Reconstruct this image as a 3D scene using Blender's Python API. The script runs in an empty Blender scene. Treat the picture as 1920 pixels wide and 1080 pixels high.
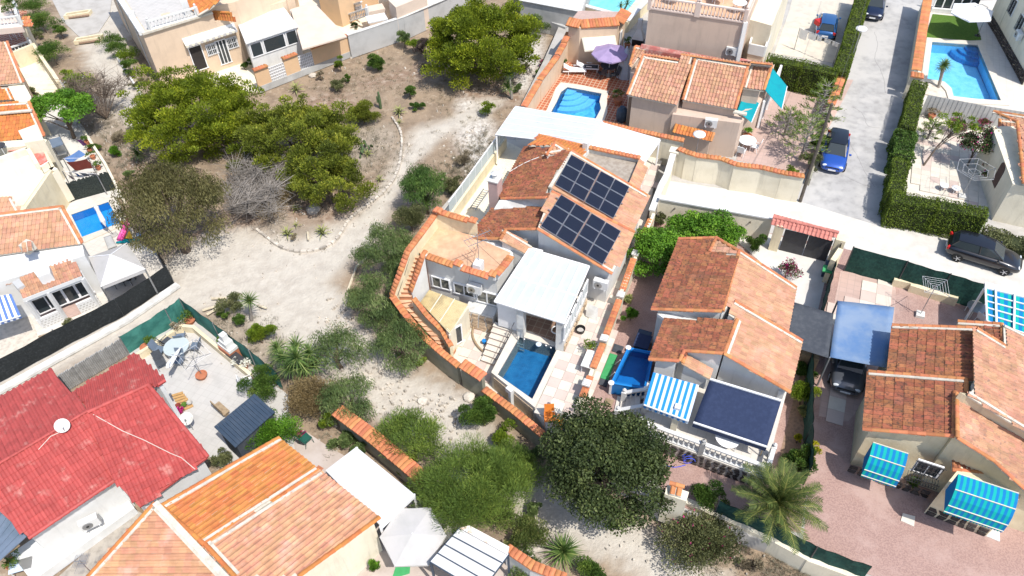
import bpy,bmesh,math,random
import numpy as np
from mathutils import Vector,Matrix,Quaternion,noise
random.seed(7);rng=np.random.default_rng(7)
S=bpy.context.scene
COL=S.collection
R=math.radians
# ---------------------------- camera
CAM_H,FOC,CU,CV,NU,NV=35.0,1450.0,960.0,540.0,1000.0,1900.0
_d=Vector((NU-CU,-(NV-CV),-FOC)).normalized()
_up=-_d
_F=Vector((0,0,-1))
_Y=(_F-_up*_F.dot(_up)).normalized()
_X=_Y.cross(_up)
RM=Matrix((_X,_Y,_up))
cam_d=bpy.data.cameras.new("camera");cam=bpy.data.objects.new("camera",cam_d);COL.objects.link(cam)
cam_d.sensor_fit='HORIZONTAL';cam_d.sensor_width=36.0;cam_d.lens=FOC/1920*36
cam_d.clip_start=0.5;cam_d.clip_end=3000
cam.matrix_world=Matrix.Translation((0,0,CAM_H))@RM.to_4x4()
S.camera=cam
# ---------------------------- light
SUN_AZ=R(-50)
SUN_EL=R(60)
to_sun=Vector((math.cos(SUN_AZ)*math.cos(SUN_EL),math.sin(SUN_AZ)*math.cos(SUN_EL),math.sin(SUN_EL)))
w=bpy.data.worlds.new("World");S.world=w;w.use_nodes=True
nt=w.node_tree;bg=nt.nodes["Background"]
sky=nt.nodes.new("ShaderNodeTexSky");sky.sky_type='NISHITA';sky.sun_disc=False
sky.sun_elevation=SUN_EL;sky.sun_rotation=R(90)-SUN_AZ
sky.air_density=1.0;sky.dust_density=1.4;sky.ozone_density=1.0
nt.links.new(sky.outputs[0],bg.inputs[0]);bg.inputs[1].default_value=0.15
sun_d=bpy.data.lights.new("sun",'SUN');sun=bpy.data.objects.new("sun",sun_d);COL.objects.link(sun)
sun_d.energy=3.7;sun_d.angle=R(0.53);sun_d.color=(1.0,0.955,0.89)
sun.rotation_euler=to_sun.to_track_quat('Z','Y').to_euler()
S.view_settings.view_transform='Standard';S.view_settings.look='None'
S.view_settings.exposure=0.48;S.view_settings.gamma=1.0
S.view_settings.use_curve_mapping=False
S.cycles.max_bounces=6;S.cycles.diffuse_bounces=3;S.cycles.transparent_max_bounces=12
# ---------------------------- geometry of the place
def ray(u,v):
 return RM@Vector((u-CU,-(v-CV),-FOC))
def G(u,v,z=0.0):
 r=ray(u,v);t=(z-CAM_H)/r.z
 return Vector((r.x*t,r.y*t,z))
class Plane:
 """a plane through three points; P(u,v) is the point of it in that direction"""
 def __init__(s,a,b,c):
  s.o=Vector(a);s.n=(Vector(b)-s.o).cross(Vector(c)-s.o).normalized()
  if s.n.z<0:s.n=-s.n
 def __call__(s,u,v,lift=0.0):
  r=ray(u,v);o=Vector((0,0,CAM_H))
  t=(s.o+s.n*lift-o).dot(s.n)/r.dot(s.n)
  return o+r*t
 def z(s,x,y):
  return s.o.z-(s.n.x*(x-s.o.x)+s.n.y*(y-s.o.y))/s.n.z
def xy(p):return Vector((p.x,p.y,0))
UP=Vector((0,0,1))
AXD=R(-113.3)
AX=Vector((math.cos(AXD),math.sin(AXD),0));AY=Vector((-AX.y,AX.x,0))
# ---------------------------- materials
def nodes_of(name):
 m=bpy.data.materials.new(name);m.use_nodes=True
 return m,m.node_tree,m.node_tree.nodes["Principled BSDF"]
def N(nt,t,**k):
 n=nt.nodes.new(t)
 for a,b in k.items():setattr(n,a,b)
 return n
def rgb(c):return(c[0],c[1],c[2],1)
def noise_mix(nt,a,b,scale,lo,hi,detail=4,vec=None,rough=.6,dist=0.0):
 t=N(nt,"ShaderNodeTexNoise");t.inputs["Scale"].default_value=scale;t.inputs["Detail"].default_value=detail
 t.inputs["Roughness"].default_value=rough;t.inputs["Distortion"].default_value=dist
 if vec is not None:nt.links.new(vec,t.inputs["Vector"])
 mr=N(nt,"ShaderNodeMapRange");mr.interpolation_type='SMOOTHSTEP'
 mr.inputs[1].default_value=lo;mr.inputs[2].default_value=hi
 nt.links.new(t.outputs[0],mr.inputs[0])
 mx=N(nt,"ShaderNodeMix");mx.data_type='RGBA'
 nt.links.new(mr.outputs[0],mx.inputs[0])
 for s,c in((6,a),(7,b)):
  if isinstance(c,(tuple,list)):mx.inputs[s].default_value=rgb(c)
  else:nt.links.new(c,mx.inputs[s])
 return mx.outputs[2]
def pos_vec(nt):
 g=N(nt,"ShaderNodeNewGeometry");return g.outputs["Position"]
def vary(nt,col,amount,hue=0.0):
 """value (and a little hue) variation from one piece to the next"""
 g=N(nt,"ShaderNodeNewGeometry");oi=N(nt,"ShaderNodeObjectInfo")
 a=N(nt,"ShaderNodeMath",operation='ADD');nt.links.new(g.outputs["Random Per Island"],a.inputs[0]);nt.links.new(oi.outputs["Random"],a.inputs[1])
 f=N(nt,"ShaderNodeMath",operation='FRACT');nt.links.new(a.outputs[0],f.inputs[0])
 mr=N(nt,"ShaderNodeMapRange");mr.inputs[3].default_value=1-amount;mr.inputs[4].default_value=1+amount
 nt.links.new(f.outputs[0],mr.inputs[0])
 h=N(nt,"ShaderNodeHueSaturation");nt.links.new(mr.outputs[0],h.inputs["Value"]);nt.links.new(col,h.inputs["Color"])
 if hue:
  f2=N(nt,"ShaderNodeMath",operation='MULTIPLY');f2.inputs[1].default_value=7.31;nt.links.new(a.outputs[0],f2.inputs[0])
  f3=N(nt,"ShaderNodeMath",operation='FRACT');nt.links.new(f2.outputs[0],f3.inputs[0])
  m2=N(nt,"ShaderNodeMapRange");m2.inputs[3].default_value=.5-hue;m2.inputs[4].default_value=.5+hue
  nt.links.new(f3.outputs[0],m2.inputs[0]);nt.links.new(m2.outputs[0],h.inputs["Hue"])
 return h.outputs[0]
def bump(nt,bs,scale,strength,dist=0.02,vec=None):
 t=N(nt,"ShaderNodeTexNoise");t.inputs["Scale"].default_value=scale;t.inputs["Detail"].default_value=3
 if vec is not None:nt.links.new(vec,t.inputs["Vector"])
 b=N(nt,"ShaderNodeBump");b.inputs["Strength"].default_value=strength;b.inputs["Distance"].default_value=dist
 nt.links.new(t.outputs[0],b.inputs["Height"]);nt.links.new(b.outputs[0],bs.inputs["Normal"])
def mat(name,c,c2=None,scale=1.5,lo=.4,hi=.7,rough=.8,metal=0.0,isl=0.0,bmp=0.0,bs=25,c3=None,s3=.5,lo3=.45,hi3=.7,spec=.3,hue=0.0,streak=0.0):
 m,nt,b=nodes_of(name);v=pos_vec(nt)
 if c2 is None:c2=tuple(x*.9 for x in c)
 col=noise_mix(nt,c,c2,scale,lo,hi,vec=v)
 if c3 is not None:col=noise_mix(nt,col,c3,s3,lo3,hi3,vec=v,detail=6)
 if isl:col=vary(nt,col,isl,hue)
 if streak:
  sm=N(nt,"ShaderNodeMapping");sm.inputs["Scale"].default_value=(1,1,.12);nt.links.new(v,sm.inputs[0])
  col=noise_mix(nt,col,tuple(x*(1-streak)for x in c),2.6,.5,.8,detail=6,vec=sm.outputs[0],rough=.7)
 nt.links.new(col,b.inputs["Base Color"]);b.inputs["Roughness"].default_value=rough;b.inputs["Metallic"].default_value=metal
 b.inputs["Specular IOR Level"].default_value=spec
 if bmp:bump(nt,b,bs,bmp,vec=v)
 return m
def leafmat(name,dark,light,tip=None,trans=.25):
 m,nt,b=nodes_of(name)
 at=N(nt,"ShaderNodeAttribute",attribute_name="tone")
 cr=N(nt,"ShaderNodeValToRGB");e=cr.color_ramp.elements
 e[0].position=.1;e[0].color=rgb(dark);e[1].position=.75;e[1].color=rgb(light)
 if tip:x=cr.color_ramp.elements.new(.97);x.color=rgb(tip)
 nt.links.new(at.outputs["Fac"],cr.inputs[0])
 col=noise_mix(nt,cr.outputs[0],tuple(x*.75 for x in dark),1.1,.5,.75,vec=pos_vec(nt))
 nt.links.new(col,b.inputs["Base Color"]);b.inputs["Roughness"].default_value=.6;b.inputs["Specular IOR Level"].default_value=.25
 tr=N(nt,"ShaderNodeBsdfTranslucent");nt.links.new(col,tr.inputs[0])
 mx=N(nt,"ShaderNodeMixShader");mx.inputs[0].default_value=trans
 nt.links.new(b.outputs[0],mx.inputs[1]);nt.links.new(tr.outputs[0],mx.inputs[2])
 nt.links.new(mx.outputs[0],nt.nodes["Material Output"].inputs["Surface"])
 return m
def stripes(name,ca,cb,period,duty=.5,direction=(1,0,0),rough=.8):
 m,nt,b=nodes_of(name);v=pos_vec(nt)
 dp=N(nt,"ShaderNodeVectorMath",operation='DOT_PRODUCT');dp.inputs[1].default_value=tuple(x/period for x in direction)
 nt.links.new(v,dp.inputs[0])
 f=N(nt,"ShaderNodeMath",operation='FRACT');nt.links.new(dp.outputs["Value"],f.inputs[0])
 g=N(nt,"ShaderNodeMath",operation='GREATER_THAN');g.inputs[1].default_value=duty;nt.links.new(f.outputs[0],g.inputs[0])
 mx=N(nt,"ShaderNodeMix");mx.data_type='RGBA';nt.links.new(g.outputs[0],mx.inputs[0])
 mx.inputs[6].default_value=rgb(ca);mx.inputs[7].default_value=rgb(cb)
 nt.links.new(mx.outputs[2],b.inputs["Base Color"]);b.inputs["Roughness"].default_value=rough
 return m
def glassy(name,c,rough=.05,alpha=1.0,trans=0.0):
 m,nt,b=nodes_of(name);b.inputs["Base Color"].default_value=rgb(c);b.inputs["Roughness"].default_value=rough
 b.inputs["Alpha"].default_value=alpha;b.inputs["Transmission Weight"].default_value=trans;b.inputs["Specular IOR Level"].default_value=.5
 return m
def tilemat(name,c,dark,lo,hi,isl=.16,c3=None,fine=7.0,strength=1.0):
 """clay tile: its own tone, grime and lichen in patches, each tile a little different"""
 m,nt,b=nodes_of(name);v=pos_vec(nt)
 base=noise_mix(nt,c,tuple(x*.82 for x in c),2.2,.35,.7,vec=v)
 if c3:base=noise_mix(nt,base,c3,.9,.5,.7,vec=v)
 base=vary(nt,base,isl,.012)
 col=noise_mix(nt,base,dark,fine,lo,hi,detail=6,vec=v,rough=.7)
 col=noise_mix(nt,col,base,.55,.42,.75,vec=v)if strength<1 else col
 nt.links.new(col,b.inputs["Base Color"]);b.inputs["Roughness"].default_value=.85;b.inputs["Specular IOR Level"].default_value=.2
 bump(nt,b,30,.3,vec=v)
 return m
M={}
M['ground']=None
M['white']=mat('white_paint',(.66,.66,.645),(.60,.595,.57),.9,bmp=.15,bs=40,streak=.22)
M['whitegrey']=mat('weathered_white',(.66,.66,.63),(.5,.49,.46),1.6,bmp=.15)
M['cream']=mat('cream_render',(.72,.63,.44),(.64,.55,.37),1.2,bmp=.6,bs=14,c3=(.56,.49,.35),s3=.7,lo3=.55,hi3=.8,streak=.3)
M['palecream']=mat('pale_cream_render',(.74,.68,.54),(.67,.61,.47),1.0,bmp=.5,bs=14,c3=(.6,.54,.42),s3=.8,lo3=.55,hi3=.8,streak=.3)
M['beige']=mat('beige_render',(.66,.51,.37),(.6,.46,.335),1.0,bmp=.3,bs=20,c3=(.55,.43,.32),s3=.6,lo3=.55,hi3=.85,streak=.2)
M['pink']=mat('pinkish_render',(.56,.44,.355),(.51,.40,.325),.9,bmp=.35,bs=22,c3=(.47,.38,.32),s3=.5,lo3=.55,hi3=.85,streak=.22)
M['peach']=mat('peach_render',(.66,.45,.27),(.60,.42,.26),1.0,bmp=.3,bs=22)
M['greyplaster']=mat('grey_render',(.42,.42,.40),(.33,.33,.32),1.0,bmp=.3,bs=18,c3=(.5,.5,.48),s3=.8)
M['greywall']=mat('pale_grey_wall',(.46,.46,.45),(.38,.38,.37),.8,bmp=.25,bs=18)
M['olivegrey']=mat('old_garden_wall',(.30,.29,.22),(.22,.22,.17),1.1,bmp=.5,bs=12,c3=(.38,.34,.26),s3=.8)
M['mortar']=mat('mortar',(.60,.55,.46),(.46,.42,.35),3.0,bmp=.4)
M['terratop']=mat('orange_terrace_floor',(.58,.36,.23),(.53,.32,.20),3.0,lo=.35,hi=.65,rough=.7,c3=(.66,.44,.28),s3=1.2)
M['brickred']=mat('step_riser',(.5,.22,.11),(.42,.18,.09),4.0)
M['coping']=tilemat('coping_tile',(.53,.21,.095),(.30,.13,.075),.62,.8,isl=.18)
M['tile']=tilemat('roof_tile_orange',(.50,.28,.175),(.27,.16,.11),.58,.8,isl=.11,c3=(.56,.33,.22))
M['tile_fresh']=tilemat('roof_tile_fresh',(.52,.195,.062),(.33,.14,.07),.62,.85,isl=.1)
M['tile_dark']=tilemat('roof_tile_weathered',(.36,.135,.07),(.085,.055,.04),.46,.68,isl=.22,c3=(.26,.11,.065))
M['tile_mix']=tilemat('roof_tile_mixed',(.48,.26,.165),(.20,.14,.11),.52,.7,isl=.15,c3=(.54,.31,.21))
M['tile_red']=mat('roof_tile_red_paint',(.40,.072,.064),(.345,.062,.055),3.0,rough=.55,isl=.1,c3=(.52,.20,.17),s3=1.5,lo3=.55,hi3=.75,bmp=.2)
M['tile_pinkred']=mat('roof_tile_pinkish',(.52,.20,.16),(.44,.16,.13),3.0,isl=.12)
M['asphalt']=mat('old_concrete_street',(.40,.39,.375),(.31,.302,.29),1.7,bmp=.3,bs=30,c3=(.47,.455,.43),s3=.45,lo3=.42,hi3=.6)
M['concrete']=mat('pale_concrete',(.58,.555,.505),(.50,.475,.43),1.1,bmp=.2,bs=20,c3=(.63,.605,.56),s3=.4)
M['conc2']=mat('grey_concrete',(.44,.42,.39),(.36,.34,.31),1.0,bmp=.25,bs=20)
M['pinkgravel']=mat('pink_gravel',(.40,.265,.225),(.30,.195,.17),14,lo=.4,hi=.62,rough=.95,bmp=.8,bs=30,c3=(.44,.31,.27),s3=.6)
M['redterr']=None
M['litter']=mat('dry_litter',(.30,.20,.14),(.20,.14,.10),6,bmp=.6)
M['slab_cream']=mat('cream_paving_slab',(.62,.57,.49),(.57,.52,.44),2,isl=.05,bmp=.1)
M['slab_pink']=mat('pink_paving_slab',(.56,.455,.40),(.52,.42,.37),2,isl=.05,bmp=.1)
M['brownfloor']=mat('brown_floor_tile',(.24,.14,.10),(.20,.115,.08),2,rough=.5,isl=.1)
M['stone_dark']=mat('dark_facing_stone',(.05,.042,.04),(.085,.07,.06),5,rough=.75,isl=.35,bmp=.5)
M['stone_tan']=mat('tan_facing_stone',(.50,.38,.26),(.36,.28,.2),4,isl=.25,bmp=.5)
M['rock']=mat('limestone_rock',(.52,.47,.40),(.38,.34,.29),3,isl=.3,bmp=.6)
M['metal_white']=mat('white_metal',(.75,.76,.77),(.7,.71,.72),1,rough=.4)
M['metal_grey']=mat('galvanised_metal',(.40,.41,.42),(.32,.33,.34),4,rough=.4,metal=.7)
M['metal_dark']=mat('dark_metal',(.05,.05,.055),(.04,.04,.04),4,rough=.5)
M['pvc']=mat('white_pvc',(.80,.80,.80),(.74,.74,.74),1,rough=.35)
M['wood']=mat('bare_timber',(.36,.27,.17),(.26,.19,.12),6,bmp=.4)
M['woodpole']=mat('old_timber_pole',(.13,.11,.09),(.08,.07,.06),5,bmp=.4)
M['bark']=mat('bark',(.16,.12,.09),(.09,.07,.055),9,bmp=.8)
M['bark_grey']=mat('bark_grey',(.30,.27,.24),(.20,.18,.16),9,bmp=.6)
M['glass_dark']=glassy('window_glass',(.035,.045,.05),.04)
M['glass_blue']=glassy('window_glass_bluish',(.10,.13,.16),.05)
M['frost']=glassy('frosted_glass',(.55,.62,.62),.35,alpha=.75)
M['black']=mat('black_plastic',(.025,.025,.025),(.02,.02,.02),2,rough=.5)
M['interior_shade']=mat('painted_interior_shade',(.035,.03,.028),(.03,.025,.022),2)  # near-black colour standing in for an unlit room
M['green_net']=mat('dark_green_netting',(.010,.045,.038),(.016,.065,.052),5,lo=.4,hi=.6,rough=.85,bmp=.9,bs=9)
M['teal_net']=mat('teal_green_netting',(.055,.21,.17),(.03,.14,.115),1.3,lo=.35,hi=.65,rough=.85,bmp=.9,bs=4)
M['black_net']=mat('black_netting',(.016,.019,.02),(.03,.034,.036),8,lo=.45,hi=.7,rough=.85,bmp=.6,bs=12)
M['reed']=mat('dark_brushwood',(.016,.022,.02),(.035,.045,.04),12,lo=.4,hi=.6,bmp=1.0,bs=16)
M['bamboo']=mat('grey_bamboo',(.36,.355,.34),(.27,.265,.25),3,isl=.14)
M['blue']=mat('blue_fabric',(.055,.13,.30),(.045,.11,.26),1.2,rough=.85)
M['turq']=mat('turquoise_fabric',(.0,.27,.32),(.0,.23,.29),1.5,rough=.8)
M['teal']=mat('teal_stripe_fabric',(.0,.36,.33),(.0,.33,.30),1.5,rough=.8)
M['royal']=mat('royal_blue_fabric',(.0,.17,.42),(.0,.155,.39),1.5,rough=.8)
M['midblue']=mat('mid_blue_fabric',(.015,.22,.60),(.015,.2,.55),1.5,rough=.8)
M['paleblue']=mat('pale_blue_fabric',(.55,.63,.73),(.5,.6,.7),1.5,rough=.8)
M['navy']=mat('navy_fabric',(.020,.032,.075),(.026,.04,.09),6,rough=.85,bmp=.2)
M['lilac']=mat('lilac_fabric',(.34,.26,.43),(.30,.23,.39),2,rough=.85)
M['offwhite_fab']=mat('off_white_fabric',(.47,.455,.44),(.43,.42,.40),1.5,rough=.85,bmp=.1,bs=3)
M['whitefab']=mat('white_fabric',(.80,.80,.80),(.75,.75,.76),2,rough=.85)
M['creamfab']=mat('cream_fabric',(.70,.66,.54),(.64,.6,.5),2,rough=.85)
M['shade_grey']=mat('grey_shade_cloth',(.055,.062,.075),(.075,.082,.095),4,rough=.9,bmp=.3)
M['slate_blue']=mat('slate_blue_sheet',(.035,.055,.085),(.05,.07,.10),2,rough=.5)
M['orange_pl']=mat('orange_plastic',(.70,.22,.04),(.6,.18,.03),3,rough=.45)
M['yellow_pl']=mat('yellow_plastic',(.80,.48,.02),(.7,.42,.02),3,rough=.4)
M['pink_pl']=mat('pink_plastic',(.80,.12,.38),(.75,.1,.34),3,rough=.4)
M['terracotta']=mat('terracotta_pot',(.45,.17,.09),(.38,.14,.07),4)
M['lawn']=mat('artificial_grass',(.09,.17,.025),(.07,.14,.02),8,lo=.4,hi=.6,rough=.95,bmp=.8,bs=40)
M['greenmat']=mat('green_mat',(.06,.33,.12),(.05,.3,.1),6,rough=.9)
M['red_pl']=mat('red_plastic',(.5,.02,.02),(.45,.02,.02),3,rough=.4)
M['redcloth']=mat('brick_red_cloth',(.22,.05,.035),(.18,.04,.03),3,rough=.9)
M['bluecloth']=mat('blue_cloth',(.16,.30,.62),(.14,.27,.58),3,rough=.9)
M['purplecloth']=mat('purple_cloth',(.16,.06,.2),(.13,.05,.17),3,rough=.9)
M['greycloth']=mat('grey_cloth',(.42,.45,.5),(.38,.41,.46),3,rough=.9)
M['tyre']=mat('tyre_rubber',(.02,.02,.02),(.025,.025,.025),4,rough=.9)
M['alloy']=mat('alloy_rim',(.6,.6,.62),(.5,.5,.52),4,rough=.3,metal=.6)
M['pinkflower']=mat('magenta_flower',(.55,.04,.22),(.65,.12,.35),9)
M['yellowflower']=mat('yellow_flower',(.75,.62,.03),(.7,.55,.03),9)
M['whiteflower']=mat('white_flower',(.7,.7,.62),(.6,.6,.5),9)
M['chimneypink']=mat('rose_render',(.50,.36,.33),(.44,.31,.29),2,bmp=.3)
def checker_mat(name,c1,c2,size,cj,joint=.03,rough=.6,ang=AXD,bmp=.3):
 m,nt,b=nodes_of(name);v=pos_vec(nt)
 rot=N(nt,"ShaderNodeVectorRotate");rot.rotation_type='Z_AXIS';rot.inputs["Angle"].default_value=-ang
 nt.links.new(v,rot.inputs["Vector"])
 br=N(nt,"ShaderNodeTexBrick");br.offset=0.0;br.inputs["Scale"].default_value=1.0
 br.inputs["Brick Width"].default_value=size;br.inputs["Row Height"].default_value=size
 br.inputs["Mortar Size"].default_value=joint;br.inputs["Bias"].default_value=0
 br.inputs["Color1"].default_value=rgb(c1);br.inputs["Color2"].default_value=rgb(c2);br.inputs["Mortar"].default_value=rgb(cj)
 nt.links.new(rot.outputs[0],br.inputs["Vector"])
 col=noise_mix(nt,br.outputs[0],tuple(x*.8 for x in c1),1.0,.5,.8,vec=v)
 nt.links.new(col,b.inputs["Base Color"]);b.inputs["Roughness"].default_value=rough
 return m
M['redterr']=checker_mat('terracotta_floor_tiles',(.40,.11,.045),(.34,.09,.04),.33,(.52,.36,.25),.035)
M['pinktile']=checker_mat('pinkish_floor_tiles',(.50,.36,.31),(.46,.33,.28),.4,(.40,.3,.26),.015)
M['whiteterr']=checker_mat('pale_terrace_tiles',(.62,.58,.52),(.58,.54,.48),.45,(.5,.46,.4),.012)
M['greyterr']=checker_mat('grey_terrace_tiles',(.50,.48,.45),(.47,.45,.42),.4,(.56,.53,.49),.02)
M['poolblue']=checker_mat('pool_mosaic',(.03,.22,.50),(.025,.19,.46),.3,(.02,.15,.4),.02,rough=.3)
M['pooldeep']=checker_mat('pool_mosaic_deep',(.015,.11,.30),(.012,.09,.27),.25,(.02,.16,.38),.02,rough=.3)
M['poolpale']=checker_mat('pool_mosaic_pale',(.20,.52,.78),(.18,.49,.75),.3,(.16,.45,.7),.02,rough=.3)
def poolfloor(name,a,b_,scale=2.2):
 m,nt,b=nodes_of(name);v=pos_vec(nt)
 t=N(nt,"ShaderNodeTexVoronoi");t.feature='SMOOTH_F1';t.inputs["Scale"].default_value=scale
 nz=N(nt,"ShaderNodeTexNoise");nz.inputs["Scale"].default_value=2;nt.links.new(v,nz.inputs["Vector"])
 ad=N(nt,"ShaderNodeVectorMath",operation='ADD');nt.links.new(v,ad.inputs[0]);nt.links.new(nz.outputs["Color"],ad.inputs[1])
 nt.links.new(ad.outputs[0],t.inputs["Vector"])
 mr=N(nt,"ShaderNodeMapRange");mr.inputs[1].default_value=.1;mr.inputs[2].default_value=.6;nt.links.new(t.outputs["Distance"],mr.inputs[0])
 mx=N(nt,"ShaderNodeMix");mx.data_type='RGBA';nt.links.new(mr.outputs[0],mx.inputs[0]);mx.inputs[6].default_value=rgb(a);mx.inputs[7].default_value=rgb(b_)
 nt.links.new(mx.outputs[2],b.inputs["Base Color"]);b.inputs["Roughness"].default_value=.4
 return m
def watermat(name,tint=(.75,.93,1.0),strength=.08):
 m,nt,b=nodes_of(name);v=pos_vec(nt)
 gl=N(nt,"ShaderNodeBsdfGlossy");gl.inputs["Roughness"].default_value=.03
 tr=N(nt,"ShaderNodeBsdfTransparent");tr.inputs[0].default_value=rgb(tint)
 fr=N(nt,"ShaderNodeFresnel");fr.inputs[0].default_value=1.33
 t=N(nt,"ShaderNodeTexNoise");t.inputs["Scale"].default_value=3.5;t.inputs["Detail"].default_value=3;nt.links.new(v,t.inputs["Vector"])
 bm=N(nt,"ShaderNodeBump");bm.inputs["Strength"].default_value=.5;bm.inputs["Distance"].default_value=strength;nt.links.new(t.outputs[0],bm.inputs["Height"])
 nt.links.new(bm.outputs[0],gl.inputs["Normal"]);nt.links.new(bm.outputs[0],fr.inputs["Normal"])
 mx=N(nt,"ShaderNodeMixShader");nt.links.new(fr.outputs[0],mx.inputs[0]);nt.links.new(tr.outputs[0],mx.inputs[1]);nt.links.new(gl.outputs[0],mx.inputs[2])
 nt.links.new(mx.outputs[0],nt.nodes["Material Output"].inputs["Surface"])
 nt.nodes.remove(b)
 return m
M['water']=watermat('pool_water')
M['polycarb']=glassy('translucent_polycarbonate',(.80,.84,.88),.25,alpha=.86)
M['polyyellow']=mat('yellowed_corrugated_sheet',(.62,.52,.30),(.54,.44,.25),2.5,rough=.4,c3=(.40,.32,.19),s3=.7,lo3=.5,hi3=.65)
# ---------------------------- objects
WL={}
def reg(o,loc):WL[o.name]=Vector(loc)
def tag(o,label=None,cat=None,group=None,kind=None):
 if label:o["label"]=label
 if cat:o["category"]=cat
 if group:o["group"]=group
 if kind:o["kind"]=kind
 return o
def thing(name,loc,label,cat,group=None):
 o=bpy.data.objects.new(name,None);COL.objects.link(o);o.empty_display_size=.3
 o.location=loc;reg(o,loc);return tag(o,label,cat,group)
def attach(o,parent,loc=None):
 """parent o, keep it where it stands"""
 if parent is not None:
  o.parent=parent
  if loc is not None:o.location=Vector(loc)-WL[parent.name]
  reg(o,loc if loc is not None else WL[parent.name])
 else:
  if loc is not None:o.location=loc
  reg(o,loc if loc is not None else(0,0,0))
 return o
class MB:
 def __init__(s):s.v=[];s.f=[];s.m=[]
 def add(s,vs,fs,mi=0):
  n=len(s.v);s.v+=[tuple(x)for x in vs];s.f+=[tuple(n+i for i in f)for f in fs];s.m+=[mi]*len(fs);return s
 def poly(s,pts,mi=0):return s.add(pts,[tuple(range(len(pts)))],mi)
 def prism(s,bottom,top,mi=0,cap_b=True):
  n=len(bottom);fs=[tuple(range(n,2*n))]
  if cap_b:fs.append(tuple(reversed(range(n))))
  fs+=[(i,(i+1)%n,n+(i+1)%n,n+i)for i in range(n)]
  return s.add(list(bottom)+list(top),fs,mi)
 def ext(s,pts,z0,z1,mi=0):
  pts=ccw(pts)
  return s.prism([Vector((p.x,p.y,z0))for p in pts],[Vector((p.x,p.y,z1))for p in pts],mi)
 def slab(s,pts,th,mi=0):
  """a sheet with its top at pts"""
  pts=ccw([Vector(p)for p in pts]);return s.prism([p-UP*th for p in pts],pts,mi)
 def box(s,c,size,rz=0.0,mi=0,mtx=None):
  x,y,z=(k/2 for k in size);m=mtx or(Matrix.Translation(c)@Matrix.Rotation(rz,4,'Z'))
  vs=[m@Vector(p)for p in((-x,-y,-z),(x,-y,-z),(x,y,-z),(-x,y,-z),(-x,-y,z),(x,-y,z),(x,y,z),(-x,y,z))]
  return s.add(vs,[(0,3,2,1),(4,5,6,7),(0,1,5,4),(1,2,6,5),(2,3,7,6),(3,0,4,7)],mi)
 def bar(s,a,b,wd,ht=None,mi=0,up=UP):
  a=Vector(a);b=Vector(b);ht=ht or wd;d=(b-a);L=d.length
  if L<1e-6:return s
  d=d/L;sd=d.cross(up)
  if sd.length<1e-3:sd=d.cross(Vector((1,0,0)))
  sd.normalize();u=sd.cross(d)
  sd=sd*wd/2;u=u*ht/2
  vs=[a-sd-u,a+sd-u,a+sd+u,a-sd+u,b-sd-u,b+sd-u,b+sd+u,b-sd+u]
  return s.add(vs,[(0,1,2,3),(7,6,5,4),(0,4,5,1),(1,5,6,2),(2,6,7,3),(3,7,4,0)],mi)
 def tube(s,pts,r,n=6,mi=0,cap=True):
  pts=[Vector(p)for p in pts];rs=r if isinstance(r,(list,tuple))else[r]*len(pts)
  base=len(s.v);vs=[]
  for i,p in enumerate(pts):
   d=(pts[min(i+1,len(pts)-1)]-pts[max(i-1,0)]).normalized()
   a=d.cross(UP)if abs(d.z)<.95 else d.cross(Vector((1,0,0)));a.normalize();b=d.cross(a)
   for k in range(n):
    t=2*math.pi*k/n;vs.append(p+(a*math.cos(t)+b*math.sin(t))*rs[i])
  fs=[]
  for i in range(len(pts)-1):
   for k in range(n):
    k2=(k+1)%n;fs.append((i*n+k,i*n+k2,(i+1)*n+k2,(i+1)*n+k))
  if cap:fs.append(tuple(range(n)));fs.append(tuple(reversed(range((len(pts)-1)*n,len(pts)*n))))
  return s.add(vs,fs,mi)
 def lathe(s,c,prof,n=10,mi=0,mtx=None):
  m=mtx or Matrix.Translation(c);vs=[]
  for r_,z in prof:
   for k in range(n):
    t=2*math.pi*k/n;vs.append(m@Vector((r_*math.cos(t),r_*math.sin(t),z)))
  fs=[(i*n+k,i*n+(k+1)%n,(i+1)*n+(k+1)%n,(i+1)*n+k)for i in range(len(prof)-1)for k in range(n)]
  fs.append(tuple(reversed(range(n))));fs.append(tuple(range((len(prof)-1)*n,len(prof)*n)))
  return s.add(vs,fs,mi)
 def mesh(s,name,mats,off=None,smooth=False):
  me=bpy.data.meshes.new(name);off=off or Vector((0,0,0))
  me.from_pydata([(x-off.x,y-off.y,z-off.z)for x,y,z in s.v],[],s.f)
  for m in(mats if isinstance(mats,(list,tuple))else[mats]):me.materials.append(M[m]if isinstance(m,str)else m)
  if any(s.m):me.polygons.foreach_set("material_index",s.m)
  if smooth:me.polygons.foreach_set("use_smooth",[True]*len(me.polygons))
  me.update();return me
 def build(s,name,mats,parent=None,label=None,cat=None,group=None,kind=None,smooth=False):
  loc=WL[parent.name]if parent is not None else(sum((Vector(v)for v in s.v),Vector())/max(1,len(s.v)))
  if parent is None and kind=='structure':loc=Vector((0,0,0))
  if parent is None and kind!='structure':loc.z=min(v[2]for v in s.v)
  o=bpy.data.objects.new(name,s.mesh(name,mats,loc,smooth));COL.objects.link(o)
  if parent is not None:o.parent=parent;reg(o,loc)
  else:o.location=loc;reg(o,loc)
  return tag(o,label,cat,group,kind)
def ccw(pts):
 a=sum(pts[i].x*pts[(i+1)%len(pts)].y-pts[(i+1)%len(pts)].x*pts[i].y for i in range(len(pts)))
 return list(pts)if a>0 else list(reversed(pts))
def inst(name,me,mtx,parent=None,**k):
 o=bpy.data.objects.new(name,me);COL.objects.link(o)
 loc=mtx.to_translation()
 if parent is not None:
  o.parent=parent;o.matrix_basis=Matrix.Translation(-WL[parent.name])@mtx
 else:o.matrix_basis=mtx
 reg(o,loc);return tag(o,**k)
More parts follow.
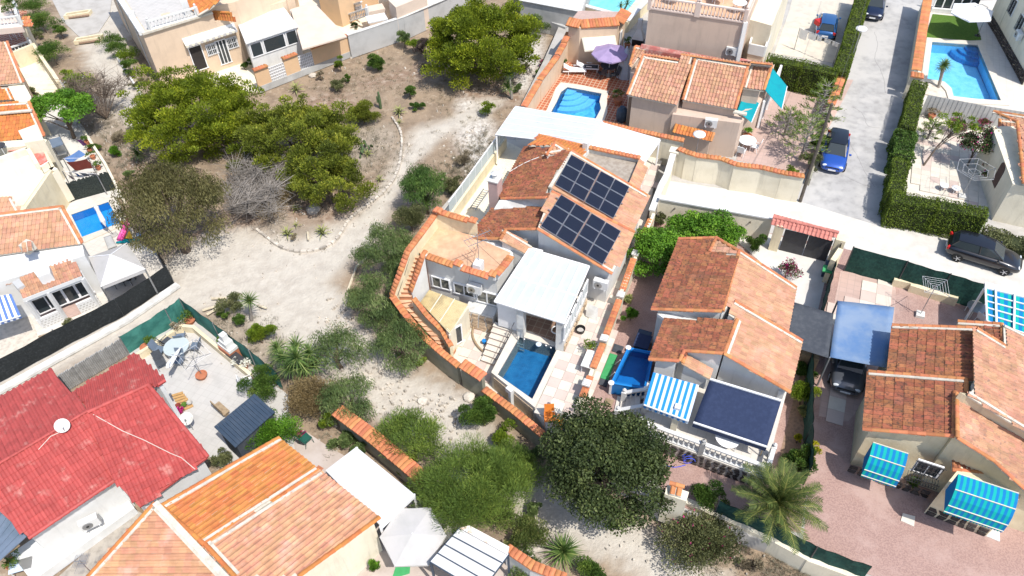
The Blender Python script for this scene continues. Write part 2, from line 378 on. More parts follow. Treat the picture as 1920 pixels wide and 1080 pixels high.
def frame(o,x,y,z):
 return Matrix(((x.x,y.x,z.x,o.x),(x.y,y.y,z.y,o.y),(x.z,y.z,z.z,o.z),(0,0,0,1)))
def shrink(pts,d):
 """move every side of a convex outline inwards by d (plan view), z kept"""
 pts=ccw(pts);n=len(pts);out=[]
 for i in range(n):
  p,a,b=pts[i],pts[i-1],pts[(i+1)%n]
  e1=xy(p-a).normalized();e2=xy(b-p).normalized()
  n1=Vector((-e1.y,e1.x,0));n2=Vector((-e2.y,e2.x,0));k=1+n1.dot(n2)
  q=p+(n1+n2)*(d/max(k,.25));out.append(q)
 return out
def inside(p,poly):
 c=False;n=len(poly)
 for i in range(n):
  a,b=poly[i],poly[(i+1)%n]
  if(a[1]>p[1])!=(b[1]>p[1])and p[0]<(b[0]-a[0])*(p[1]-a[1])/(b[1]-a[1])+a[0]:c=not c
 return c
 # ---- roof tiles
def tile_mesh(name,m,wd=.235,L=.42,h=.055,lift=.03):
 """one barrel-and-pan tile, running down along -Y, its front lip raised over the next"""
 mb=MB();prof=[]
 for k in range(7):
  t=k/6;prof.append((wd*(t*.62)-wd*.5,h*math.sin(math.pi*t)))
 prof+=[(wd*.30,-.004),(wd*.5,.0)]
 n=len(prof);vs=[]
 vs+=[(x,L*.5,z*.9)for x,z in prof]+[(x,-L*.5,z+lift)for x,z in prof]+[(x*.98,-L*.5,z+lift-.028)for x,z in prof]
 fs=[(i,n+i,n+i+1,i+1)for i in range(n-1)]+[(n+i,2*n+i,2*n+i+1,n+i+1)for i in range(n-1)]
 mb.add(vs,fs);me=mb.mesh(name,m);return me,mb
TM={}
def tiles(parent,plane,outline,down,m,wd=.235,L=.36,budget=None,name='roof_tile'):
 """lay tiles over a roof slope: rows square to 'down' over the outline (3D points in the plane)"""
 key=(m,wd,L)
 if key not in TM:TM[key]=tile_mesh(name,m,wd,L*1.16)
 me,mb=TM[key]
 n=plane.n;dn=(down-n*down.dot(n)).normalized();yv=-dn;xv=yv.cross(n).normalized()
 o=outline[0];P2=[((p-o).dot(xv),(p-o).dot(yv))for p in outline]
 x0,x1=min(p[0]for p in P2),max(p[0]for p in P2);y0,y1=min(p[1]for p in P2),max(p[1]for p in P2)
 nx=max(1,round((x1-x0)/wd));ny=max(1,round((y1-y0)/L));sx=(x1-x0)/nx;sy=(y1-y0)/ny
 spots=[]
 for i in range(nx):
  for j in range(ny):
   c=(x0+(i+.5)*sx,y0+(j+.5)*sy)
   if inside(c,P2):spots.append(o+xv*(c[0]+random.uniform(-.006,.006))+yv*c[1]+n*random.uniform(.018,.028))
 camp=Vector((0,0,CAM_H));spots.sort(key=lambda p:(p-camp).length)
 nb=len(spots)if budget is None else min(budget[0],len(spots))
 jit=lambda:Matrix.Rotation(random.gauss(0,.012),4,'Z')@Matrix.Rotation(random.gauss(0,.01),4,'X')
 for p in spots[:nb]:inst(name,me,frame(p,xv,yv,n)@jit(),parent)
 if budget is not None:budget[0]-=nb
 rest=spots[nb:]
 if rest:
  V=np.array(mb.v);allv=[];F=[]
  for k,p in enumerate(rest):
   a=np.array(frame(p,xv,yv,n)@jit());allv.append(V@a[:3,:3].T+a[:3,3])
   F+=[tuple(len(V)*k+i for i in f)for f in mb.f]
  q=MB();q.v=[tuple(x)for x in np.concatenate(allv)];q.f=F;q.m=[0]*len(F)
  q.build(name,m,parent,kind='stuff')
 return len(spots)
def coping(parent,pts,m='coping',width=.42,step=.24,name='coping_tile',tilt=0.0):
 """a row of barrel tiles laid across the top of a wall"""
 key=('cop',m,width,step)
 if key not in TM:
  mb=MB();k=6;vs=[];r_=step*.56
  for yy,sc,dz in((-width/2,1.12,0),(0,1.0,.05),(width/2,1.12,0)):
   for i in range(k+1):
    t=math.pi*i/k;vs.append((math.cos(t)*r_*sc,yy,math.sin(t)*r_*.85+dz))
  fs=[(j*(k+1)+i,j*(k+1)+i+1,(j+1)*(k+1)+i+1,(j+1)*(k+1)+i)for j in range(2)for i in range(k)]
  fs.append(tuple(range(k,-1,-1)));fs.append(tuple(range(2*(k+1),3*(k+1))))
  mb.add(vs,fs);TM[key]=mb.mesh(name,m,smooth=False)
 me=TM[key];out=[]
 for a,b in zip(pts[:-1],pts[1:]):
  d=b-a;L=d.length;n=max(1,round(L/step));dx=d.normalized();sd=UP.cross(dx).normalized();up=dx.cross(sd)
  for i in range(n):
   p=a+d*((i+.5)/n)+UP*random.uniform(-.008,.008)
   mt=frame(p,dx,sd,up)@Matrix.Rotation(random.gauss(0,.03),4,'Z')@Matrix.Rotation(tilt,4,'X')
   out.append(inst(name,me,mt,parent))
 return out
def wall(parent,name,pts,th,m,zb,label=None,**k):
 """a wall under a polyline of its top centre points"""
 mb=MB()
 for i,(a,b)in enumerate(zip(pts[:-1],pts[1:])):
  d=xy(b-a).normalized();sd=Vector((-d.y,d.x,0))*th/2;e=d*th*.5
  a2=a-(e if i else Vector());b2=b;sd=sd*(1+.02*(i%2))
  q=[a2-sd,b2-sd,b2+sd,a2+sd]
  zz=zb if not callable(zb)else None
  mb.prism([Vector((p.x,p.y,zb))for p in q],[p+UP*.004*(i%2)for p in q])
 return mb.build(name,m,parent,label,**k)
def stones(parent,a,b,z0,z1,cw,ch,m,nrm,name='stone',th=.05,gap=.03,jitter=.25):
 """irregular facing stones set proud of a wall face from a to b"""
 d=xy(b-a);L=d.length;d.normalize();nx=max(1,round(L/cw));ny=max(1,round((z1-z0)/ch))
 def pt(i,j):
  random.seed(hash((round(a.x*10),round(a.y*10),i,j))&0xffff)
  jx=random.uniform(-jitter,jitter)*cw if 0<i<nx else 0;jz=random.uniform(-jitter,jitter)*ch if 0<j<ny else 0
  return a.x+d.x*(L*i/nx+jx),a.y+d.y*(L*i/nx+jx),z0+(z1-z0)*j/ny+jz
 for i in range(nx):
  for j in range(ny):
   q=[Vector(pt(i,j)),Vector(pt(i+1,j)),Vector(pt(i+1,j+1)),Vector(pt(i,j+1))]
   c=sum(q,Vector())/4;q=[c+(p-c)*(1-gap/min(cw,ch)*1.6)for p in q]
   mb=MB();q2=[c+(p-c)*.9+nrm*th for p in q];q3=[p+nrm*.003 for p in q]
   mb.add(q3+q2,[(4,5,6,7),(0,1,5,4),(1,2,6,5),(2,3,7,6),(3,0,4,7)])
   mb.build(name,m,parent)
 random.seed(int(L*1000)&0xffff)
BAL={}
def baluster_mesh(h,m='white'):
 k=(round(h,2),m)
 if k not in BAL:
  mb=MB();p=[(.055,0),(.055,.06),(.03,.09),(.065,.3),(.06,.38),(.028,.6),(.03,.75),(.05,.9),(.05,1)]
  mb.lathe(Vector(),[(r_,z*h)for r_,z in p],8);BAL[k]=mb.mesh('baluster',m,smooth=True)
 return BAL[k]
def balustrade(parent,a,b,h=.8,step=.26,m='white',post=True,wd=.16):
 """rail, base, balusters between a and b (both at floor level)"""
 d=b-a;L=d.length;n=max(1,round(L/step));bh=h-.2
 MB().bar(a+UP*.05,b+UP*.05,wd,.1).build('base_rail',m,parent)
 MB().bar(a+UP*(h-.05),b+UP*(h-.05),wd+.04,.1).build('top_rail',m,parent)
 me=baluster_mesh(bh,m)
 for i in range(n):inst('baluster',me,Matrix.Translation(a+d*((i+.5)/n)+UP*.1),parent)
 if post:
  for p in(a,b):MB().box(p+UP*(h*.5),(wd+.08,wd+.08,h+.1),AXD).lathe(p+UP*(h+.05),[(.12,0),(.06,.05),(.1,.12),(.1,.18),(.03,.26)],8).build('post',m,parent)
def ac_unit(p,facing,label,group=None):
 """an air conditioner's outdoor unit on wall brackets; p = centre of its back"""
 f=facing.normalized();sd=UP.cross(f).normalized();o=p+f*.06
 t=thing('air_conditioner',o,label,'air conditioner',group)
 mt=frame(o+f*.17,sd,f,UP)
 MB().box(None,(.84,.32,.58),mtx=mt).build('casing','white',t)
 mb=MB();mb.lathe(None,[(.23,0),(.23,.02),(.2,.03)],16,mtx=frame(o+f*.335-sd*.12,sd,UP,f));g=mb.build('fan_grille','metal_grey',t)
 mb=MB();mb.lathe(None,[(.07,0),(.05,.02)],10,mtx=frame(o+f*.368-sd*.12,sd,UP,f));mb.build('hub','black',g)
 for s_ in(-.3,.3):
  MB().bar(o+sd*s_-UP*.31-f*.06,o+sd*s_-UP*.31+f*.36,.04).bar(o+sd*s_-UP*.31-f*.05,o+sd*s_-UP*.55-f*.05,.04).build('bracket','metal_white',t)
 return t
def window(parent,c,nrm,wd,ht,m='pvc',panes=2,glass='glass_dark',name='window',bars=False,proud=.03):
 """framed window on a wall; c = centre on wall face"""
 n=xy(nrm).normalized();sd=UP.cross(n).normalized();mb=MB();fw=.07
 def fb(x,z,w_,h_):mb.box(None,(w_,.08,h_),mtx=frame(c+sd*x+UP*z+n*proud,sd,n,UP))
 fb(0,ht/2-fw/2,wd,fw);fb(0,-ht/2+fw/2,wd+.1,fw)
 for k in range(panes+1):fb(-wd/2+fw/2+(wd-fw)*k/panes,0,fw,ht-2*fw)
 o=mb.build(name,m,parent)
 for k in range(panes):
  x=-wd/2+fw/2+(wd-fw)*(k+.5)/panes
  MB().box(None,((wd-fw)/panes-fw,.02,ht-2*fw),mtx=frame(c+sd*x+n*(proud-.01),sd,n,UP)).build('pane',glass,o if WL.get(parent.name)is not None and parent.parent is None else parent)
 if bars:
  mb=MB()
  for k in range(7):mb.bar(c+sd*(-wd/2+wd*k/6)-UP*ht*.5+n*.12,c+sd*(-wd/2+wd*k/6)+UP*ht*.5+n*.12,.025)
  for k in(-.4,0,.4):mb.bar(c-sd*wd/2+UP*ht*k+n*.12,c+sd*wd/2+UP*ht*k+n*.12,.025)
  mb.build('window_bars','metal_white' if bars==1 else 'metal_dark',parent)
 return o
M['pvcell']=glassy('photovoltaic_cells',(.006,.010,.026),.2);M['pvcell'].node_tree.nodes['Principled BSDF'].inputs['Specular IOR Level'].default_value=.12
M['polycarb_w']=mat('milky_polycarbonate',(.50,.53,.57),(.46,.49,.535),.8,rough=.25,spec=.5)
M['brownfloor_t']=checker_mat('brown_porch_tiles',(.25,.15,.10),(.22,.13,.09),.42,(.38,.3,.22),.02)
M['bluehose']=mat('blue_hose',(.05,.10,.65),(.04,.08,.6),3,rough=.4)
M['poolvinyl']=mat('blue_vinyl',(.01,.15,.42),(.008,.13,.38),2,rough=.3)
M['bluesail']=mat('faded_blue_sail',(.10,.19,.36),(.20,.27,.38),.55,lo=.35,hi=.65,rough=.8,bmp=.2,bs=3)
M['pinkwhite']=mat('pale_pink_paint',(.66,.55,.48),(.6,.49,.43),1)
M['redpaint']=mat('weathered_red_paint',(.46,.15,.13),(.55,.33,.28),2.2,lo=.4,hi=.62,c3=(.48,.12,.08),s3=1.2)
M['slabdrive']=mat('cream_driveway',(.58,.53,.44),(.53,.48,.40),.8,c3=(.5,.45,.38),s3=1.6)
M['peachlight']=mat('pale_peach_render',(.66,.54,.44),(.6,.49,.4),1,bmp=.2)
M['creamroof']=mat('cream_roof_coating',(.72,.65,.5),(.66,.59,.44),.8,bmp=.15)
M['slate_blue2']=mat('blue_grey_sheet',(.14,.18,.24),(.11,.15,.2),2,rough=.6)
M['bluestripe']=mat('dull_blue_fabric',(.10,.18,.42),(.09,.16,.38),2)
M['poolmid']=poolfloor('mosaic_floor_blue',(.02,.26,.58),(.03,.30,.64),2.4)
M['pool_shade']=mat('mosaic_painted_shade',(.012,.14,.40),(.012,.13,.38),2,rough=.3)  # darker blue for the shade painted on the small pool's floor
M['greyterr2']=checker_mat('pale_grey_terrace_tiles',(.50,.48,.45),(.47,.455,.425),.4,(.43,.41,.38),.012)
M['pinktile2']=mat('pinkish_patio',(.46,.39,.34),(.4,.335,.29),1.5,c3=(.5,.44,.4),bmp=.2)
M['palletwood']=mat('orange_brown_timber',(.50,.30,.12),(.42,.25,.1),5,bmp=.3)
M['greenpl']=mat('dark_green_plastic',(.02,.10,.075),(.015,.08,.06),3,rough=.4)
M['rustwhite']=mat('rust_stained_white',(.70,.66,.6),(.46,.30,.18),1.6,lo=.55,hi=.72)
M['tile_mix2']=tilemat('roof_tile_pinkish_mixed',(.54,.28,.165),(.22,.16,.13),.6,.78,isl=.12,c3=(.58,.34,.24),fine=3.5)
M['cactusgreen']=mat('cactus_skin',(.09,.14,.06),(.07,.11,.05),5)
M['palelog']=mat('bleached_log',(.58,.51,.38),(.48,.41,.3),5,bmp=.4)
M['yellow2']=mat('yellow_orange_plastic',(.8,.36,.03),(.72,.32,.03),3,rough=.4)
M['poolnavy']=mat('navy_mosaic',(.008,.07,.24),(.010,.085,.28),6,rough=.3)
M['whitecan']=mat('white_canopy_sheet',(.60,.60,.60),(.54,.54,.535),.7,rough=.5,c3=(.5,.49,.47),s3=1.6,lo3=.6,hi3=.8)
M['browndoor']=mat('dark_brown_door',(.10,.06,.05),(.08,.05,.04),3)
M['pvback']=mat('panel_backing',(.07,.08,.10),(.06,.07,.09),3,rough=.5)
M['blinds']=mat('glass_over_blinds',(.22,.21,.17),(.06,.065,.06),3.0,lo=.45,hi=.6,rough=.08,spec=.5)
# ---------------------------- plants
LM={'pine':leafmat('pine_needles',(.09,.13,.012),(.27,.33,.022),(.52,.54,.04),.3),'olive':leafmat('olive_brown_foliage',(.095,.092,.036),(.18,.165,.062),(.26,.225,.09),.2),'pepper':leafmat('grey_green_foliage',(.085,.135,.045),(.185,.255,.085),(.32,.38,.14)),'tamarisk':leafmat('feathery_green_foliage',(.09,.15,.03),(.21,.30,.055),(.40,.48,.10)),'dense':leafmat('dark_glossy_foliage',(.030,.046,.014),(.066,.092,.028),(.15,.18,.06),.12),'bright':leafmat('bright_green_foliage',(0.061,0.149,0.014),(0.135,0.297,0.024),(0.257,0.446,0.047)),'garden':leafmat('garden_green_foliage',(0.043,0.094,0.017),(0.109,0.189,0.032),(0.232,0.319,0.058)),'lime':leafmat('yellow_green_foliage',(0.084,0.144,0.014),(0.204,0.288,0.024),(0.384,0.432,0.048)),'hedge':leafmat('hedge_foliage',(0.057,0.098,0.011),(0.138,0.190,0.018),(0.230,0.276,0.034),.1),'dry':leafmat('dry_shrub_foliage',(.20,.165,.11),(.32,.27,.18),(.42,.36,.25),.1),'greyveg':leafmat('grey_scrub_foliage',(.17,.155,.11),(.26,.235,.165),(.36,.32,.23),.1),'palm':leafmat('palm_frond',(.045,.075,.018),(.12,.16,.04),(.30,.29,.08)),'yucca':leafmat('yucca_leaf',(0.049,0.105,0.025),(0.126,0.210,0.049),(0.308,0.364,0.112)),'agave':leafmat('agave_leaf',(0.120,0.168,0.072),(0.360,0.360,0.120),(0.600,0.540,0.192),.05),'flowery':leafmat('thin_flowering_foliage',(.085,.10,.04),(.19,.205,.085),(.32,.30,.16)),'pine2':leafmat('olive_pine_needles',(.085,.11,.018),(.235,.275,.03),(.44,.44,.06),.3),'fresh':leafmat('fresh_feathery_foliage',(0.054,0.108,0.027),(0.121,0.216,0.047),(0.203,0.311,0.068)),'purple':leafmat('purplish_foliage',(0.072,0.054,0.054),(0.132,0.102,0.084),(0.204,0.156,0.120)),'dryleaf':leafmat('rust_brown_foliage',(.16,.115,.05),(.28,.21,.10),(.36,.29,.16),.15),'yellowleaf':leafmat('yellow_flower_heads',(.15,.2,.01),(.55,.48,.02),(.75,.66,.03)),'garden2':leafmat('mixed_foliage',(0.070,0.105,0.028),(0.154,0.196,0.049),(0.280,0.280,0.098)),'magenta':leafmat('bougainvillea_bracts',(.38,.015,.13),(.55,.03,.22),(.7,.15,.4)),}
def leaf_object(name,P,D,tone,ln,wd,m,parent,kind=None,curl=0.0):
 """many leaves as one mesh: P centres, D directions, each a diamond of length ln, width wd"""
 n=len(P);D=D/(np.linalg.norm(D,axis=1,keepdims=True)+1e-9)
 A=rng.normal(size=(n,3));Sd=np.cross(D,A);Sd/=(np.linalg.norm(Sd,axis=1,keepdims=True)+1e-9)
 l=ln*rng.uniform(.65,1.35,(n,1));w_=wd*rng.uniform(.7,1.3,(n,1))
 V=np.empty((n,4,3));V[:,0]=P-D*l/2;V[:,1]=P+Sd*w_/2;V[:,2]=P+D*l/2;V[:,3]=P-Sd*w_/2
 off=np.array(WL[parent.name])if parent is not None else np.zeros(3)
 V=(V-off).reshape(-1,3)
 me=bpy.data.meshes.new(name);me.vertices.add(4*n);me.loops.add(4*n);me.polygons.add(n)
 me.vertices.foreach_set("co",V.ravel().astype(np.float32));me.loops.foreach_set("vertex_index",np.arange(4*n,dtype=np.int32))
 me.polygons.foreach_set("loop_start",np.arange(0,4*n,4,dtype=np.int32))
 at=me.attributes.new("tone",'FLOAT','POINT');at.data.foreach_set("value",np.repeat(np.clip(tone,0,1),4).astype(np.float32))
 me.materials.append(LM[m]if m in LM else M[m]);me.update();me.validate()
 o=bpy.data.objects.new(name,me);COL.objects.link(o)
 if parent is not None:o.parent=parent;reg(o,WL[parent.name])
 return tag(o,kind=kind)
def crown_points(c,rad,nl,lobe,n,droop=0.0,flat=0.0,jag=.25,hollow=.5,low=.0):
 """leaf centres gathered in lobes over an uneven crown"""
 c=np.array(c);rad=np.array(rad)
 u=rng.normal(size=(nl,3));u/=np.linalg.norm(u,axis=1,keepdims=True)
 u[:,2]=np.where(rng.random(nl)<low,u[:,2]*.6-.25,np.abs(u[:,2])*.9-.22*rng.random(nl)-flat)
 rr=rng.uniform(hollow,1.0,(nl,1))**.6*(1+rng.normal(0,jag*.5,(nl,1)))
 L=c+u*rad*rr*.86
 lr=lobe*rng.uniform(.6,1.35,nl);lt=rng.normal(0,.17,nl)
 wts=lr**2;wts/=wts.sum();k=rng.choice(nl,n,p=wts)
 d=rng.normal(size=(n,3));d/=np.linalg.norm(d,axis=1,keepdims=True);d[:,2]=np.where(d[:,2]<-.2,-d[:,2]*.6,d[:,2])
 r_=(rng.random(n)**.38)[:,None]*lr[k][:,None]
 P=L[k]+d*r_*np.array([1,1,.72])
 P[:,2]-=droop*rng.random(n)*lr[k]
 return P,d,lt[k],L
def tree(name,u,v,z,rad,h,kind,label,cat='tree',lobes=26,lobe=.8,n=9000,leaf=(.16,.10),trunk=.14,bark='bark',group=None,droop=0.0,style='spread',limbs=6,lean=(0,0),base=None,hollow=.5,jag=.25,flat=0.0,extra=None,at=None,low=0.0):
 """u,v: where the middle of the crown shows; its foot follows from the height of the crown's middle"""
 if at is None:
  cz=z+h-rad[2]*.75
  c=G(u,v,cz)
  foot=Vector((c.x-lean[0],c.y-lean[1],z))
 else:foot=Vector(at);foot.z=z;c=Vector((foot.x+lean[0],foot.y+lean[1],z+h-rad[2]*.75))
 t=thing(name,foot,label,cat,group)
 P,d,lt,L=crown_points(c,rad,lobes,lobe,n,droop,flat,jag,hollow,low)
 P[:,2]=np.maximum(P[:,2],z+.05)
 tone=.5+lt+rng.normal(0,.17,len(P))
 if style=='hang':D=rng.normal(0,.35,P.shape)+np.array([0,0,-1.0]);D[:,:2]+=d[:,:2]*.4
 elif style=='up':D=d*.9+rng.normal(0,.35,P.shape)+np.array([0,0,.7])
 else:D=rng.normal(size=P.shape)+d*.2
 if extra:
  k=rng.random(len(P))<extra[1]
  leaf_object('flowers',P[k]+d[k]*.08,D[k],tone[k],leaf[0],leaf[0]*.8,extra[0],t,kind='stuff')
  P,D,tone=P[~k],D[~k],tone[~k]
 leaf_object('crown',P,D,tone,leaf[0],leaf[1],kind,t)
 if trunk:
  mb=MB();top=Vector(c)+Vector((0,0,-rad[2]*.2));mid=foot.lerp(top,.5)+Vector((random.uniform(-.15,.15),random.uniform(-.15,.15),0))
  mb.tube([foot-UP*.1,mid,top],[trunk*1.25,trunk*.9,trunk*.5],7)
  idx=rng.choice(len(L),min(limbs,len(L)),replace=False)
  for i in idx:
   e=Vector(L[i]);s0=foot.lerp(top,random.uniform(.35,.8));m_=s0.lerp(e,.5)+UP*random.uniform(-.1,.25)
   mb.tube([s0,m_,e],[trunk*.5,trunk*.33,trunk*.12],5)
  mb.build('trunk',bark,t)
 return t
def bush(u,v,rad,kind,label,z=0.0,h=None,n=2200,name='shrub',cat='shrub',**k):
 """a shrub whose middle shows at u,v"""
 h=h or rad*1.5
 rr=(rad*1.05,rad*1.0*k.pop('yr',1.0),h*.62)
 k.setdefault('leaf',(.10,.05));k.setdefault('lobes',max(9,int(16*rad)));k.setdefault('lobe',rad*.42);k.setdefault('hollow',.05);k.setdefault('low',.45);k.setdefault('style','up');n=n*2.0;k.setdefault('trunk',.04);k.setdefault('limbs',4)
 return tree(name,u,v,z,rr,h,kind,label,cat,n=int(n),**k)
def bare(u,v,z,r_,h,label,m='bark_grey',n=9,name='bare_shrub',cat='shrub',twigs=40):
 """leafless shrub: stems that fork twice"""
 foot=G(u,v,z);t=thing(name,foot,label,cat);mb=MB();tw=MB()
 for i in range(n):
  a=random.uniform(0,6.28);rr=r_*random.uniform(.35,1);e=foot+Vector((math.cos(a)*rr,math.sin(a)*rr,h*random.uniform(.55,1)))
  m_=foot.lerp(e,.45)+UP*h*.12;mb.tube([foot,m_,e],[.045,.03,.012],5)
  for k in range(twigs//n*2):
   s=m_.lerp(e,random.random());q=s+Vector((random.gauss(0,1),random.gauss(0,1),random.uniform(.0,1)))*r_*.26
   tw.tube([s,s.lerp(q,.5)+UP*.03,q],[.014,.011,.006],3,cap=False)
 mb.build('trunk',m,t);tw.build('twigs',m,t);return t
def blade_mesh(name,L,wd,arch,m,seg=4,fold=.25,tone=(.35,.8),tip=.02):
 """one long leaf along +X, arching up then down"""
 V=[];T=[]
 for i in range(seg+1):
  t=i/seg;x=L*t*(1-.15*t);z=arch*math.sin(math.pi*min(1,t*.9))-arch*.5*t*t
  w_=wd*(1-t)**.7*(0.75+.6*t)+tip*.2
  for s_,up in((-1,fold),(0,0),(1,fold)):V.append((x,s_*w_/2,z+up*w_*.5));T.append(tone[0]+(tone[1]-tone[0])*(abs(s_)*.6+t*.3))
 F=[(i*3+k,(i+1)*3+k,(i+1)*3+k+1,i*3+k+1)for i in range(seg)for k in range(2)]
 me=bpy.data.meshes.new(name);me.from_pydata(V,[],F);at=me.attributes.new("tone",'FLOAT','POINT');at.data.foreach_set("value",T)
 me.materials.append(LM[m]);me.update();return me
BM={}
def rosette(parent,c,n,L,wd,m='yucca',arch=.12,elev=(5,80),name='leaf',tilt=None,tone=(.3,.85)):
 key=(round(L,2),round(wd,3),m,round(arch,2))
 if key not in BM:BM[key]=[blade_mesh('leaf',L*s_,wd,arch*s_,m,tone=tone)for s_ in(1,.85,1.1)]
 for i in range(n):
  e=R(elev[0]+(elev[1]-elev[0])*((i+.5)/n)**1.1);a=i*2.39996+random.uniform(-.2,.2)
  mt=Matrix.Translation(c)@(tilt or Matrix.Identity(4))@Matrix.Rotation(a,4,'Z')@Matrix.Rotation(-e,4,'Y')
  inst(name,BM[key][i%3],mt,parent)
def rosette_mesh(name,n,L,wd,m,arch=.1,elev=(-25,85)):
 V=[];F=[];T=[]
 for i in range(n):
  e=R(elev[0]+(elev[1]-elev[0])*((i+.5)/n));a=i*2.39996;l=L*random.uniform(.8,1.15)
  mt=Matrix.Rotation(a,4,'Z')@Matrix.Rotation(-e,4,'Y');b=len(V);tn=random.uniform(.2,.95)
  for k in range(4):
   t=k/3;w_=wd*(1-t)**.6*(.7+.6*t)+.004;z=arch*math.sin(math.pi*t*.8)-arch*.7*t*t
   for s_ in(-1,1):V.append(tuple(mt@Vector((l*t,s_*w_/2,z))));T.append(tn+.1*t)
  F+=[(b+2*k,b+2*k+2,b+2*k+3,b+2*k+1)for k in range(3)]
 me=bpy.data.meshes.new(name);me.from_pydata(V,[],F);at=me.attributes.new("tone",'FLOAT','POINT');at.data.foreach_set("value",T)
 me.materials.append(LM[m]);me.update();return me
def agave(u,v,L,label,z=0.0,n=18,m='agave',group=None,wd=None):
 c=G(u,v,z);t=thing('agave',c,label,'agave',group)
 rosette(t,c+UP*.03,n,L,wd or L*.16,m,arch=L*.18,elev=(8,78));return t
def yucca(heads,foot,label,L=.62,cat='yucca',name='yucca',n=70,bark='bark_grey',r_=.09):
 """trunks that end in spiky heads"""
 t=thing(name,foot,label,cat);me=rosette_mesh('leaf_rosette',n,L,.06,'yucca',arch=.1);mb=MB()
 for h in heads:
  mb.tube([foot,foot.lerp(h,.5)+UP*.12,h],[r_*1.3,r_,r_*.8],7)
  inst('leaf_rosette',me,Matrix.Translation(h)@Matrix.Rotation(random.uniform(0,6),4,'Z')@Matrix.Scale(random.uniform(.85,1.12),4),t)
 mb.build('trunk',bark,t);return t
def frond_mesh(name,L,nl=46,drop=.9,m='palm',leaflet=.42,rise=.6):
 V=[];F=[];T=[]
 def pt(t):return Vector((L*t*(1-.12*t),0,rise*L*(t-1.25*drop*t*t)*.7))
 for i in range(9):
  p=pt(i/8);w_=.05*(1-i/9)
  for s_ in(-1,1):V.append((p.x,s_*w_,p.z+.01));T.append(.9)
 F+=[(2*i,2*i+2,2*i+3,2*i+1)for i in range(8)]
 for i in range(nl):
  t=.14+.86*(i//2)/(nl/2);p=pt(t);d=(pt(min(1,t+.03))-p).normalized()if t<.97 else(p-pt(t-.03)).normalized()
  s_=1 if i%2 else-1;l=leaflet*(math.sin(math.pi*(.12+.8*t))**.6)*random.uniform(.85,1.1)
  e=p+(Vector((0,s_,0))*.72+d*.62+UP*random.uniform(-.1,.22)).normalized()*l-UP*l*.18;mid=p.lerp(e,.45)+UP*.03
  b=len(V);tn=random.uniform(.25,.85);w_=d*.022
  for q,k in((p,1),(mid,1.3),(e,.15)):V.append(tuple(q-w_*k));V.append(tuple(q+w_*k));T+=[tn,tn]
  F+=[(b,b+2,b+3,b+1),(b+2,b+4,b+5,b+3)]
 me=bpy.data.meshes.new(name);me.from_pydata(V,[],F);at=me.attributes.new("tone",'FLOAT','POINT');at.data.foreach_set("value",T)
 me.materials.append(LM[m]);me.update();return me
def palm(crown,foot,label,L=2.6,n=34):
 t=thing('palm_tree',foot,label,'palm tree');ms=[frond_mesh('frond',L*s_,drop=d_)for s_,d_ in((1,.75),(.92,.95),(1.08,.6))]
 for i in range(n):
  e=R(-12+88*((i+.5)/n));a=i*2.39996
  inst('frond',ms[i%3],Matrix.Translation(crown)@Matrix.Rotation(a,4,'Z')@Matrix.Rotation(-e,4,'Y')@Matrix.Rotation(random.uniform(-.3,.3),4,'X'),t)
 pts=[foot.lerp(crown,k/6)for k in range(7)]
 MB().tube(pts,[.30,.26,.25,.25,.26,.30,.34],10).build('trunk','bark',t)
 return t
def hedge(pts,wd,zb,zt,label,name='hedge',m='hedge',dens=420,leaf=(.10,.06),cat='hedge',bulge=.08,group=None):
 """clipped hedge along a line: a body of leaves over a dark woody core"""
 c0=sum((Vector(p)for p in pts),Vector())/len(pts);c0.z=zb
 t=thing(name,c0,label,cat,group);Ps=[];Ds=[];mb=MB();Ts=[]
 for a,b in zip(pts[:-1],pts[1:]):
  a=xy(Vector(a));b=xy(Vector(b));d=b-a;L=d.length;d.normalize();sd=Vector((-d.y,d.x,0));H=zt-zb
  k=.13;mb.bar(a+UP*(zb+H/2-.05)+d*k,b+UP*(zb+H/2-.05)-d*k*0,wd-2*k,H-.2)
  for face in('top','l','r','e0','e1'):
   area={'top':L*wd,'l':L*H,'r':L*H,'e0':wd*H,'e1':wd*H}[face];n=int(area*dens)
   x=rng.random(n)*(L+.1)-.05;y=(rng.random(n)-.5)*wd;z=rng.random(n)*H;dep=-np.abs(rng.normal(0,.07,n))+.02
   nv=np.zeros((n,3))
   if face=='top':z=H+dep;nv[:]=(0,0,1)
   elif face in 'lr':s_=1 if face=='l' else-1;y=s_*(wd/2+dep);nv[:]=tuple(sd*s_)
   else:x=(L+dep)if face=='e1' else-dep;nv[:]=tuple(d if face=='e1' else-d)
   bl=np.sin(x*2.1+1)*.5+np.sin(x*5.3+z*3)*.3
   P=np.array(a)[None]+x[:,None]*np.array(d)+y[:,None]*np.array(sd)+(zb+z)[:,None]*np.array((0,0,1.0))+nv*(bl*bulge)[:,None]
   Ps.append(P);Ds.append(nv*.5+rng.normal(size=P.shape));Ts.append(.48+.12*np.sin(x*1.7+z*1.3)+rng.normal(0,.17,n))
 leaf_object('foliage',np.concatenate(Ps),np.concatenate(Ds),np.concatenate(Ts),leaf[0],leaf[1],m,t)
 mb.build('woody_core','hedgecore',t)
 return t
M['hedgecore']=mat('hedge_twigs',(.035,.045,.015),(.02,.028,.01),6)
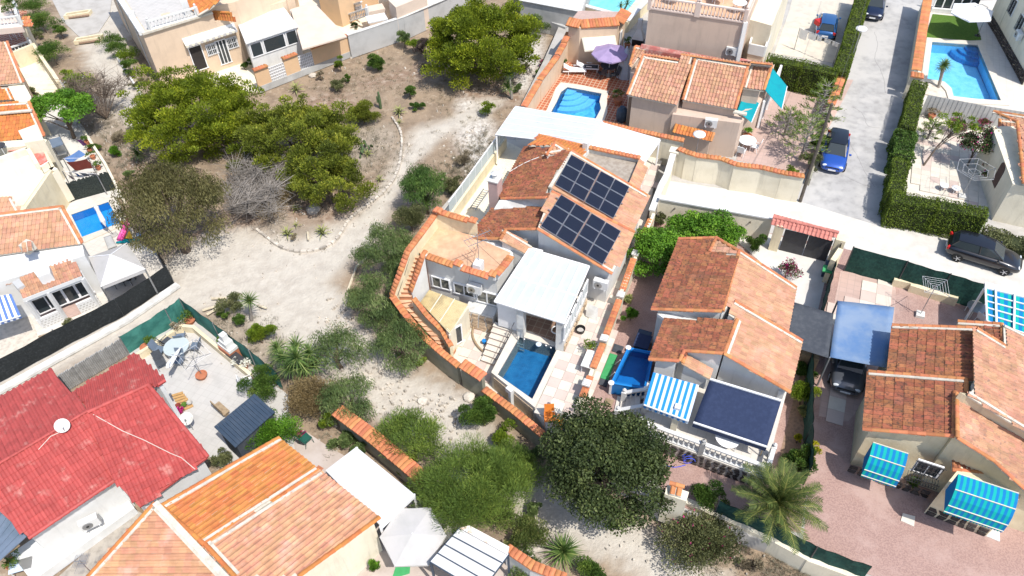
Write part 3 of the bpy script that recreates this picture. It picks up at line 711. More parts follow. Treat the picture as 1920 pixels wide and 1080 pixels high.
# ---------------------------- small builders
def bez(pts,n=24):
 """smooth curve through points (Catmull-Rom)"""
 pts=[Vector(p)for p in pts];q=[pts[0]]+pts+[pts[-1]];out=[]
 for i in range(1,len(q)-2):
  for k in range(n//(len(pts)-1)+1):
   t=k/(n//(len(pts)-1)+1);a,b,c,d=q[i-1],q[i],q[i+1],q[i+2]
   out.append(.5*((2*b)+(c-a)*t+(2*a-5*b+4*c-d)*t*t+(3*b-a-3*c+d)*t**3))
 out.append(pts[-1]);return out
def pot(p,r_,h,label,plant=None,m='terracotta',n=250,pr=None,cat='flowerpot',leaf=(.14,.06)):
 t=thing('flowerpot',p,label,cat)
 MB().lathe(p,[(r_*.7,0),(r_,h*.85),(r_*1.12,h*.86),(r_*1.12,h),(r_*.9,h),(r_*.88,h*.85)],14).build('pot',m,t)
 if plant:
  pr=pr or r_*1.8;P,d,lt,L=crown_points(p+UP*(h+pr*.5),(pr,pr,pr*.8),6,pr*.5,n)
  leaf_object('plant',P,d+rng.normal(0,.4,P.shape),.5+rng.normal(0,.2,n),leaf[0],leaf[1],plant,t)
 return t
def parasol(p,r_,h,m,label,sides=6,rise=.45,tilt=None,offset=None,canopy_lift=0,name='parasol',valance=.12):
 """p foot of its pole; offset moves the canopy for a cantilever arm"""
 t=thing(name,p,label,'parasol');c=p+UP*h+(offset or Vector())
 mb=MB();n=sides;mt=Matrix.Translation(c)@(tilt or Matrix.Identity(4));vs=[mt@Vector((0,0,rise))]
 for k in range(n):a=2*math.pi*k/n;vs.append(mt@Vector((r_*math.cos(a),r_*math.sin(a),0)))
 for k in range(n):a=2*math.pi*(k+.5)/n;q=r_*math.cos(math.pi/n)*.97;vs.append(mt@Vector((q*math.cos(a),q*math.sin(a),-.01)))
 for k in range(n):a=2*math.pi*k/n;vs.append(mt@Vector((r_*math.cos(a),r_*math.sin(a),-valance)))
 fs=[]
 for k in range(n):
  k2=(k+1)%n;fs+=[(0,1+k,1+n+k),(0,1+n+k,1+k2),(1+k,1+2*n+k,1+2*n+k2,1+n+k),(1+n+k,1+2*n+k2,1+k2)]
 mb.add(vs,fs);cn=mb.build('canopy',m,t)
 mb=MB()
 for k in range(n):mb.bar(vs[0]-UP*.04,vs[1+k]-UP*.03,.03)
 mb.build('ribs','metal_white',t)
 if offset:
  q=p+UP*h*1.12;MB().tube([p,p+UP*h*.7,q.lerp(c+UP*rise,.15),q.lerp(c+UP*rise,.6)+UP*.25,c+UP*(rise+.05)],.035,6).build('pole','metal_grey',t)
 else:MB().tube([p,c+UP*rise],.025,6).build('pole','metal_white',t)
 MB().lathe(p,[(.28,0),(.28,.05),(.08,.09),(.05,.25)],14).build('foot','black' if offset else 'conc2',t)
 return t
def chair(p,rz,label,m='metal_grey',seatm='shade_grey',recline=18,group=None,cat='chair',sling=True):
 t=thing('garden_chair',p,label,cat,group);B=Matrix.Translation(p)@Matrix.Rotation(rz,4,'Z')
 MB().box(None,(.5,.5,.04),mtx=B@Matrix.Translation((0,0,.43))).build('seat',seatm,t)
 bk=B@Matrix.Translation((0,.24,.44))@Matrix.Rotation(R(-recline),4,'X')@Matrix.Translation((0,0,.31))
 MB().box(None,(.5,.03,.6),mtx=bk).build('backrest',seatm,t)
 for x in(-.26,.26):
  mb=MB();mb.tube([B@Vector((x,-.24,0)),B@Vector((x,-.22,.62)),B@Vector((x,.24,.6))],.018,5);mb.build('front_leg',m,t)
  MB().tube([B@Vector((x,.3,0)),B@Vector((x,.1,.6))],.018,5).build('rear_leg',m,t)
 return t
def table(p,r_,h,label,m='pvc',round_=True,rz=0,size=None,legs='metal_white',cat='table',n=4):
 t=thing('garden_table',p,label,cat)
 if round_:MB().lathe(p+UP*(h-.04),[(r_*.97,0),(r_,.02),(r_,.04)],20).build('table_top',m,t)
 else:MB().box(p+UP*(h-.02),(size[0],size[1],.04),rz).build('table_top',m,t)
 sx,sy=(r_*.6,r_*.6)if round_ else(size[0]*.42,size[1]*.42);c,s=math.cos(rz),math.sin(rz)
 for a,b in((1,1),(1,-1),(-1,-1),(-1,1)):
  q=Vector((p.x+a*sx*c-b*sy*s,p.y+a*sx*s+b*sy*c,p.z));MB().tube([q,q+UP*(h-.04)],.02,5).build('leg',legs,t)
 return t
def lounger(p,rz,label,m='pvc',cover=None,group=None):
 t=thing('sun_lounger',p,label,'sun lounger',group);B=Matrix.Translation(p)@Matrix.Rotation(rz,4,'Z')
 mb=MB();mb.box(None,(.62,1.25,.05),mtx=B@Matrix.Translation((0,-.3,.33)))
 for x in(-.32,.32):mb.box(None,(.05,1.9,.07),mtx=B@Matrix.Translation((x,0,.33)))
 mb.build('bed',m,t)
 bk=B@Matrix.Translation((0,.32,.35))@Matrix.Rotation(R(32),4,'X')@Matrix.Translation((0,.33,.02))
 MB().box(None,(.62,.7,.05),mtx=bk).build('backrest',m,t)
 for x in(-.3,.3):
  MB().bar(B@Vector((x,.1,.55)),B@Vector((x,-.35,.52)),.06,.03).build('armrest',m,t)
  for y in(-.8,.5):MB().bar(B@Vector((x,y,0)),B@Vector((x,y,.32)),.05,.05).build('leg',m,t)
 if cover:MB().box(None,(.5,1.1,.02),mtx=B@Matrix.Translation((0,-.3,.37))).build('cushion',cover,t)
 return t
def dish(p,aim,r_,label,h=.5,group=None):
 t=thing('satellite_dish',p,label,'satellite dish',group);c=p+UP*h;z=aim.normalized();x=z.cross(UP).normalized();y=z.cross(x);mt=frame(c,x,y,z)
 MB().lathe(None,[(.03,0),(r_*.6,.035),(r_,.12),(r_*1.02,.12),(r_*1.0,.10),(r_*.6,.01),(.03,-.03)],20,mtx=mt).build('reflector','whitegrey',t,smooth=True)
 mb=MB();mb.bar(mt@Vector((0,r_,.08)),mt@Vector((0,r_*.2,r_*.9)),.025);mb.build('arm','metal_grey',t)
 MB().box(None,(.07,.07,.14),mtx=mt@Matrix.Translation((0,r_*.2,r_*.9))).build('receiver','metal_grey',t)
 MB().tube([p,c-z*.05],.025,6).build('mast','metal_grey',t);return t
def antenna(p,h,label,rz=0.0,L=1.2,lines=True):
 t=thing('tv_antenna',p,label,'antenna');MB().tube([p,p+UP*h],.022,6).build('mast','metal_grey',t)
 d=Vector((math.cos(rz),math.sin(rz),0));sd=Vector((-d.y,d.x,0))
 for z,l,n,s_ in((h*.95,L,9,.28),(h*.75,L*.7,6,.45)):
  c=p+UP*z;mb=MB();mb.bar(c-d*l/2,c+d*l/2,.025)
  for k in range(n):q=c+d*l*(k/(n-1)-.5);mb.bar(q-sd*s_,q+sd*s_,.012)
  mb.build('aerial','metal_grey',t)
 if lines:
  for a in(0,2.1,4.2):MB().bar(p+UP*h*.7,p+Vector((math.cos(a)*h*.5,math.sin(a)*h*.5,.02)),.012).build('guy_wire','metal_dark',t)
 return t
def rotary(p,h,r_,label,m='metal_grey',base=True,sides=4,rz=0.0,open_=True,rings=4):
 t=thing('clothes_airer',p,label,'clothes airer');MB().tube([p,p+UP*h],.025,6).build('pole',m,t)
 tips=[p+UP*(h if open_ else h*.9)+Vector((math.cos(rz+k*6.283/sides)*r_,math.sin(rz+k*6.283/sides)*r_,.15))for k in range(sides)];hub=p+UP*(h-.25)
 for q in tips:MB().bar(hub,q,.022).build('arm',m,t)
 mb=MB()
 for k in range(1,rings+1):
  s_=k/rings
  for i in range(sides):mb.bar(hub.lerp(tips[i],s_),hub.lerp(tips[(i+1)%sides],s_),.009)
 mb.build('washing_lines','whitefab',t)
 if base:MB().box(p+UP*.1,(.45,.45,.2),AXD).build('foot','whitegrey',t)
 return t
def cloth(a,b,drop,m,label,sway=.05,name='hanging_cloth',cat='washing',group=None,dirv=None):
 """a cloth pegged between a and b, hanging by drop"""
 mb=MB();nx,ny=8,5;d=b-a;sd=UP.cross(d).normalized();fs=[];vs=[]
 for j in range(ny+1):
  for i in range(nx+1):
   s_=i/nx;q=a+d*s_-UP*(.06*math.sin(math.pi*s_)+drop*j/ny)+sd*(math.sin(s_*9+j*.6)*sway*j/ny)
   if dirv is not None:q+=dirv*j/ny
   vs.append(q)
 for j in range(ny):
  for i in range(nx):fs.append((j*(nx+1)+i,j*(nx+1)+i+1,(j+1)*(nx+1)+i+1,(j+1)*(nx+1)+i))
 mb.add(vs,fs);n=len(vs)
 o=mb.build(name,m,None,label,cat,group,smooth=True);return o
def drape(rim,m,label,name='awning',parent=None,sag=.12,n=10,th=.015,ripple=.0,**k):
 """a stretched sheet between four corners"""
 a,b,c,d=rim;vs=[];fs=[]
 for lay in(0,1):
  for j in range(n+1):
   for i in range(n+1):
    s_,t_=i/n,j/n;q=a.lerp(b,s_).lerp(d.lerp(c,s_),t_);q=q-UP*(sag*4*(s_*(1-s_))**.8*(t_*(1-t_))**.8*2+lay*th)+UP*ripple*math.sin(t_*26+2*math.sin(s_*3))
    vs.append(q)
 N_=(n+1)**2
 for j in range(n):
  for i in range(n):
   q=(j*(n+1)+i,j*(n+1)+i+1,(j+1)*(n+1)+i+1,(j+1)*(n+1)+i);fs.append(q);fs.append(tuple(N_+x for x in reversed(q)))
 ed=[(i,i+1)for i in range(n)]+[(n*(n+1)+i+1,n*(n+1)+i)for i in range(n)]+[((j+1)*(n+1),j*(n+1))for j in range(n)]+[(j*(n+1)+n,(j+1)*(n+1)+n)for j in range(n)]
 fs+=[(b_,a_,a_+N_,b_+N_)for a_,b_ in ed]
 return MB().add(vs,fs).build(name,m,parent,label,smooth=True,**k)
def striped_sheet(parent,a,b,c,d,n,ms,name='canopy',th=.02,scallop=0.0,label=None):
 """a (top left) b (top right) c (bottom right) d (bottom left): fabric in n stripes of alternate colours, with a scalloped valance"""
 mb=MB();nr=(b-a).cross(d-a).normalized()
 if nr.z<0:nr=-nr
 for i in range(n):
  p,q,r_,s_=a.lerp(b,i/n),a.lerp(b,(i+1)/n),d.lerp(c,(i+1)/n),d.lerp(c,i/n)
  mb.prism([x-nr*th for x in(s_,r_,q,p)],[s_,r_,q,p],i%2)
  if scallop:m_=s_.lerp(r_,.5);mb.add([s_,r_,r_-UP*scallop*.7,m_-UP*scallop,s_-UP*scallop*.7],[(0,4,3,2,1)],i%2)
 return mb.build(name,ms,parent,label)
def car(p,heading,label,paint,L=4.1,W=1.76,H=1.46,roof=None,glass='glass_dark',plate=True,group=None):
 """hatchback; p on the ground under its middle, heading = direction of its nose"""
 t=thing('parked_car',p,label,'car',group);f=xy(heading).normalized();B=frame(p,Vector((-f.y,f.x,0)),f,UP)if False else frame(p,f.cross(UP),f,UP)
 st=[(-.5,.60,.38,.55,.62,.52),(-.488,.80,.25,.60,.80,.70),(-.44,.93,.20,.66,.93,.80),(-.3,.99,.19,.70,.96,.84),(-.1,1.0,.18,.70,.95,.85),(.12,1.0,.18,.69,.94,.85),(.24,.99,.19,.67,.92,.82),(.36,.97,.20,.64,.84,.76),(.44,.90,.21,.58,.74,.68),(.485,.74,.26,.50,.62,.56),(.5,.55,.34,.46,.52,.45)]
 vs=[];k=9
 for y,hw,zl,zs,zt,ht in st:
  a=W/2
  prof=[(-.92*hw*a,zl),(-hw*a,(zl+zs)*.5),(-hw*a*.995,zs),(-(hw*.5+ht*.5)*a,(zs+zt)/2+.04),(-ht*a*.9,zt),(0,zt+.035),]
  prof=prof+[(-x,z)for x,z in reversed(prof[:-1])]
  vs+=[B@Vector((x,y*L,z))for x,z in prof]
 n=11;fs=[(i*n+j,(i+1)*n+j,(i+1)*n+j+1,i*n+j+1)for i in range(len(st)-1)for j in range(n-1)]
 fs+=[((i+1)*n,i*n,i*n+n-1,(i+1)*n+n-1)for i in range(len(st)-1)]+[tuple(reversed(range(0,n)))[::-1],tuple(range((len(st)-1)*n,len(st)*n))[::-1]]
 o=MB().add(vs,fs).build('body',paint,t,smooth=True);sb=o.modifiers.new("s",'SUBSURF');sb.levels=sb.render_levels=1
 a=W/2
 def cab(y,hx,z):return[B@Vector((-hx*a,y*L,z)),B@Vector((hx*a,y*L,z))]
 low=[(-.455,.70),(-.30,.80),(.02,.81),(.235,.74)];top=[(-.385,.58),(-.26,.63),(-.02,.63),(.075,.58)]
 vs=[B@Vector((-x*a,y*L,.93))for y,x in low]+[B@Vector((x*a,y*L,.93))for y,x in reversed(low)]
 zt=[H-.07,H-.015,H-.01,H-.06]
 vs2=[B@Vector((-x*a,y*L,z))for(y,x),z in zip(top,zt)]+[B@Vector((x*a,y*L,z))for(y,x),z in reversed(list(zip(top,zt)))]
 MB().prism(vs,vs2).build('windows',glass,t)
 g=[];mb=MB()
 for i,((y,x),z)in enumerate(zip(top,zt)):
  for s_ in(-1.03,-.6,0,.6,1.03):g.append(B@Vector((s_*x*a,y*L*(1.02 if i in(0,)else 1),z+.012+(.028 if abs(s_)<.9 else 0))))
 mb.add(g,[(i*5+j,i*5+j+1,(i+1)*5+j+1,(i+1)*5+j)for i in range(3)for j in range(4)])
 mb.build('roof',roof or paint,t,smooth=True)
 mb=MB()
 for s_ in(-1,1):
  for(yl,xl),(yt,xt),zt_ in((low[0],top[0],zt[0]),(low[3],top[3],zt[3])):mb.bar(B@Vector((s_*(xl*a+.005),yl*L,.93)),B@Vector((s_*(xt*a+.005),yt*L,zt_)),.06,.05)
  mb.bar(B@Vector((s_*.808*a,-.08*L,.93)),B@Vector((s_*.64*a,-.1*L,H-.03)),.06,.04)
 mb.build('pillars',roof or paint,t)
 for s_ in(-1,1):
  for y in(.305,-.315):
   c=Vector((s_*(W/2-.1),y*L,.31));mt=B@Matrix.Translation(c)@Matrix.Rotation(R(90)*s_,4,'Y')
   ty=MB().lathe(None,[(.2,-.1),(.3,-.1),(.315,-.06),(.315,.07),(.3,.105),(.22,.108)],20,mtx=mt);w_=ty.build('wheel','tyre',t)
   mb=MB();mb.lathe(None,[(.06,.10),(.05,.118)],8,mtx=mt)
   for q in range(5):mb.bar(mt@Vector((0,0,.112)),mt@Vector((math.cos(q*1.2566)*.2,math.sin(q*1.2566)*.2,.11)),.06,.02)
   mb.build('rim','alloy',w_)
  MB().lathe(None,[(.0,-.03),(.15,-.02),(.16,.02),(.03,.05)],8,mtx=B@Matrix.Translation((s_*.30*W,.462*L,.64))@Matrix.Rotation(R(-55),4,'X')@Matrix.Scale(.55,4,(0,1,0))).build('headlight','headlamp',t)
  MB().box(None,(.22,.1,.2),mtx=B@Matrix.Translation((s_*.375*W,-.478*L,.78))@Matrix.Rotation(-s_*R(25),4,'Z')).build('tail_light','red_pl',t)
  MB().lathe(None,[(.0,-.1),(.07,-.07),(.08,.05),(.02,.08)],8,mtx=B@Matrix.Translation((s_*(W/2+.06),.17*L,.98))@Matrix.Rotation(R(90),4,'Y')).build('mirror',paint,t)
 for y,z,rx in((.499,.42,8),(-.499,.52,-8)):
  MB().box(None,(.5,.02,.11),mtx=B@Matrix.Translation((0,y*L+math.copysign(.02,y),z))).build('number_plate','pvc',t)
 MB().box(None,(.9,.03,.13),mtx=B@Matrix.Translation((0,.492*L,.56))).build('grille','black',t)
 return t
M['headlamp']=glassy('headlamp',(.6,.63,.66),.1)
def paint(name,c):
 m,nt,b=nodes_of(name);b.inputs["Base Color"].default_value=rgb(c);b.inputs["Metallic"].default_value=.35;b.inputs["Roughness"].default_value=.28
 b.inputs["Coat Weight"].default_value=1.0;b.inputs["Coat Roughness"].default_value=.04;return m
M['p_blue']=paint('blue_car_paint',(.02,.09,.42));M['p_black']=paint('black_car_paint',(.012,.013,.018));M['p_navy']=paint('navy_car_paint',(.008,.016,.05));M['p_silver']=paint('dark_silver_paint',(.10,.11,.13));M['p_steelblue']=paint('steel_blue_paint',(.02,.10,.28))
def pavers(parent,outline,z,size,ms,th=.05,ang=AXD,check=True,gap=.012,holes=()):
 """square slabs laid over an outline"""
 c,s=math.cos(ang),math.sin(ang);ax=Vector((c,s,0));ay=Vector((-s,c,0));P2=[(p.dot(ax),p.dot(ay))for p in map(xy,outline)]
 key=('pav',size,th,tuple(ms));
 if key not in TM:TM[key]=[MB().box(Vector((0,0,0)),(size-gap,size-gap,th)).mesh('paving_slab',m)for m in ms]
 x0=math.floor(min(p[0]for p in P2)/size);x1=math.ceil(max(p[0]for p in P2)/size);y0=math.floor(min(p[1]for p in P2)/size);y1=math.ceil(max(p[1]for p in P2)/size);cnt=0
 for i in range(x0,x1):
  for j in range(y0,y1):
   q=((i+.5)*size,(j+.5)*size)
   if inside(q,P2)and not any(inside(q,[(p.dot(ax),p.dot(ay))for p in map(xy,h)])for h in holes):
    k=(i+j)%2 if check else int(random.random()<.35);cnt+=1
    o=ax*q[0]+ay*q[1];o.z=z-th/2+.006+random.uniform(0,.004)
    inst('paving_slab',TM[key][k%len(ms)],frame(o,ax,ay,UP),parent)
 return cnt
 # ---------------------------- ground
E0=1.0
def seg_dist(X,Y,a,b):
 d=b-a;L2=d.x*d.x+d.y*d.y+1e-9
 t=np.clip(((X-a.x)*d.x+(Y-a.y)*d.y)/L2,0,1)
 return np.hypot(X-a.x-t*d.x,Y-a.y-t*d.y),t
PATHS=[[(-40,738,1.5),(60,690,1.4),(200,620,1.35),(320,560,1.7),(400,530,2.3),(480,500,3.0)],[(330,500,1.6),(420,480,2.6),(520,520,3.2),(600,480,2.4),(660,440,1.7),(700,400,1.1),(730,350,.8),(762,300,1.0),(800,255,1.2),(860,225,1.0),(930,190,.5)],[(500,520,2.8),(570,580,2.4),(610,640,1.8),(690,700,1.8),(760,745,1.8),(820,790,1.8),(870,830,1.7),(900,880,1.5)],[(980,930,.9),(1060,975,1.2),(1140,1000,1.3),(1230,1040,1.3),(1300,1100,1.3)],[(160,-30,3.2),(190,60,2.6),(215,130,1.5),(235,175,1.2),(262,230,.9)],]
ROCKY=[[(640,600,.5),(680,680,.5),(740,740,.6),(800,760,1.0),(850,760,.8)],[(880,200,1.2),(900,300,1.2)],[(960,1070,.6),(1010,1030,.5)],[(1000,60,1.0),(980,160,.9)]]
LITTER=[[(600,190,1.2),(640,200,1.5)],[(700,150,.8),(850,130,1.2)],[(560,400,1.2),(660,350,1.4)],[(240,300,1.6),(280,340,1.2)],[(1000,175,2.2),(900,170,1.5)],[(430,420,1.5),(330,470,1.0)],[(640,400,1.4)],[(870,120,1.5),(780,130,1.0)],[(1180,985,.8),(1250,1000,.8)],[(700,790,.7),(650,690,.6)]]
GREYG=[[(570,380,2.5),(620,320,2.5),(700,260,2.0)],[(520,430,2.0),(600,440,1.2)],[(250,280,2.2),(300,250,2)],[(450,600,2.0),(500,660,2)],[(170,180,1.6),(190,240,1.5)]]
def field(X,Y,lines,soft):
 best=np.full(X.shape,1e9)
 for ln in lines:
  pts=[(G(u,v),h)for u,v,h in ln]
  if len(pts)==1:pts=pts*2
  for(a,ha),(b,hb)in zip(pts[:-1],pts[1:]):
   d,t=seg_dist(X,Y,a,b);best=np.minimum(best,d-(ha+(hb-ha)*t))
 return np.clip(.5-best/soft,0,1)
def wob(X,Y,s,seed):
 r_=np.random.default_rng(seed);o=np.zeros_like(X)
 for k in range(10):
  a=r_.uniform(0,6.28);f=s*r_.uniform(.5,2.6);o+=np.sin((X*math.cos(a)+Y*math.sin(a))*f+r_.uniform(0,6.28))/10**.5
 return o
def build_ground():
 nx,ny=440,360;xs=np.linspace(-62,62,nx);ys=np.linspace(6,92,ny)
 xs=np.concatenate([[-3000,-700,-200],xs,[200,700,3000]]);ys=np.concatenate([[-1500,-300,-60],ys,[200,700,3000]])
 X,Y=np.meshgrid(xs,ys);n=X.size
 w1=wob(X,Y,1.1,3);w2=wob(X,Y,4.0,5)
 pth=field(X+w1*.35+w2*.12,Y+w2*.2,PATHS,1.3)
 rk=field(X+w1*.3,Y+w2*.2,ROCKY,1.4);li=field(X+w1*.5,Y+w1*.4+w2*.15,LITTER,1.6);gr=field(X+w1*.4,Y,GREYG,1.6)
 RU=[]
 for ln in PATHS[:4]:
  g=[G(u,v)for u,v,h in ln]
  for s_ in(-.62,.62):
   q=[]
   for i,p in enumerate(g):
    d=(g[min(i+1,len(g)-1)]-g[max(i-1,0)]).normalized();q.append(p+Vector((-d.y,d.x,0))*s_)
   RU.append(q)
 rut=np.zeros_like(X)
 for q in RU:
  for a,b in zip(q[:-1],q[1:]):d,t=seg_dist(X+w1*.12,Y+w2*.05,a,b);rut=np.maximum(rut,np.clip(1-d/.32,0,1))
 Z=-.05-rut*.03+w1*.025*(1-pth)+w2*.012*(1-pth)
 Z=np.where((np.abs(X)>62)|(Y>92)|(Y<6),-.05,Z)
 me=bpy.data.meshes.new("ground");V=np.stack([X,Y,Z],-1).reshape(-1,3)
 c=len(xs);i=np.arange(c-1)[None,:]+np.arange(len(ys)-1)[:,None]*c
 F=np.stack([i,i+1,i+c+1,i+c],-1).reshape(-1,4)
 me.vertices.add(n);me.vertices.foreach_set("co",V.ravel());me.loops.add(F.size);me.loops.foreach_set("vertex_index",F.ravel().astype(np.int32))
 me.polygons.add(len(F));me.polygons.foreach_set("loop_start",np.arange(0,F.size,4,dtype=np.int32))
 for nm,a in(("path",pth),("rocky",rk),("litter",li),("greyish",gr),("rut",rut)):
  at=me.attributes.new(nm,'FLOAT','POINT');at.data.foreach_set("value",a.ravel().astype(np.float32))
 me.polygons.foreach_set("use_smooth",[True]*len(F));me.update();me.validate()
 m,nt,b=nodes_of("dry_limestone_ground");v=pos_vec(nt)
 def at(nm):
  a=N(nt,"ShaderNodeAttribute",attribute_name=nm);return a.outputs["Fac"]
 def mixf(a,c2,fac):
  mx=N(nt,"ShaderNodeMix");mx.data_type='RGBA';nt.links.new(fac,mx.inputs[0]);nt.links.new(a,mx.inputs[6])
  if isinstance(c2,tuple):mx.inputs[7].default_value=rgb(c2)
  else:nt.links.new(c2,mx.inputs[7])
  return mx.outputs[2]
 base=noise_mix(nt,(.31,.235,.165),(.21,.16,.115),.8,.35,.7,vec=v,detail=8)
 base=noise_mix(nt,base,(.42,.35,.27),2.1,.52,.72,vec=v,detail=9,rough=.72)
 gcol=noise_mix(nt,(.28,.235,.185),(.37,.31,.245),1.2,.4,.65,vec=v,detail=8)
 base=mixf(base,gcol,at("greyish"))
 lc=noise_mix(nt,(.25,.175,.125),(.38,.30,.235),1.8,.45,.66,vec=v,detail=8);base=mixf(base,lc,at("litter"))
 rc=noise_mix(nt,(.58,.545,.49),(.36,.32,.28),3.2,.45,.6,vec=v,detail=8,rough=.75);base=mixf(base,rc,at("rocky"))
 pc=noise_mix(nt,(.50,.46,.395),(.42,.38,.325),1.1,.4,.7,vec=v,detail=8)
 pc=noise_mix(nt,pc,(.40,.36,.31),3.2,.56,.8,vec=v,detail=9,rough=.75)
 base=mixf(base,pc,at("path"))
 rr=N(nt,"ShaderNodeMath",operation='MULTIPLY');rr.inputs[1].default_value=.55;nt.links.new(at("rut"),rr.inputs[0]);base=mixf(base,noise_mix(nt,(.40,.355,.30),(.58,.54,.47),2.0,.4,.7,vec=v,detail=6),rr.outputs[0])
 base=noise_mix(nt,base,(.20,.165,.13),9.0,.66,.82,vec=v,detail=5,rough=.8)
 base=noise_mix(nt,base,(.68,.64,.57),12.0,.66,.78,vec=v,detail=4,rough=.7)
 nt.links.new(base,b.inputs["Base Color"]);b.inputs["Roughness"].default_value=.95;b.inputs["Specular IOR Level"].default_value=.1
 bump(nt,b,7,.9,.06,vec=v)
 me.materials.append(m);o=bpy.data.objects.new("ground",me);COL.objects.link(o);tag(o,kind='structure');reg(o,(0,0,0));M['ground']=m
 return o
GROUND=build_ground()
POOLS=[([(1062,162),(1128,174),(1126,190),(1128,204),(1118,224),(1070,219),(1030,211),(1042,190),(1052,170)],1.12),([(1747,77),(1834,83),(1856,136),(1878,189),(1787,182),(1782,166),(1769,154),(1737,148)],1.1),([(1095,-64),(1245,-64),(1170,34),(1094,16)],1.1)]
def sheet(name,px,z,m,th=.3,kind='structure',parent=None,holes=(),**k):
 pts=[G(q[0],q[1],q[2]if len(q)>2 else z)for q in px]
 if holes:
  from mathutils.geometry import tessellate_polygon
  loops=[[Vector((p.x,p.y,z))for p in ccw(pts)]]+[[Vector((p.x,p.y,z))for p in ccw([G(u,v,hz)for u,v in POOLS[h][0]])]for h,hz in((h,POOLS[h][1])for h in holes)]
  mb=MB();flat=[p for l in loops for p in l];tr=[]
  for a,b,c in tessellate_polygon(loops):
   A_,B_,C_2=flat[a],flat[b],flat[c];tr.append((a,b,c)if(B_-A_).cross(C_2-A_).z>0 else(a,c,b))
  mb.add(flat,tr);i0=0
  for l in loops:
   n=len(l);low=[p-UP*th for p in l];mb.add(l+low,[(i,n+i,n+(i+1)%n,(i+1)%n)for i in range(n)])
  return mb.build(name,m,parent,kind=kind,**k)
 return MB().ext(pts,z-th,z).build(name,m,parent,kind=kind,**k)
sheet('terrace_ground',[(1052,40),(1020,112),(975,200),(940,255),(815,405),(790,500),(930,585),(968,611,1.58),(1062,642,1.58),(1003,764,1.58),(1040,815),(1150,895),(1245,960),(1300,975),(1420,1010),(1520,1046),(1650,1100),(2300,1300),(2600,-200),(1085,-200),(1085,10)],E0,'conc2',1.6,holes=(0,1,2))
lane=sheet('street',[(1590,-60),(1745,-60),(1728,40),(1655,425),(1500,378),(1540,230),(1582,140),(1600,60)],E0+.016,'asphalt',.1)
sheet('street_slab',[(1246,338),(1500,374),(1505,366),(1520,372),(1530,355),(1580,378),(1620,392),(1655,425),(1700,430),(1860,470),(2000,505),(2000,590),(1845,540),(1590,470),(1560,445),(1450,408),(1240,372)],E0+.008,'concrete',.1)
crack=MB()
for pts in([(1640,60),(1646,85),(1641,110),(1655,140),(1660,175)],[(1590,262),(1606,290),(1620,318),(1640,350)],[(1585,330),(1608,342),(1632,350)],[(1608,20),(1625,32),(1650,38)],[(1600,200),(1618,214),(1628,236),(1650,240)]):
 q=[G(p.x+random.uniform(-1.2,1.2),p.y,E0+.018)for p in bez([Vector((a_,b_,0))for a_,b_ in pts],16)]
 for a,b in zip(q[:-1],q[1:]):crack.bar(a,b,.025,.004)
crack.build('joint_crack',mat('crack_filler',(.26,.25,.24),(.22,.21,.2),3),None,kind='structure')
def scatter_stones(n,pts,spread,smin,smax,name='loose_stones',z=0.0):
 mb=MB();base=[(-.5,-.4,0),(.45,-.5,0),(.55,.3,0),(-.1,.6,0),(-.6,.2,0)]
 ws=[G(u,v,z)for u,v in pts]
 for i in range(n):
  k=random.random()*(len(ws)-1);a,b=ws[int(k)],ws[int(k)+1];p=a.lerp(b,k%1)+Vector((random.gauss(0,spread),random.gauss(0,spread),0))
  s=random.uniform(smin,smax)*random.uniform(.6,1);rz=random.uniform(0,6.28);c_,s_=math.cos(rz),math.sin(rz);q=random.uniform(.6,1)
  B=[Vector((p.x+(x*c_-y*s_*q)*s,p.y+(x*s_+y*c_*q)*s,z-.06))for x,y,_ in base]
  T=[x.lerp(p,.35)+Vector((random.uniform(-.1,.1)*s,random.uniform(-.1,.1)*s,.06+s*.42))for x in B]
  mb.prism(B,T,cap_b=False)
 return mb.build(name,'rock',None,kind='stuff',label='scattered pale limestone fragments lying on the dry ground')
scatter_stones(260,[(640,560),(650,640),(700,700),(760,750),(820,760),(880,790)],.6,.07,.26)
scatter_stones(240,[(560,340),(640,330),(720,260),(690,420),(560,440),(520,400)],2.4,.05,.17)
scatter_stones(110,[(640,110),(720,100),(820,160),(900,230),(860,300),(900,330),(930,240),(1010,120)],1.9,.06,.24)
scatter_stones(120,[(400,590),(460,620),(500,680),(640,800),(700,800)],1.1,.05,.18)
scatter_stones(110,[(900,860),(1000,940),(1150,990),(1260,1040),(1400,1060)],1.0,.05,.16)
scatter_stones(200,[(160,200),(220,260),(260,300)],1.4,.05,.16)
def ground_cover(name,pts,n,spread,h,m,label,z=0.0,per=16,wd=.02):
 ws=[G(u,v,z)for u,v in pts];P=[];D=[];T=[]
 for i in range(n):
  k=random.random()*(len(ws)-1);a,b=ws[int(k)],ws[int(k)+1];p=a.lerp(b,k%1)+Vector((random.gauss(0,spread),random.gauss(0,spread),0));s=random.uniform(.5,1.3);tn=random.uniform(.2,.8)
  for j in range(per):
   d=Vector((random.gauss(0,.6),random.gauss(0,.6),random.uniform(.4,1.1))).normalized();l=h*s*random.uniform(.6,1.1);q=p+d*l*.45+Vector((random.gauss(0,.06),random.gauss(0,.06),0))*s*2;q.z=z+abs(d.z)*l*.45
   P.append(q);D.append(d);T.append(tn+random.gauss(0,.1))
 return tag(leaf_object(name,np.array([tuple(x)for x in P]),np.array([tuple(x)for x in D]),np.array(T),h,wd,m,None,kind='stuff'),label)
ground_cover('dry_grass',[(560,340),(640,330),(700,260),(620,150),(720,130),(860,160),(950,250),(900,340),(860,300)],900,2.0,.2,'dry','low straw-coloured dry tufts over the open lot')
ground_cover('dry_scrub',[(560,420),(620,300),(690,330),(700,250),(560,300)],300,1.7,.2,'greyveg','grey-brown low scrub on the open lot between the pines and the path')
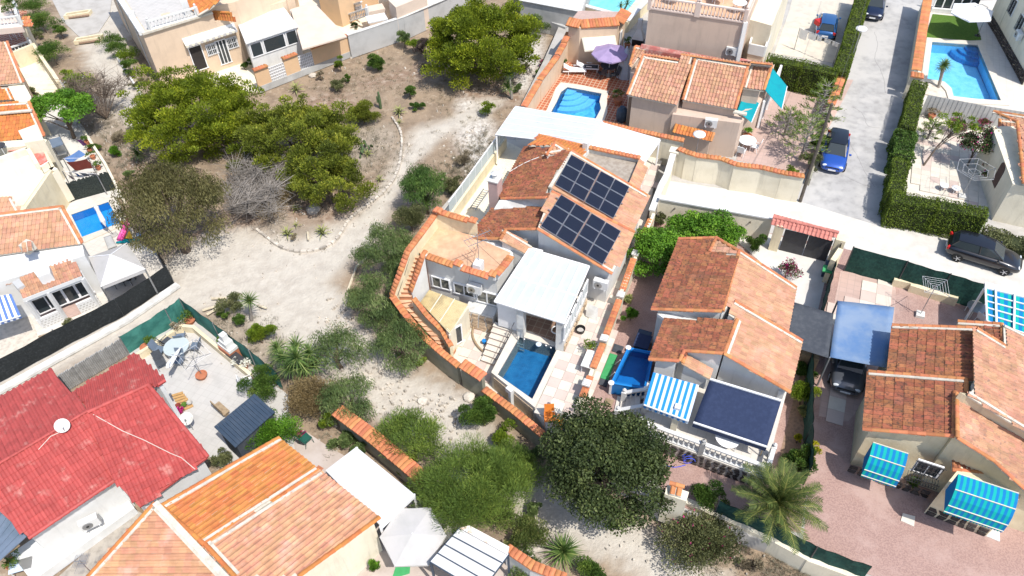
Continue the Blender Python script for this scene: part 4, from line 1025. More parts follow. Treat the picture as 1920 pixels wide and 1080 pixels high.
ground_cover('dry_scrub',[(880,330),(930,260),(860,340),(900,300)],210,1.1,.36,'greyveg','grey-brown scrub outside the glazed boundary wall of the house with solar panels')
ground_cover('dry_scrub',[(180,210),(230,260),(260,310),(220,300)],240,1.2,.3,'greyveg','grey-brown scrub beside the garden wall on the left')
ground_cover('dry_scrub',[(420,590),(500,640),(520,700),(600,740),(660,790)],200,.9,.26,'greyveg','grey scrub between the yucca palms and the white track')
ground_cover('dry_scrub',[(1340,1040),(1440,1050),(1500,1075),(1560,1090)],200,.7,.3,'greyveg','dry scrub below the low cream wall at the bottom edge')
def kerb(px,label,step=.42,wd=.18,h=.13,z=0.0,name='stone_kerb'):
 P=bez([G(u,v,z)for u,v in px],40);t=thing(name,P[0],label,'kerb');acc=0
 me=[MB().prism([Vector((-.2,-wd/2,-.1)),Vector((.2,-wd/2,-.1)),Vector((.2,wd/2,-.1)),Vector((-.2,wd/2,-.1))],[Vector((-.18,-wd*.42,h)),Vector((.17,-wd*.45,h*1.1)),Vector((.18,wd*.4,h*.9)),Vector((-.17,wd*.45,h))]).mesh('kerb_stone','rock')for _ in range(1)][0]
 total=sum((b-a).length for a,b in zip(P[:-1],P[1:]));n=int(total/step);
 for i in range(n):
  s=(i+.5)*step;a=None
  for p,q in zip(P[:-1],P[1:]):
   L=(q-p).length
   if s<=L:a=p+(q-p).normalized()*s;d=(q-p).normalized();break
   s-=L
  if a is None:break
  sd=UP.cross(d);inst('kerb_stone',me,frame(a+UP*random.uniform(-.02,.02),d,sd,UP)@Matrix.Rotation(random.gauss(0,.08),4,'Z')@Matrix.Scale(random.uniform(.85,1.08),4),t)
 return t
kerb([(735,220),(752,250),(752,290),(742,330),(715,365),(660,408),(625,455),(575,472),(530,465),(500,445),(478,428)],'curved line of pale kerb stones round the planted island of the open lot')
# ---------------------------- roofs and house bodies
def edge_inset(pts,ds):
 """pts in order; move edge i (pts[i]->pts[i+1]) inwards by ds[i] in plan"""
 area=sum(pts[i].x*pts[(i+1)%len(pts)].y-pts[(i+1)%len(pts)].x*pts[i].y for i in range(len(pts)));sg=1 if area>0 else-1
 n=len(pts);L=[]
 for i in range(n):
  a,b=pts[i],pts[(i+1)%n];e=xy(b-a).normalized();nn=Vector((-e.y,e.x,0))*sg;L.append((xy(a)+nn*ds[i],e))
 out=[]
 for i in range(n):
  (p,d),(q,e)=L[i-1],L[i];cr=d.x*e.y-d.y*e.x
  if abs(cr)<1e-4:out.append(q)
  else:t=((q.x-p.x)*e.y-(q.y-p.y)*e.x)/cr;out.append(p+d*t)
 return out
def roof(parent,pl,px,down,m,caps=(),mort=(),budget=None,wd=.235,L=.36,th=.09,capm='coping',pts=None,slabm='mortar'):
 """one slope: a slab on the plane pl outlined by px, tiled; caps = edges with a row of barrel tiles, mort = edges with a mortar strip"""
 P=pts or[pl(u,v)for u,v in px];n=len(P)
 o=MB().slab(P,th).build('roof',slabm,parent)
 dn=(P[down[1]]-P[down[0]]).normalized();sdn=Vector((pl.n.x,pl.n.y,0));sdn=(sdn-pl.n*sdn.dot(pl.n)).normalized()
 if sdn.dot(dn-pl.n*dn.dot(pl.n))>.6:dn=sdn
 tiles(o,pl,P,dn,m,wd,L,budget)
 key=('rc',capm)
 if key not in TM:
  mb=MB();k=6;vs=[]
  for yy,sc in((-.2,1.15),(.2,.95)):
   for i in range(k+1):t=math.pi*i/k;vs.append((math.cos(t)*.095*sc,yy,math.sin(t)*.075*sc))
  mb.add(vs,[(i,i+1,k+2+i,k+1+i)for i in range(k)]+[tuple(range(k,-1,-1)),tuple(range(k+1,2*k+2))]);TM[key]=mb.mesh('verge_tile',capm)
 cen=sum(P,Vector())/n
 for e in caps:
  a,b=P[e],P[(e+1)%n];d=b-a;Ln=d.length;k=max(1,round(Ln/.36));y=d.normalized();x=y.cross(pl.n).normalized();z=x.cross(y)
  for i in range(k):inst('verge_tile',TM[key],frame(a+d*((i+.5)/k)+pl.n*.06,x,y,z)@Matrix.Rotation(random.gauss(0,.02),4,'Z'),o)
 for e in mort:
  a,b=P[e],P[(e+1)%n];d=(b-a).normalized();inw=(cen-(a+b)/2);inw=(inw-d*inw.dot(d)).normalized()
  MB().bar(a+inw*.16+pl.n*.065,b+inw*.16+pl.n*.065,.13,.07,up=pl.n).build('mortar_strip','mortar',o)
 return o,P
def body(parent,pl,pts,zb,insets,m='white',drop=.06,name='wall'):
 q=edge_inset(pts,insets);top=[Vector((p.x,p.y,pl.z(p.x,p.y)-drop))for p in q];bot=[Vector((p.x,p.y,zb))for p in q]
 if sum(q[i].x*q[(i+1)%len(q)].y-q[(i+1)%len(q)].x*q[i].y for i in range(len(q)))<0:top.reverse();bot.reverse()
 return MB().prism(bot,top).build(name,m,parent)
 # ---------------------------- the white house with solar panels
A=thing('villa',G(1040,560,1.5),'white two-level villa with orange tiled roofs, roof terrace and curved outside stair','house')
bA=[300]
sheet('yard_paving',[(940,262),(1235,262),(1240,290),(1205,440),(1095,760),(1034,812),(1003,764,1.58),(1062,642,1.58),(966,611,1.58),(930,590),(800,500),(822,405)],E0+.5,'slab_cream',.5)
pav=[o for o in COL.objects if o.name.startswith('yard_paving')][-1]
pavers(pav,[G(u,v,E0+.56)for u,v in((1147,500),(1188,500),(1172,560),(1098,752),(1040,800),(1004,760),(1052,655),(1068,640))],E0+.56,.62,['slab_cream','slab_pink'])
pavers(pav,[G(u,v,E0+.56)for u,v in((1200,305),(1236,300),(1232,345),(1205,400),(1188,372),(1196,345))],E0+.56,.6,['slab_cream','slab_pink'])
pL=Plane(G(985,277,4.5),G(938,362,4.5),G(1028,352,5.95))
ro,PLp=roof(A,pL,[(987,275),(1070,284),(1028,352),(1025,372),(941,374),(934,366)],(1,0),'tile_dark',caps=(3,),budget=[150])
body(A,pL,PLp,1.0,[.25,.0,.0,.25,.2,.25])
pR=Plane(G(1071,284,6.0),G(1028,353,6.0),G(1213,366,4.35))
ro,PRp=roof(A,pR,[(1071,284),(1213,367),(1187,433),(1030,352)],(0,1),'tile',caps=(0,),mort=(0,),budget=bA)
body(A,pR,PRp,1.0,[.15,.3,.0,.0])
MB().bar(pR(1072,286,.1),pR(1031,352,.1),.2,.12).build('ridge','mortar',A)
pR2=Plane(G(1038,376,5.8),G(1008,430,5.8),G(1189,436,4.3))
ro,PR2=roof(A,pR2,[(1034,360),(1189,436),(1147,514),(1007,430)],(0,1),'tile',caps=(2,0),mort=(2,),budget=bA)
body(A,pR2,PR2,1.0,[.0,.3,.3,.0])
pL2=Plane(G(926,392,4.15),G(880,447,4.15),G(1009,430,5.3))
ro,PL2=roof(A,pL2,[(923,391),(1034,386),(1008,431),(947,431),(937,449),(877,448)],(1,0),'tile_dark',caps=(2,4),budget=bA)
body(A,pL2,PL2,1.0,[.1,.0,.2,.2,.25,.3])
MB().slab([G(936,375,4.75),G(1026,372,5.45),G(1035,386,5.2),G(926,392,4.3)],.12).build('flashing','whitegrey',A)
pG=Plane(G(947,434,5.0),G(938,451,5.0),G(990,470,4.4))
ro,_=roof(A,pG,[(948,432),(998,462),(988,478),(937,450)],(0,1),'tile',caps=(3,),mort=(0,));body(A,pG,_,3,[0,.1,.1,.1])
pT=Plane(G(1041,270,6.0),G(1067,285,5.75),G(1025,292,5.75))
roof(A,pT,[(1041,268),(1068,285),(1024,292)],(0,2),'tile',caps=(0,2),mort=(0,1))
MB().ext([pT(1041,268),pT(1066,285),pT(1026,291)],4.5,5.7).build('wall','white',A)
pBk=Plane(G(1010,255,4.3),G(1100,276,4.3),G(1040,285,5.3))
roof(A,pBk,[(1010,254),(1102,276),(1091,293),(1068,284),(1042,268),(1034,273),(992,273)],(5,0),'tile_fresh',caps=(0,))
zf=4.0
MB().ext([G(u,v,zf)for u,v in((1102,283),(1200,301),(1178,350),(1082,296))],1.0,zf).build('flat_roof',mat('gravelled_roof',(.30,.255,.21),(.38,.335,.28),3.5,lo=.4,hi=.6,bmp=.6,c3=(.5,.46,.4),s3=1.0,lo3=.62,hi3=.72),A)
MB().bar(G(1102,281,zf+.15),G(1200,300,zf+.15),.2,.3).bar(G(1104,281,zf+.15),G(1086,304,zf+.15),.2,.3).build('parapet','whitegrey',A)
coping(A,[G(1104,277,zf+.35),G(1200,297,zf+.35)],width=.34)
pS=Plane(G(1200,300,zf+.3),G(1212,303,zf+.05),G(1178,352,zf+.3))
roof(A,pS,[(1199,299),(1212,303),(1197,356),(1176,351)],(0,1),'tile')
MB().box(G(1098,280,4.4),(.5,.3,1.3),AXD).build('vent_stack','white',A)
ch=MB().box(G(930,378,3.9),(.75,.6,3.6),AXD).build('chimney','chimneypink',A)
c_=G(925,355,5.9);MB().box(G(930,378,3.9)+UP*1.84,(.85,.7,.08),AXD).lathe(G(930,378,3.9)+UP*1.9,[(.16,0),(.16,.3),(.26,.32),(.02,.5)],12).build('chimney_pot','whitegrey',ch)
# ---- roof terrace
zt=4.35
T_out=[G(u,v,zt)for u,v in((820,426),(955,477),(927,514),(795,478),(789,474))]
MB().ext([G(u,v,zt)for u,v in((822,424),(880,440),(940,452),(962,474),(931,517),(799,484),(787,472))],.2,zt-.01).build('wall','white',A)
MB().ext([G(u,v,zt)for u,v in((820,424),(880,440),(958,474),(928,515),(797,482),(786,474))],zt-.008,zt).build('roof_terrace','terratop',A)
wall(A,'parapet',[G(818,398,5.5),G(893,413,5.4)],.22,'cream',1.0)
coping(A,[G(822,398,5.55),G(877,414,5.5)]);coping(A,[G(880,412,5.65),G(893,415,5.65)]);coping(A,[G(815,393,5.7),G(827,397,5.7)])
zc=5.15
left=[G(818,400,5.35),G(791,437,5.25),G(765,471,5.05),G(752,508,4.1),G(743,532,3.4),G(735,556,2.6)]
low=[G(735,556,2.6),G(756,585,2.25),G(790,628,1.75),G(826,660,1.6),G(860,687,1.5)]
wall(A,'parapet',left,.2,'cream',.1);coping(A,left,width=.36)
wall(A,'boundary_wall',low,.22,'olivegrey',0);coping(A,low,width=.38)
inn=[G(794,478,5.0),G(783,512,4.0),G(771,545,2.9)]
wall(A,'stair_wall',inn,.18,'white',.2);coping(A,inn,width=.32)
inn2=[G(775,560,2.95),G(800,592,2.3),G(830,622,1.75),G(846,650,1.5)]
wall(A,'stair_wall',inn2,.18,'cream',.2);coping(A,inn2,width=.3)
def steps(l0,l1,r0,r1,n,zb,m,riser=None,parent=A,name='step'):
 for i in range(n):
  a,b=l0.lerp(l1,i/n),l0.lerp(l1,(i+1)/n);c,d=r0.lerp(r1,(i+1)/n),r0.lerp(r1,i/n);z=l0.z+(l1.z-l0.z)*i/n
  q=[Vector((p.x,p.y,z))for p in(a,b,c,d)];mb=MB().ext(q,zb,z-.03,1 if riser else 0);mb.ext([q[0].lerp(q[3],-.0),q[1]+xy(q[1]-q[0]).normalized()*.03,q[2]+xy(q[2]-q[3]).normalized()*.03,q[3]],z-.03,z)
  mb.build(name,[m,riser]if riser else m,parent)
steps(G(779,478,4.3),G(750,560,2.3),G(796,482,4.3),G(772,560,2.3),10,.2,'terratop','brickred')
steps(G(745,562,2.2),G(815,640,1.0),G(768,558,2.2),G(838,640,1.0),9,.2,'terratop','brickred')
steps(G(815,640,1.0),G(845,672,.35),G(838,640,1.0),G(855,655,.35),4,.2,'terratop','brickred')
MB().tube([G(769,480,4.7),G(760,510,3.9),G(746,554,2.6)],.02,6).build('handrail','metal_dark',A)
f1=[G(790,474,zt+.42),G(800,477,zt+.42)];coping(A,f1,tilt=.12)
coping(A,[G(801,481,zt+.3),G(850,498,zt+.3)],tilt=.12);coping(A,[G(853,492,zt+.42),G(864,496,zt+.42)],tilt=.12);coping(A,[G(866,503,zt+.3),G(916,519,zt+.3)],tilt=.12);coping(A,[G(918,512,zt+.42),G(930,516,zt+.42)],tilt=.12)
coping(A,[G(931,515,zt+.38),G(947,497,zt+.38),G(958,481,zt+.38)])
MB().bar(G(795,481,zt+.1),G(930,521,zt+.1),.2,.32).bar(G(931,519,zt+.1),G(960,482,zt+.1),.2,.4).build('parapet','white',A)
wa,wb=G(799,484,zt),G(931,517,zt);wd_=xy(wb-wa).normalized();wn=Vector((wd_.y,-wd_.x,0))
if wn.dot(AX)<0:wn=-wn
Lw=xy(wb-wa).length
for s_,w_,z_,h_,p_ in((.18,1.15,2.6,.9,2),(.52,1.3,2.5,.9,2),(.85,1.3,2.35,1.0,2)):
 c=Vector((wa.x,wa.y,0)).lerp(Vector((wb.x,wb.y,0)),s_)+UP*z_+wn*.01;window(A,c,wn,w_,h_,panes=p_,glass='blinds')
ac_unit(Vector((wa.x,wa.y,0)).lerp(Vector((wb.x,wb.y,0)),.70)+UP*3.15+wn*.02,wn,'white air conditioner on the shaded front wall below the roof terrace')
b0,b1=xy(wa).lerp(xy(wb),.58),xy(wa).lerp(xy(wb),1.0)
MB().ext([b0+wn*0,b1,b1+wn*.8,b0+wn*.8],.2,1.7).build('ledge','whitegrey',A)
stones(A,b0+wn*.8,b1+wn*.8,.25,1.62,.42,.28,'stone_tan',wn)
cr=MB();q0,q1,q2,q3=G(805,543,2.35),G(878,570,2.5),G(843,625,2.2),G(788,567,2.2)
nn=34
vs=[];fs=[]
for i in range(nn+1):
 s_=i/nn;zz=.025*(1 if i%2 else-1)
 a=q0.lerp(q3,s_);b=q1.lerp(q2,s_);vs+=[a+UP*zz,b+UP*zz]
for i in range(nn):fs.append((2*i,2*i+1,2*i+3,2*i+2))
lean=thing('lean_to_roof',xy(q3)+UP*.2,'yellowed corrugated plastic lean-to roof in the inner corner of the villa courtyard','lean-to')
cr.add(vs,fs).build('corrugated_sheet','polyyellow',lean)
for s_ in(.33,.66):MB().bar(q0.lerp(q1,s_)+UP*.03,q3.lerp(q2,s_)+UP*.03,.05,.02).build('batten','creamfab',lean)
MB().ext([xy(q2),xy(q1),xy(q1).lerp(xy(q0),.12),xy(q2).lerp(xy(q3),.12)],.2,2.2).build('side_wall','palecream',lean)
MB().bar(xy(q2)+UP*.2,xy(q2)+UP*2.1,.1).bar(xy(q3)+UP*.2,xy(q3)+UP*2.1,.1).build('post','palecream',lean)
window(lean,xy(q2).lerp(xy(q1),.35)+UP*1.3+AY*.02,xy(q2-q3),.55,1.5,panes=1)
# ---- courtyard
cy=sheet('courtyard_floor',[(800,560),(935,605),(965,650),(945,735),(1015,812),(900,735),(846,690),(780,620)],.2,'slab_cream',.4)
pavers(cy,[G(u,v,.26)for u,v in((846,640),(880,592),(912,615),(905,640),(930,700),(905,712),(885,705))],.26,.6,['slab_cream','slab_pink'])
sl0,sl1,sr0,sr1=G(928,603,1.45),G(902,677,.3),G(967,615,1.45),G(927,686,.3)
steps(sl0,sl1,sr0,sr1,7,.2,'slab_cream','slab_pink')
MB().tube(bez([G(888,612,.4),G(886,628,.4),G(893,645,.4),G(905,658,.4)],12),.06,6).build('planter_edge','wood',A)
# ---- pool
dk=1.58
rim=[(968,612),(1068,640),(1048,690),(1003,764),(921,698)]
wat=[(975,630),(1046,651),(998,748),(933,702)]
P_=thing('swimming_pool',G(985,690,.2),'deep blue mosaic swimming pool raised above the villa courtyard','swimming pool')
def ring(outer,inner,z0,z1,mi=0):
 """outer and inner outlines with the same number of points"""
 mb=MB();n=len(outer);O0=[Vector((p.x,p.y,z0))for p in outer];O1=[Vector((p.x,p.y,z1))for p in outer];I1=[Vector((p.x,p.y,z1))for p in inner];I0=[Vector((p.x,p.y,z0))for p in inner]
 vs=O0+O1+I1+I0;fs=[]
 for i in range(n):
  j=(i+1)%n;fs+=[(i,j,n+j,n+i),(n+i,n+j,2*n+j,2*n+i),(2*n+i,2*n+j,3*n+j,3*n+i)]
 return mb.add(vs,fs,mi)
def pool(t,outer,inner,z,depth,wm,fm,rimm,zb=None,water=.14,copm=None):
 """basin with coping, mosaic walls, floor and water"""
 inner=ccw(inner);outer=ccw(outer);
 k=min(range(len(inner)),key=lambda i:(inner[i]-outer[0]).length);inner=inner[k:]+inner[:k]
 zb=z-.1 if zb is None else zb
 ring(outer,inner,zb,z).build('coping',rimm,t)
 n=len(inner);top=[Vector((p.x,p.y,z-.03))for p in inner];bot=[Vector((p.x,p.y,z-depth))for p in inner]
 mb=MB().add(top+bot,[(i,(i+1)%n,n+(i+1)%n,n+i)for i in range(n)]);mb.build('basin_wall',wm,t)
 MB().poly(bot).build('basin_floor',fm,t)
 MB().poly([Vector((p.x,p.y,z-water))for p in inner]).build('water','water',t)
for z_ in(0,):
 outer=[G(u,v,dk)for u,v in((966,611),(1062,642),(1003,764),(921,698))];inner=[G(u,v,dk)for u,v in wat]
 pf=poolfloor('mosaic_floor_mid',(.012,.10,.24),(.022,.155,.33),2.6)
 pool(P_,outer,inner,dk,1.05,'poolnavy',pf,'slab_cream',.2)
for(x,y)in((983,636),(1024,648),(1033,652),(965,646)):MB().lathe(G(x,y,dk-.12),[(.05,0),(.05,.02)],10).build('inlet','pvc',P_)
MB().lathe(G(1010,646,dk-.1),[(.16,0),(.16,.05),(.08,.07)],14).build('skimmer_float','paleblue',P_)
o0,o1=G(921,698,dk),G(1003,764,dk);dn_=xy(o1-o0).normalized();on=Vector((dn_.y,-dn_.x,0));on=on if on.dot(AX)>0 else-on
for s0,s1 in((.06,.47),(.54,.95)):
 q=[xy(o0).lerp(xy(o1),s0),xy(o0).lerp(xy(o1),s1)];MB().ext([q[0],q[1],q[1]+on*.03,q[0]+on*.03],.35,1.3).build('facing_panel','stone_tan',P_)
MB().box(xy(o0).lerp(xy(o1),.5)+on*.12+UP*.9,(.18,.25,1.4),math.atan2(dn_.y,dn_.x)).box(xy(o0).lerp(xy(o1),.47)+on*.1+UP*1.55,(.4,.3,.3),math.atan2(dn_.y,dn_.x)).build('filter_housing','white',P_)
ld=thing('pool_ladder',G(972,634,dk),'chrome ladder at the upper left corner of the raised pool','ladder')
for o_ in(0,1):
 q=G(969,633,dk)+(AY*.35-AX*.05)*o_;MB().tube([q-AY*.4,q-AY*.35+UP*.7,q+UP*.75,q+AY*.1+AX*.15,q+AY*.12+AX*.18-UP*.9],.025,6).build('rail','metal_grey',ld)
for k in range(3):q=G(969,633,dk)+AY*.12+AX*.18-UP*(.25+.25*k);MB().bar(q,q+AY*.35,.06,.03).build('rung','metal_grey',ld)
rl=thing('stair_railing',G(965,620,1.5),'dark wrought iron railing between the white stair and the pool','railing')
ra,rb=G(968,617,1.5),G(930,690,.4);MB().bar(ra+UP*.85,rb+UP*.85,.025).build('rail','metal_dark',rl)
for k in range(6):q=ra.lerp(rb,k/5);MB().bar(q,q+UP*.86,.012).build('bar','metal_dark',rl)
# ---- glazed porch with polycarbonate roof
pg=[G(992,467,4.55),G(1105,500,4.55),G(1058,607,4.0),G(927,566,4.0)]
Pz=thing('porch_roof',xy(pg[2])+UP*dk,'white framed translucent roof over the glazed porch beside the blue pool','porch')
for i in range(7):
 a,b=pg[0].lerp(pg[1],i/7),pg[0].lerp(pg[1],(i+1)/7);c,d=pg[3].lerp(pg[2],(i+1)/7),pg[3].lerp(pg[2],i/7)
 MB().slab([a,b,c,d],.02).build('roof_panel','polycarb_w',Pz)
for i in range(8):MB().bar(pg[0].lerp(pg[1],i/7)+UP*.02,pg[3].lerp(pg[2],i/7)+UP*.02,.07,.06).build('rafter','pvc',Pz)
for s_ in(0,.52,1):MB().bar(pg[0].lerp(pg[3],s_)+UP*(.02 if s_!=.52 else-.03),pg[1].lerp(pg[2],s_)+UP*(.02 if s_!=.52 else-.03),.08,.08).build('beam','pvc',Pz)
pfa,pfb,pfc,pfd=[xy(p)for p in pg]
rw0,rw1=pfb.lerp(pfc,.02),pfc+AX*-.05
MB().ext([rw0,rw1,rw1-AY*.15,rw0-AY*.15],1.0,2.55).build('side_wall','white',Pz)
for k in range(4):
 c=rw1.lerp(rw0,(k+.5)/4.2)+UP*3.2;window(Pz,c,AY,1.1,1.1,panes=2,glass='frost')
stones(Pz,rw1+AY*.01,rw0+AY*.01,1.55,2.1,.4,.27,'stone_tan',AY)
pc=xy(pfc)-AX*.25-AY*.25;MB().box(pc+UP*2.8,(.42,.42,2.5),AXD).build('pillar','whitegrey',Pz)
pc2=pfd.lerp(pfc,.36)-AX*.3;MB().box(pc2+UP*2.8,(.4,.4,2.5),AXD).build('pillar','whitegrey',Pz)
MB().slab([G(u,v,dk+.06)for u,v in((975,588),(1050,606),(1040,640),(974,612))],.1).build('porch_floor','brownfloor_t',Pz)
MB().box(pfd.lerp(pfc,.17)-AX*.45+UP*2.65,(.08,1.4,2.1),AXD).build('door_panel','pvc',Pz)
hr=MB();
for k in range(4):hr.tube([G(1044,620,1.75+.05*k)+Vector((math.cos(t)*.3,math.sin(t)*.3,.02*t))for t in np.linspace(0,6.28,14)],.035,5)
hr.build('coiled_hose','pvc',None,'coiled white hose under the edge of the porch roof','hose')
def solar(cs,rows,cols,label,lift=.14):
 base=sum(cs,Vector())/4;t=thing('solar_array',base,label,'solar panels','solar panels on the villa roof')
 a,b,c,d=cs;n=(b-a).cross(d-a).normalized();n=n if n.z>0 else-n;g=.018
 for j in range(rows):
  for i in range(cols):
   def q(s,u_):return a.lerp(b,s).lerp(d.lerp(c,s),u_)
   s0,s1,u0,u1=i/cols+.004,(i+1)/cols-.004,j/rows+.006,(j+1)/rows-.006
   if i==cols//2:s0+=.008
   P=[q(s0,u0),q(s1,u0),q(s1,u1),q(s0,u1)];fr=MB().slab(P,.04).build('panel','metal_grey',t)
   mb=MB();x=P[1]-P[0];y=P[3]-P[0];nx_,ny_=10,6
   bq_=[P[0]+x*e+y*f+n*.002 for e,f in((.02,.03),(.98,.03),(.98,.97),(.02,.97))];mb.poly(bq_ if x.cross(y).z>0 else bq_[::-1],1)
   for ii in range(nx_):
    for jj in range(ny_):
     k0,k1,m0,m1=.025+.95*(ii+.05)/nx_,.025+.95*(ii+.95)/nx_,.035+.93*(jj+.04)/ny_,.035+.93*(jj+.96)/ny_
     mb.poly([P[0]+x*k0+y*m0+n*.004,P[0]+x*k0+y*m1+n*.004,P[0]+x*k1+y*m1+n*.004,P[0]+x*k1+y*m0+n*.004]if x.cross(y).z<0 else[P[0]+x*k0+y*m0+n*.004,P[0]+x*k1+y*m0+n*.004,P[0]+x*k1+y*m1+n*.004,P[0]+x*k0+y*m1+n*.004])
   mb.build('cells',['pvcell','pvback'],fr)
 for u_ in(.12,.5,.88):MB().bar(a.lerp(d,u_)-n*.08-(b-a).normalized()*.15,b.lerp(c,u_)-n*.08+(b-a).normalized()*.1,.05).build('mounting_rail','metal_grey',t)
 return t
sol=[pR(u,v,.22)for u,v in((1071,289),(1181,350),(1150,410),(1040,346))];solar(sol,3,4,'upper array of dark blue solar panels on the villa roof, nearer the street')
sol=[pR2(u,v,.25)for u,v in((1052,364),(1165,433),(1130,497),(1013,424))];solar(sol,3,4,'lower array of dark blue solar panels on the villa roof, nearer the pool')
ac_unit(G(1129,527,3.4),AX,'white air conditioner on the villa gable wall beside the porch roof')
MB().slab([G(1101,568,2.3),G(1122,577,2.3),G(1119,601,1.6),G(1098,592,1.6)],.05).build('hatch_door','whitegrey',A)
def pergola(cs,label,n,m,zb,name='pergola',cat='pergola',cross=(0,.5,1),th=.025,rm='pvc',posts=(0,1,2,3),gap=.0,corr=False):
 t=thing(name,xy(cs[3])+UP*zb,label,cat);a,b,c,d=cs
 for i in range(n):
  s0,s1=i/n+gap,(i+1)/n-gap
  if corr:
   mb=MB();P0,P1,P2,P3=a.lerp(d,s0),b.lerp(c,s0),b.lerp(c,s1),a.lerp(d,s1);kk=8;vs=[];
   for q in range(kk+1):zz=.03*(q%2);vs+=[P0.lerp(P3,q/kk)+UP*zz,P1.lerp(P2,q/kk)+UP*zz]
   mb.add(vs,[(2*q,2*q+1,2*q+3,2*q+2)for q in range(kk)]);mb.build('roof_panel',m,t)
  else:MB().slab([a.lerp(d,s0),b.lerp(c,s0),b.lerp(c,s1),a.lerp(d,s1)],th).build('roof_panel',m,t)
 for i in range(n+1):MB().bar(a.lerp(d,i/n)+UP*.03,b.lerp(c,i/n)+UP*.03,.05,.04).build('glazing_bar',rm,t)
 for s_ in cross:MB().bar(a.lerp(b,s_)-UP*.06,d.lerp(c,s_)-UP*.06,.08,.1).build('beam',rm,t)
 for i in posts:q=cs[i].lerp(sum(cs,Vector())/4,.02);MB().bar(xy(q)+UP*zb,q-UP*.1,.1).build('post',rm,t)
 return t
pergola([G(966,200,4.3),G(1130,228,4.3),G(1104,273,4.1),G(929,253,4.1)],'translucent ribbed pergola roof behind the villa, between it and the curved pool',5,'polycarb_w',1.5)
pergola([G(1130,231,4.0),G(1238,262,3.7),G(1209,303,3.75),G(1104,273,4.05)],'plain white corrugated carport roof behind the villa, right of the translucent pergola',4,'white',1.5,name='carport',cat='carport',corr=True)
bw=thing('boundary_wall',G(880,330,1),'cream boundary wall with frosted glass screen left of the villa','wall')
wtop=[G(947,258,2.35),G(843,401,2.35)]
wall(bw,'masonry',wtop,.25,'cream',0)
for i in range(9):
 a,b=wtop[0].lerp(wtop[1],i/9),wtop[0].lerp(wtop[1],(i+1)/9);MB().bar(a,a+UP*.95,.05).build('screen_post','pvc',bw);MB().prism([a+UP*.08,b+UP*.08,b+UP*.08+AY*.015,a+UP*.08+AY*.015],[a+UP*.9,b+UP*.9,b+UP*.9+AY*.015,a+UP*.9+AY*.015]).build('screen_pane','frost',bw)
MB().bar(wtop[0]+UP*.95,wtop[1]+UP*.95,.06).build('top_rail','pvc',bw)
sheet('side_yard',[(945,262),(1000,290),(900,420),(830,400)],E0+.508,'palecream',.1)
lad=thing('ladder',G(893,388,1.55),'aluminium ladder lying folded in the narrow yard beside the boundary wall','ladder')
la,lb=G(886,392,1.7),G(912,355,1.9)
for s_ in(-.2,.2):MB().bar(la+AY*s_,lb+AY*s_,.05).build('rail','metal_grey',lad)
for k in range(10):MB().bar(la.lerp(lb,(k+.5)/10)-AY*.2,la.lerp(lb,(k+.5)/10)+AY*.2,.03).build('rung','metal_grey',lad)
tb=MB().slab([G(942,311,1.9),G(949,313,1.9),G(937,334,1.9),G(929,331,1.9)],.06).build('plank','whitegrey',None,'grey plank leaning in the narrow yard beside the villa','plank')
pw=thing('garden_wall',G(950,770,0),'old garden wall with orange tile coping along the white track below the pool','wall')
w1=[G(866,682,1.9),G(906,708,1.85)];wall(pw,'masonry',w1,.24,'olivegrey',0);coping(pw,w1,width=.62,tilt=.1)
w2=[G(907,730,1.2),G(960,768,1.25),G(1017,815,1.3)];wall(pw,'masonry',w2,.24,'olivegrey',0);coping(pw,w2,width=.42)
gt=MB().slab([G(886,700,1.7),G(905,713,1.7),G(902,742,.1),G(884,730,.1)],.06).build('gate','greywall',None,'grey metal gate in the wall under the short raised coping','gate')
nb=thing('party_wall',G(1150,600,1),'boundary wall with orange tile coping and grey pillar caps right of the villa','wall')
pts=[G(1226,400,2.55),G(1203,455,2.5),G(1176,520,2.45),G(1163,552,2.4),G(1135,633,2.3),G(1110,695,2.2),G(1097,732,2.15),G(1083,760,2.1)]
wall(nb,'masonry',pts,.2,'palecream',E0-.5)
for a,b in(((1220,412),(1193,470)),((1188,486),(1167,545)),((1161,563),(1137,627)),((1131,645),(1112,690)),((1107,706),(1092,745))):
 coping(nb,[G(a[0],a[1],2.42),G(b[0],b[1],2.3)],width=.36)
for u,v in((1192,474),(1164,552),(1133,634),(1100,718)):q=G(u,v,2.6);MB().box(q-UP*.9,(.3,.3,1.8),AXD).build('pillar','palecream',nb);MB().box(q,(.42,.42,.1),AXD).box(q+UP*.07,(.3,.3,.06),AXD).build('pillar_cap','whitegrey',nb)
nw=[G(1262,290,3.0),G(1250,330,2.7),G(1239,350,2.6),G(1222,396,2.6)]
w_=thing('street_wall',G(1245,340,1),'cream wall with white capping dividing the villa from the concrete street','wall');wall(w_,'masonry',nw,.25,'palecream',1);MB().bar(nw[0]+UP*.05,nw[1]+UP*.05,.4,.1).bar(nw[1]+UP*.05,nw[2]+UP*.05,.4,.1).bar(nw[2]+UP*.05,nw[3]+UP*.05,.4,.1).build('capping','whitegrey',w_)
MB().box(G(1265,282,2.9)-UP*.95,(.5,.5,2.0),AXD).box(G(1265,282,3.0),(.65,.65,.12),AXD).build('pillar','palecream',w_)
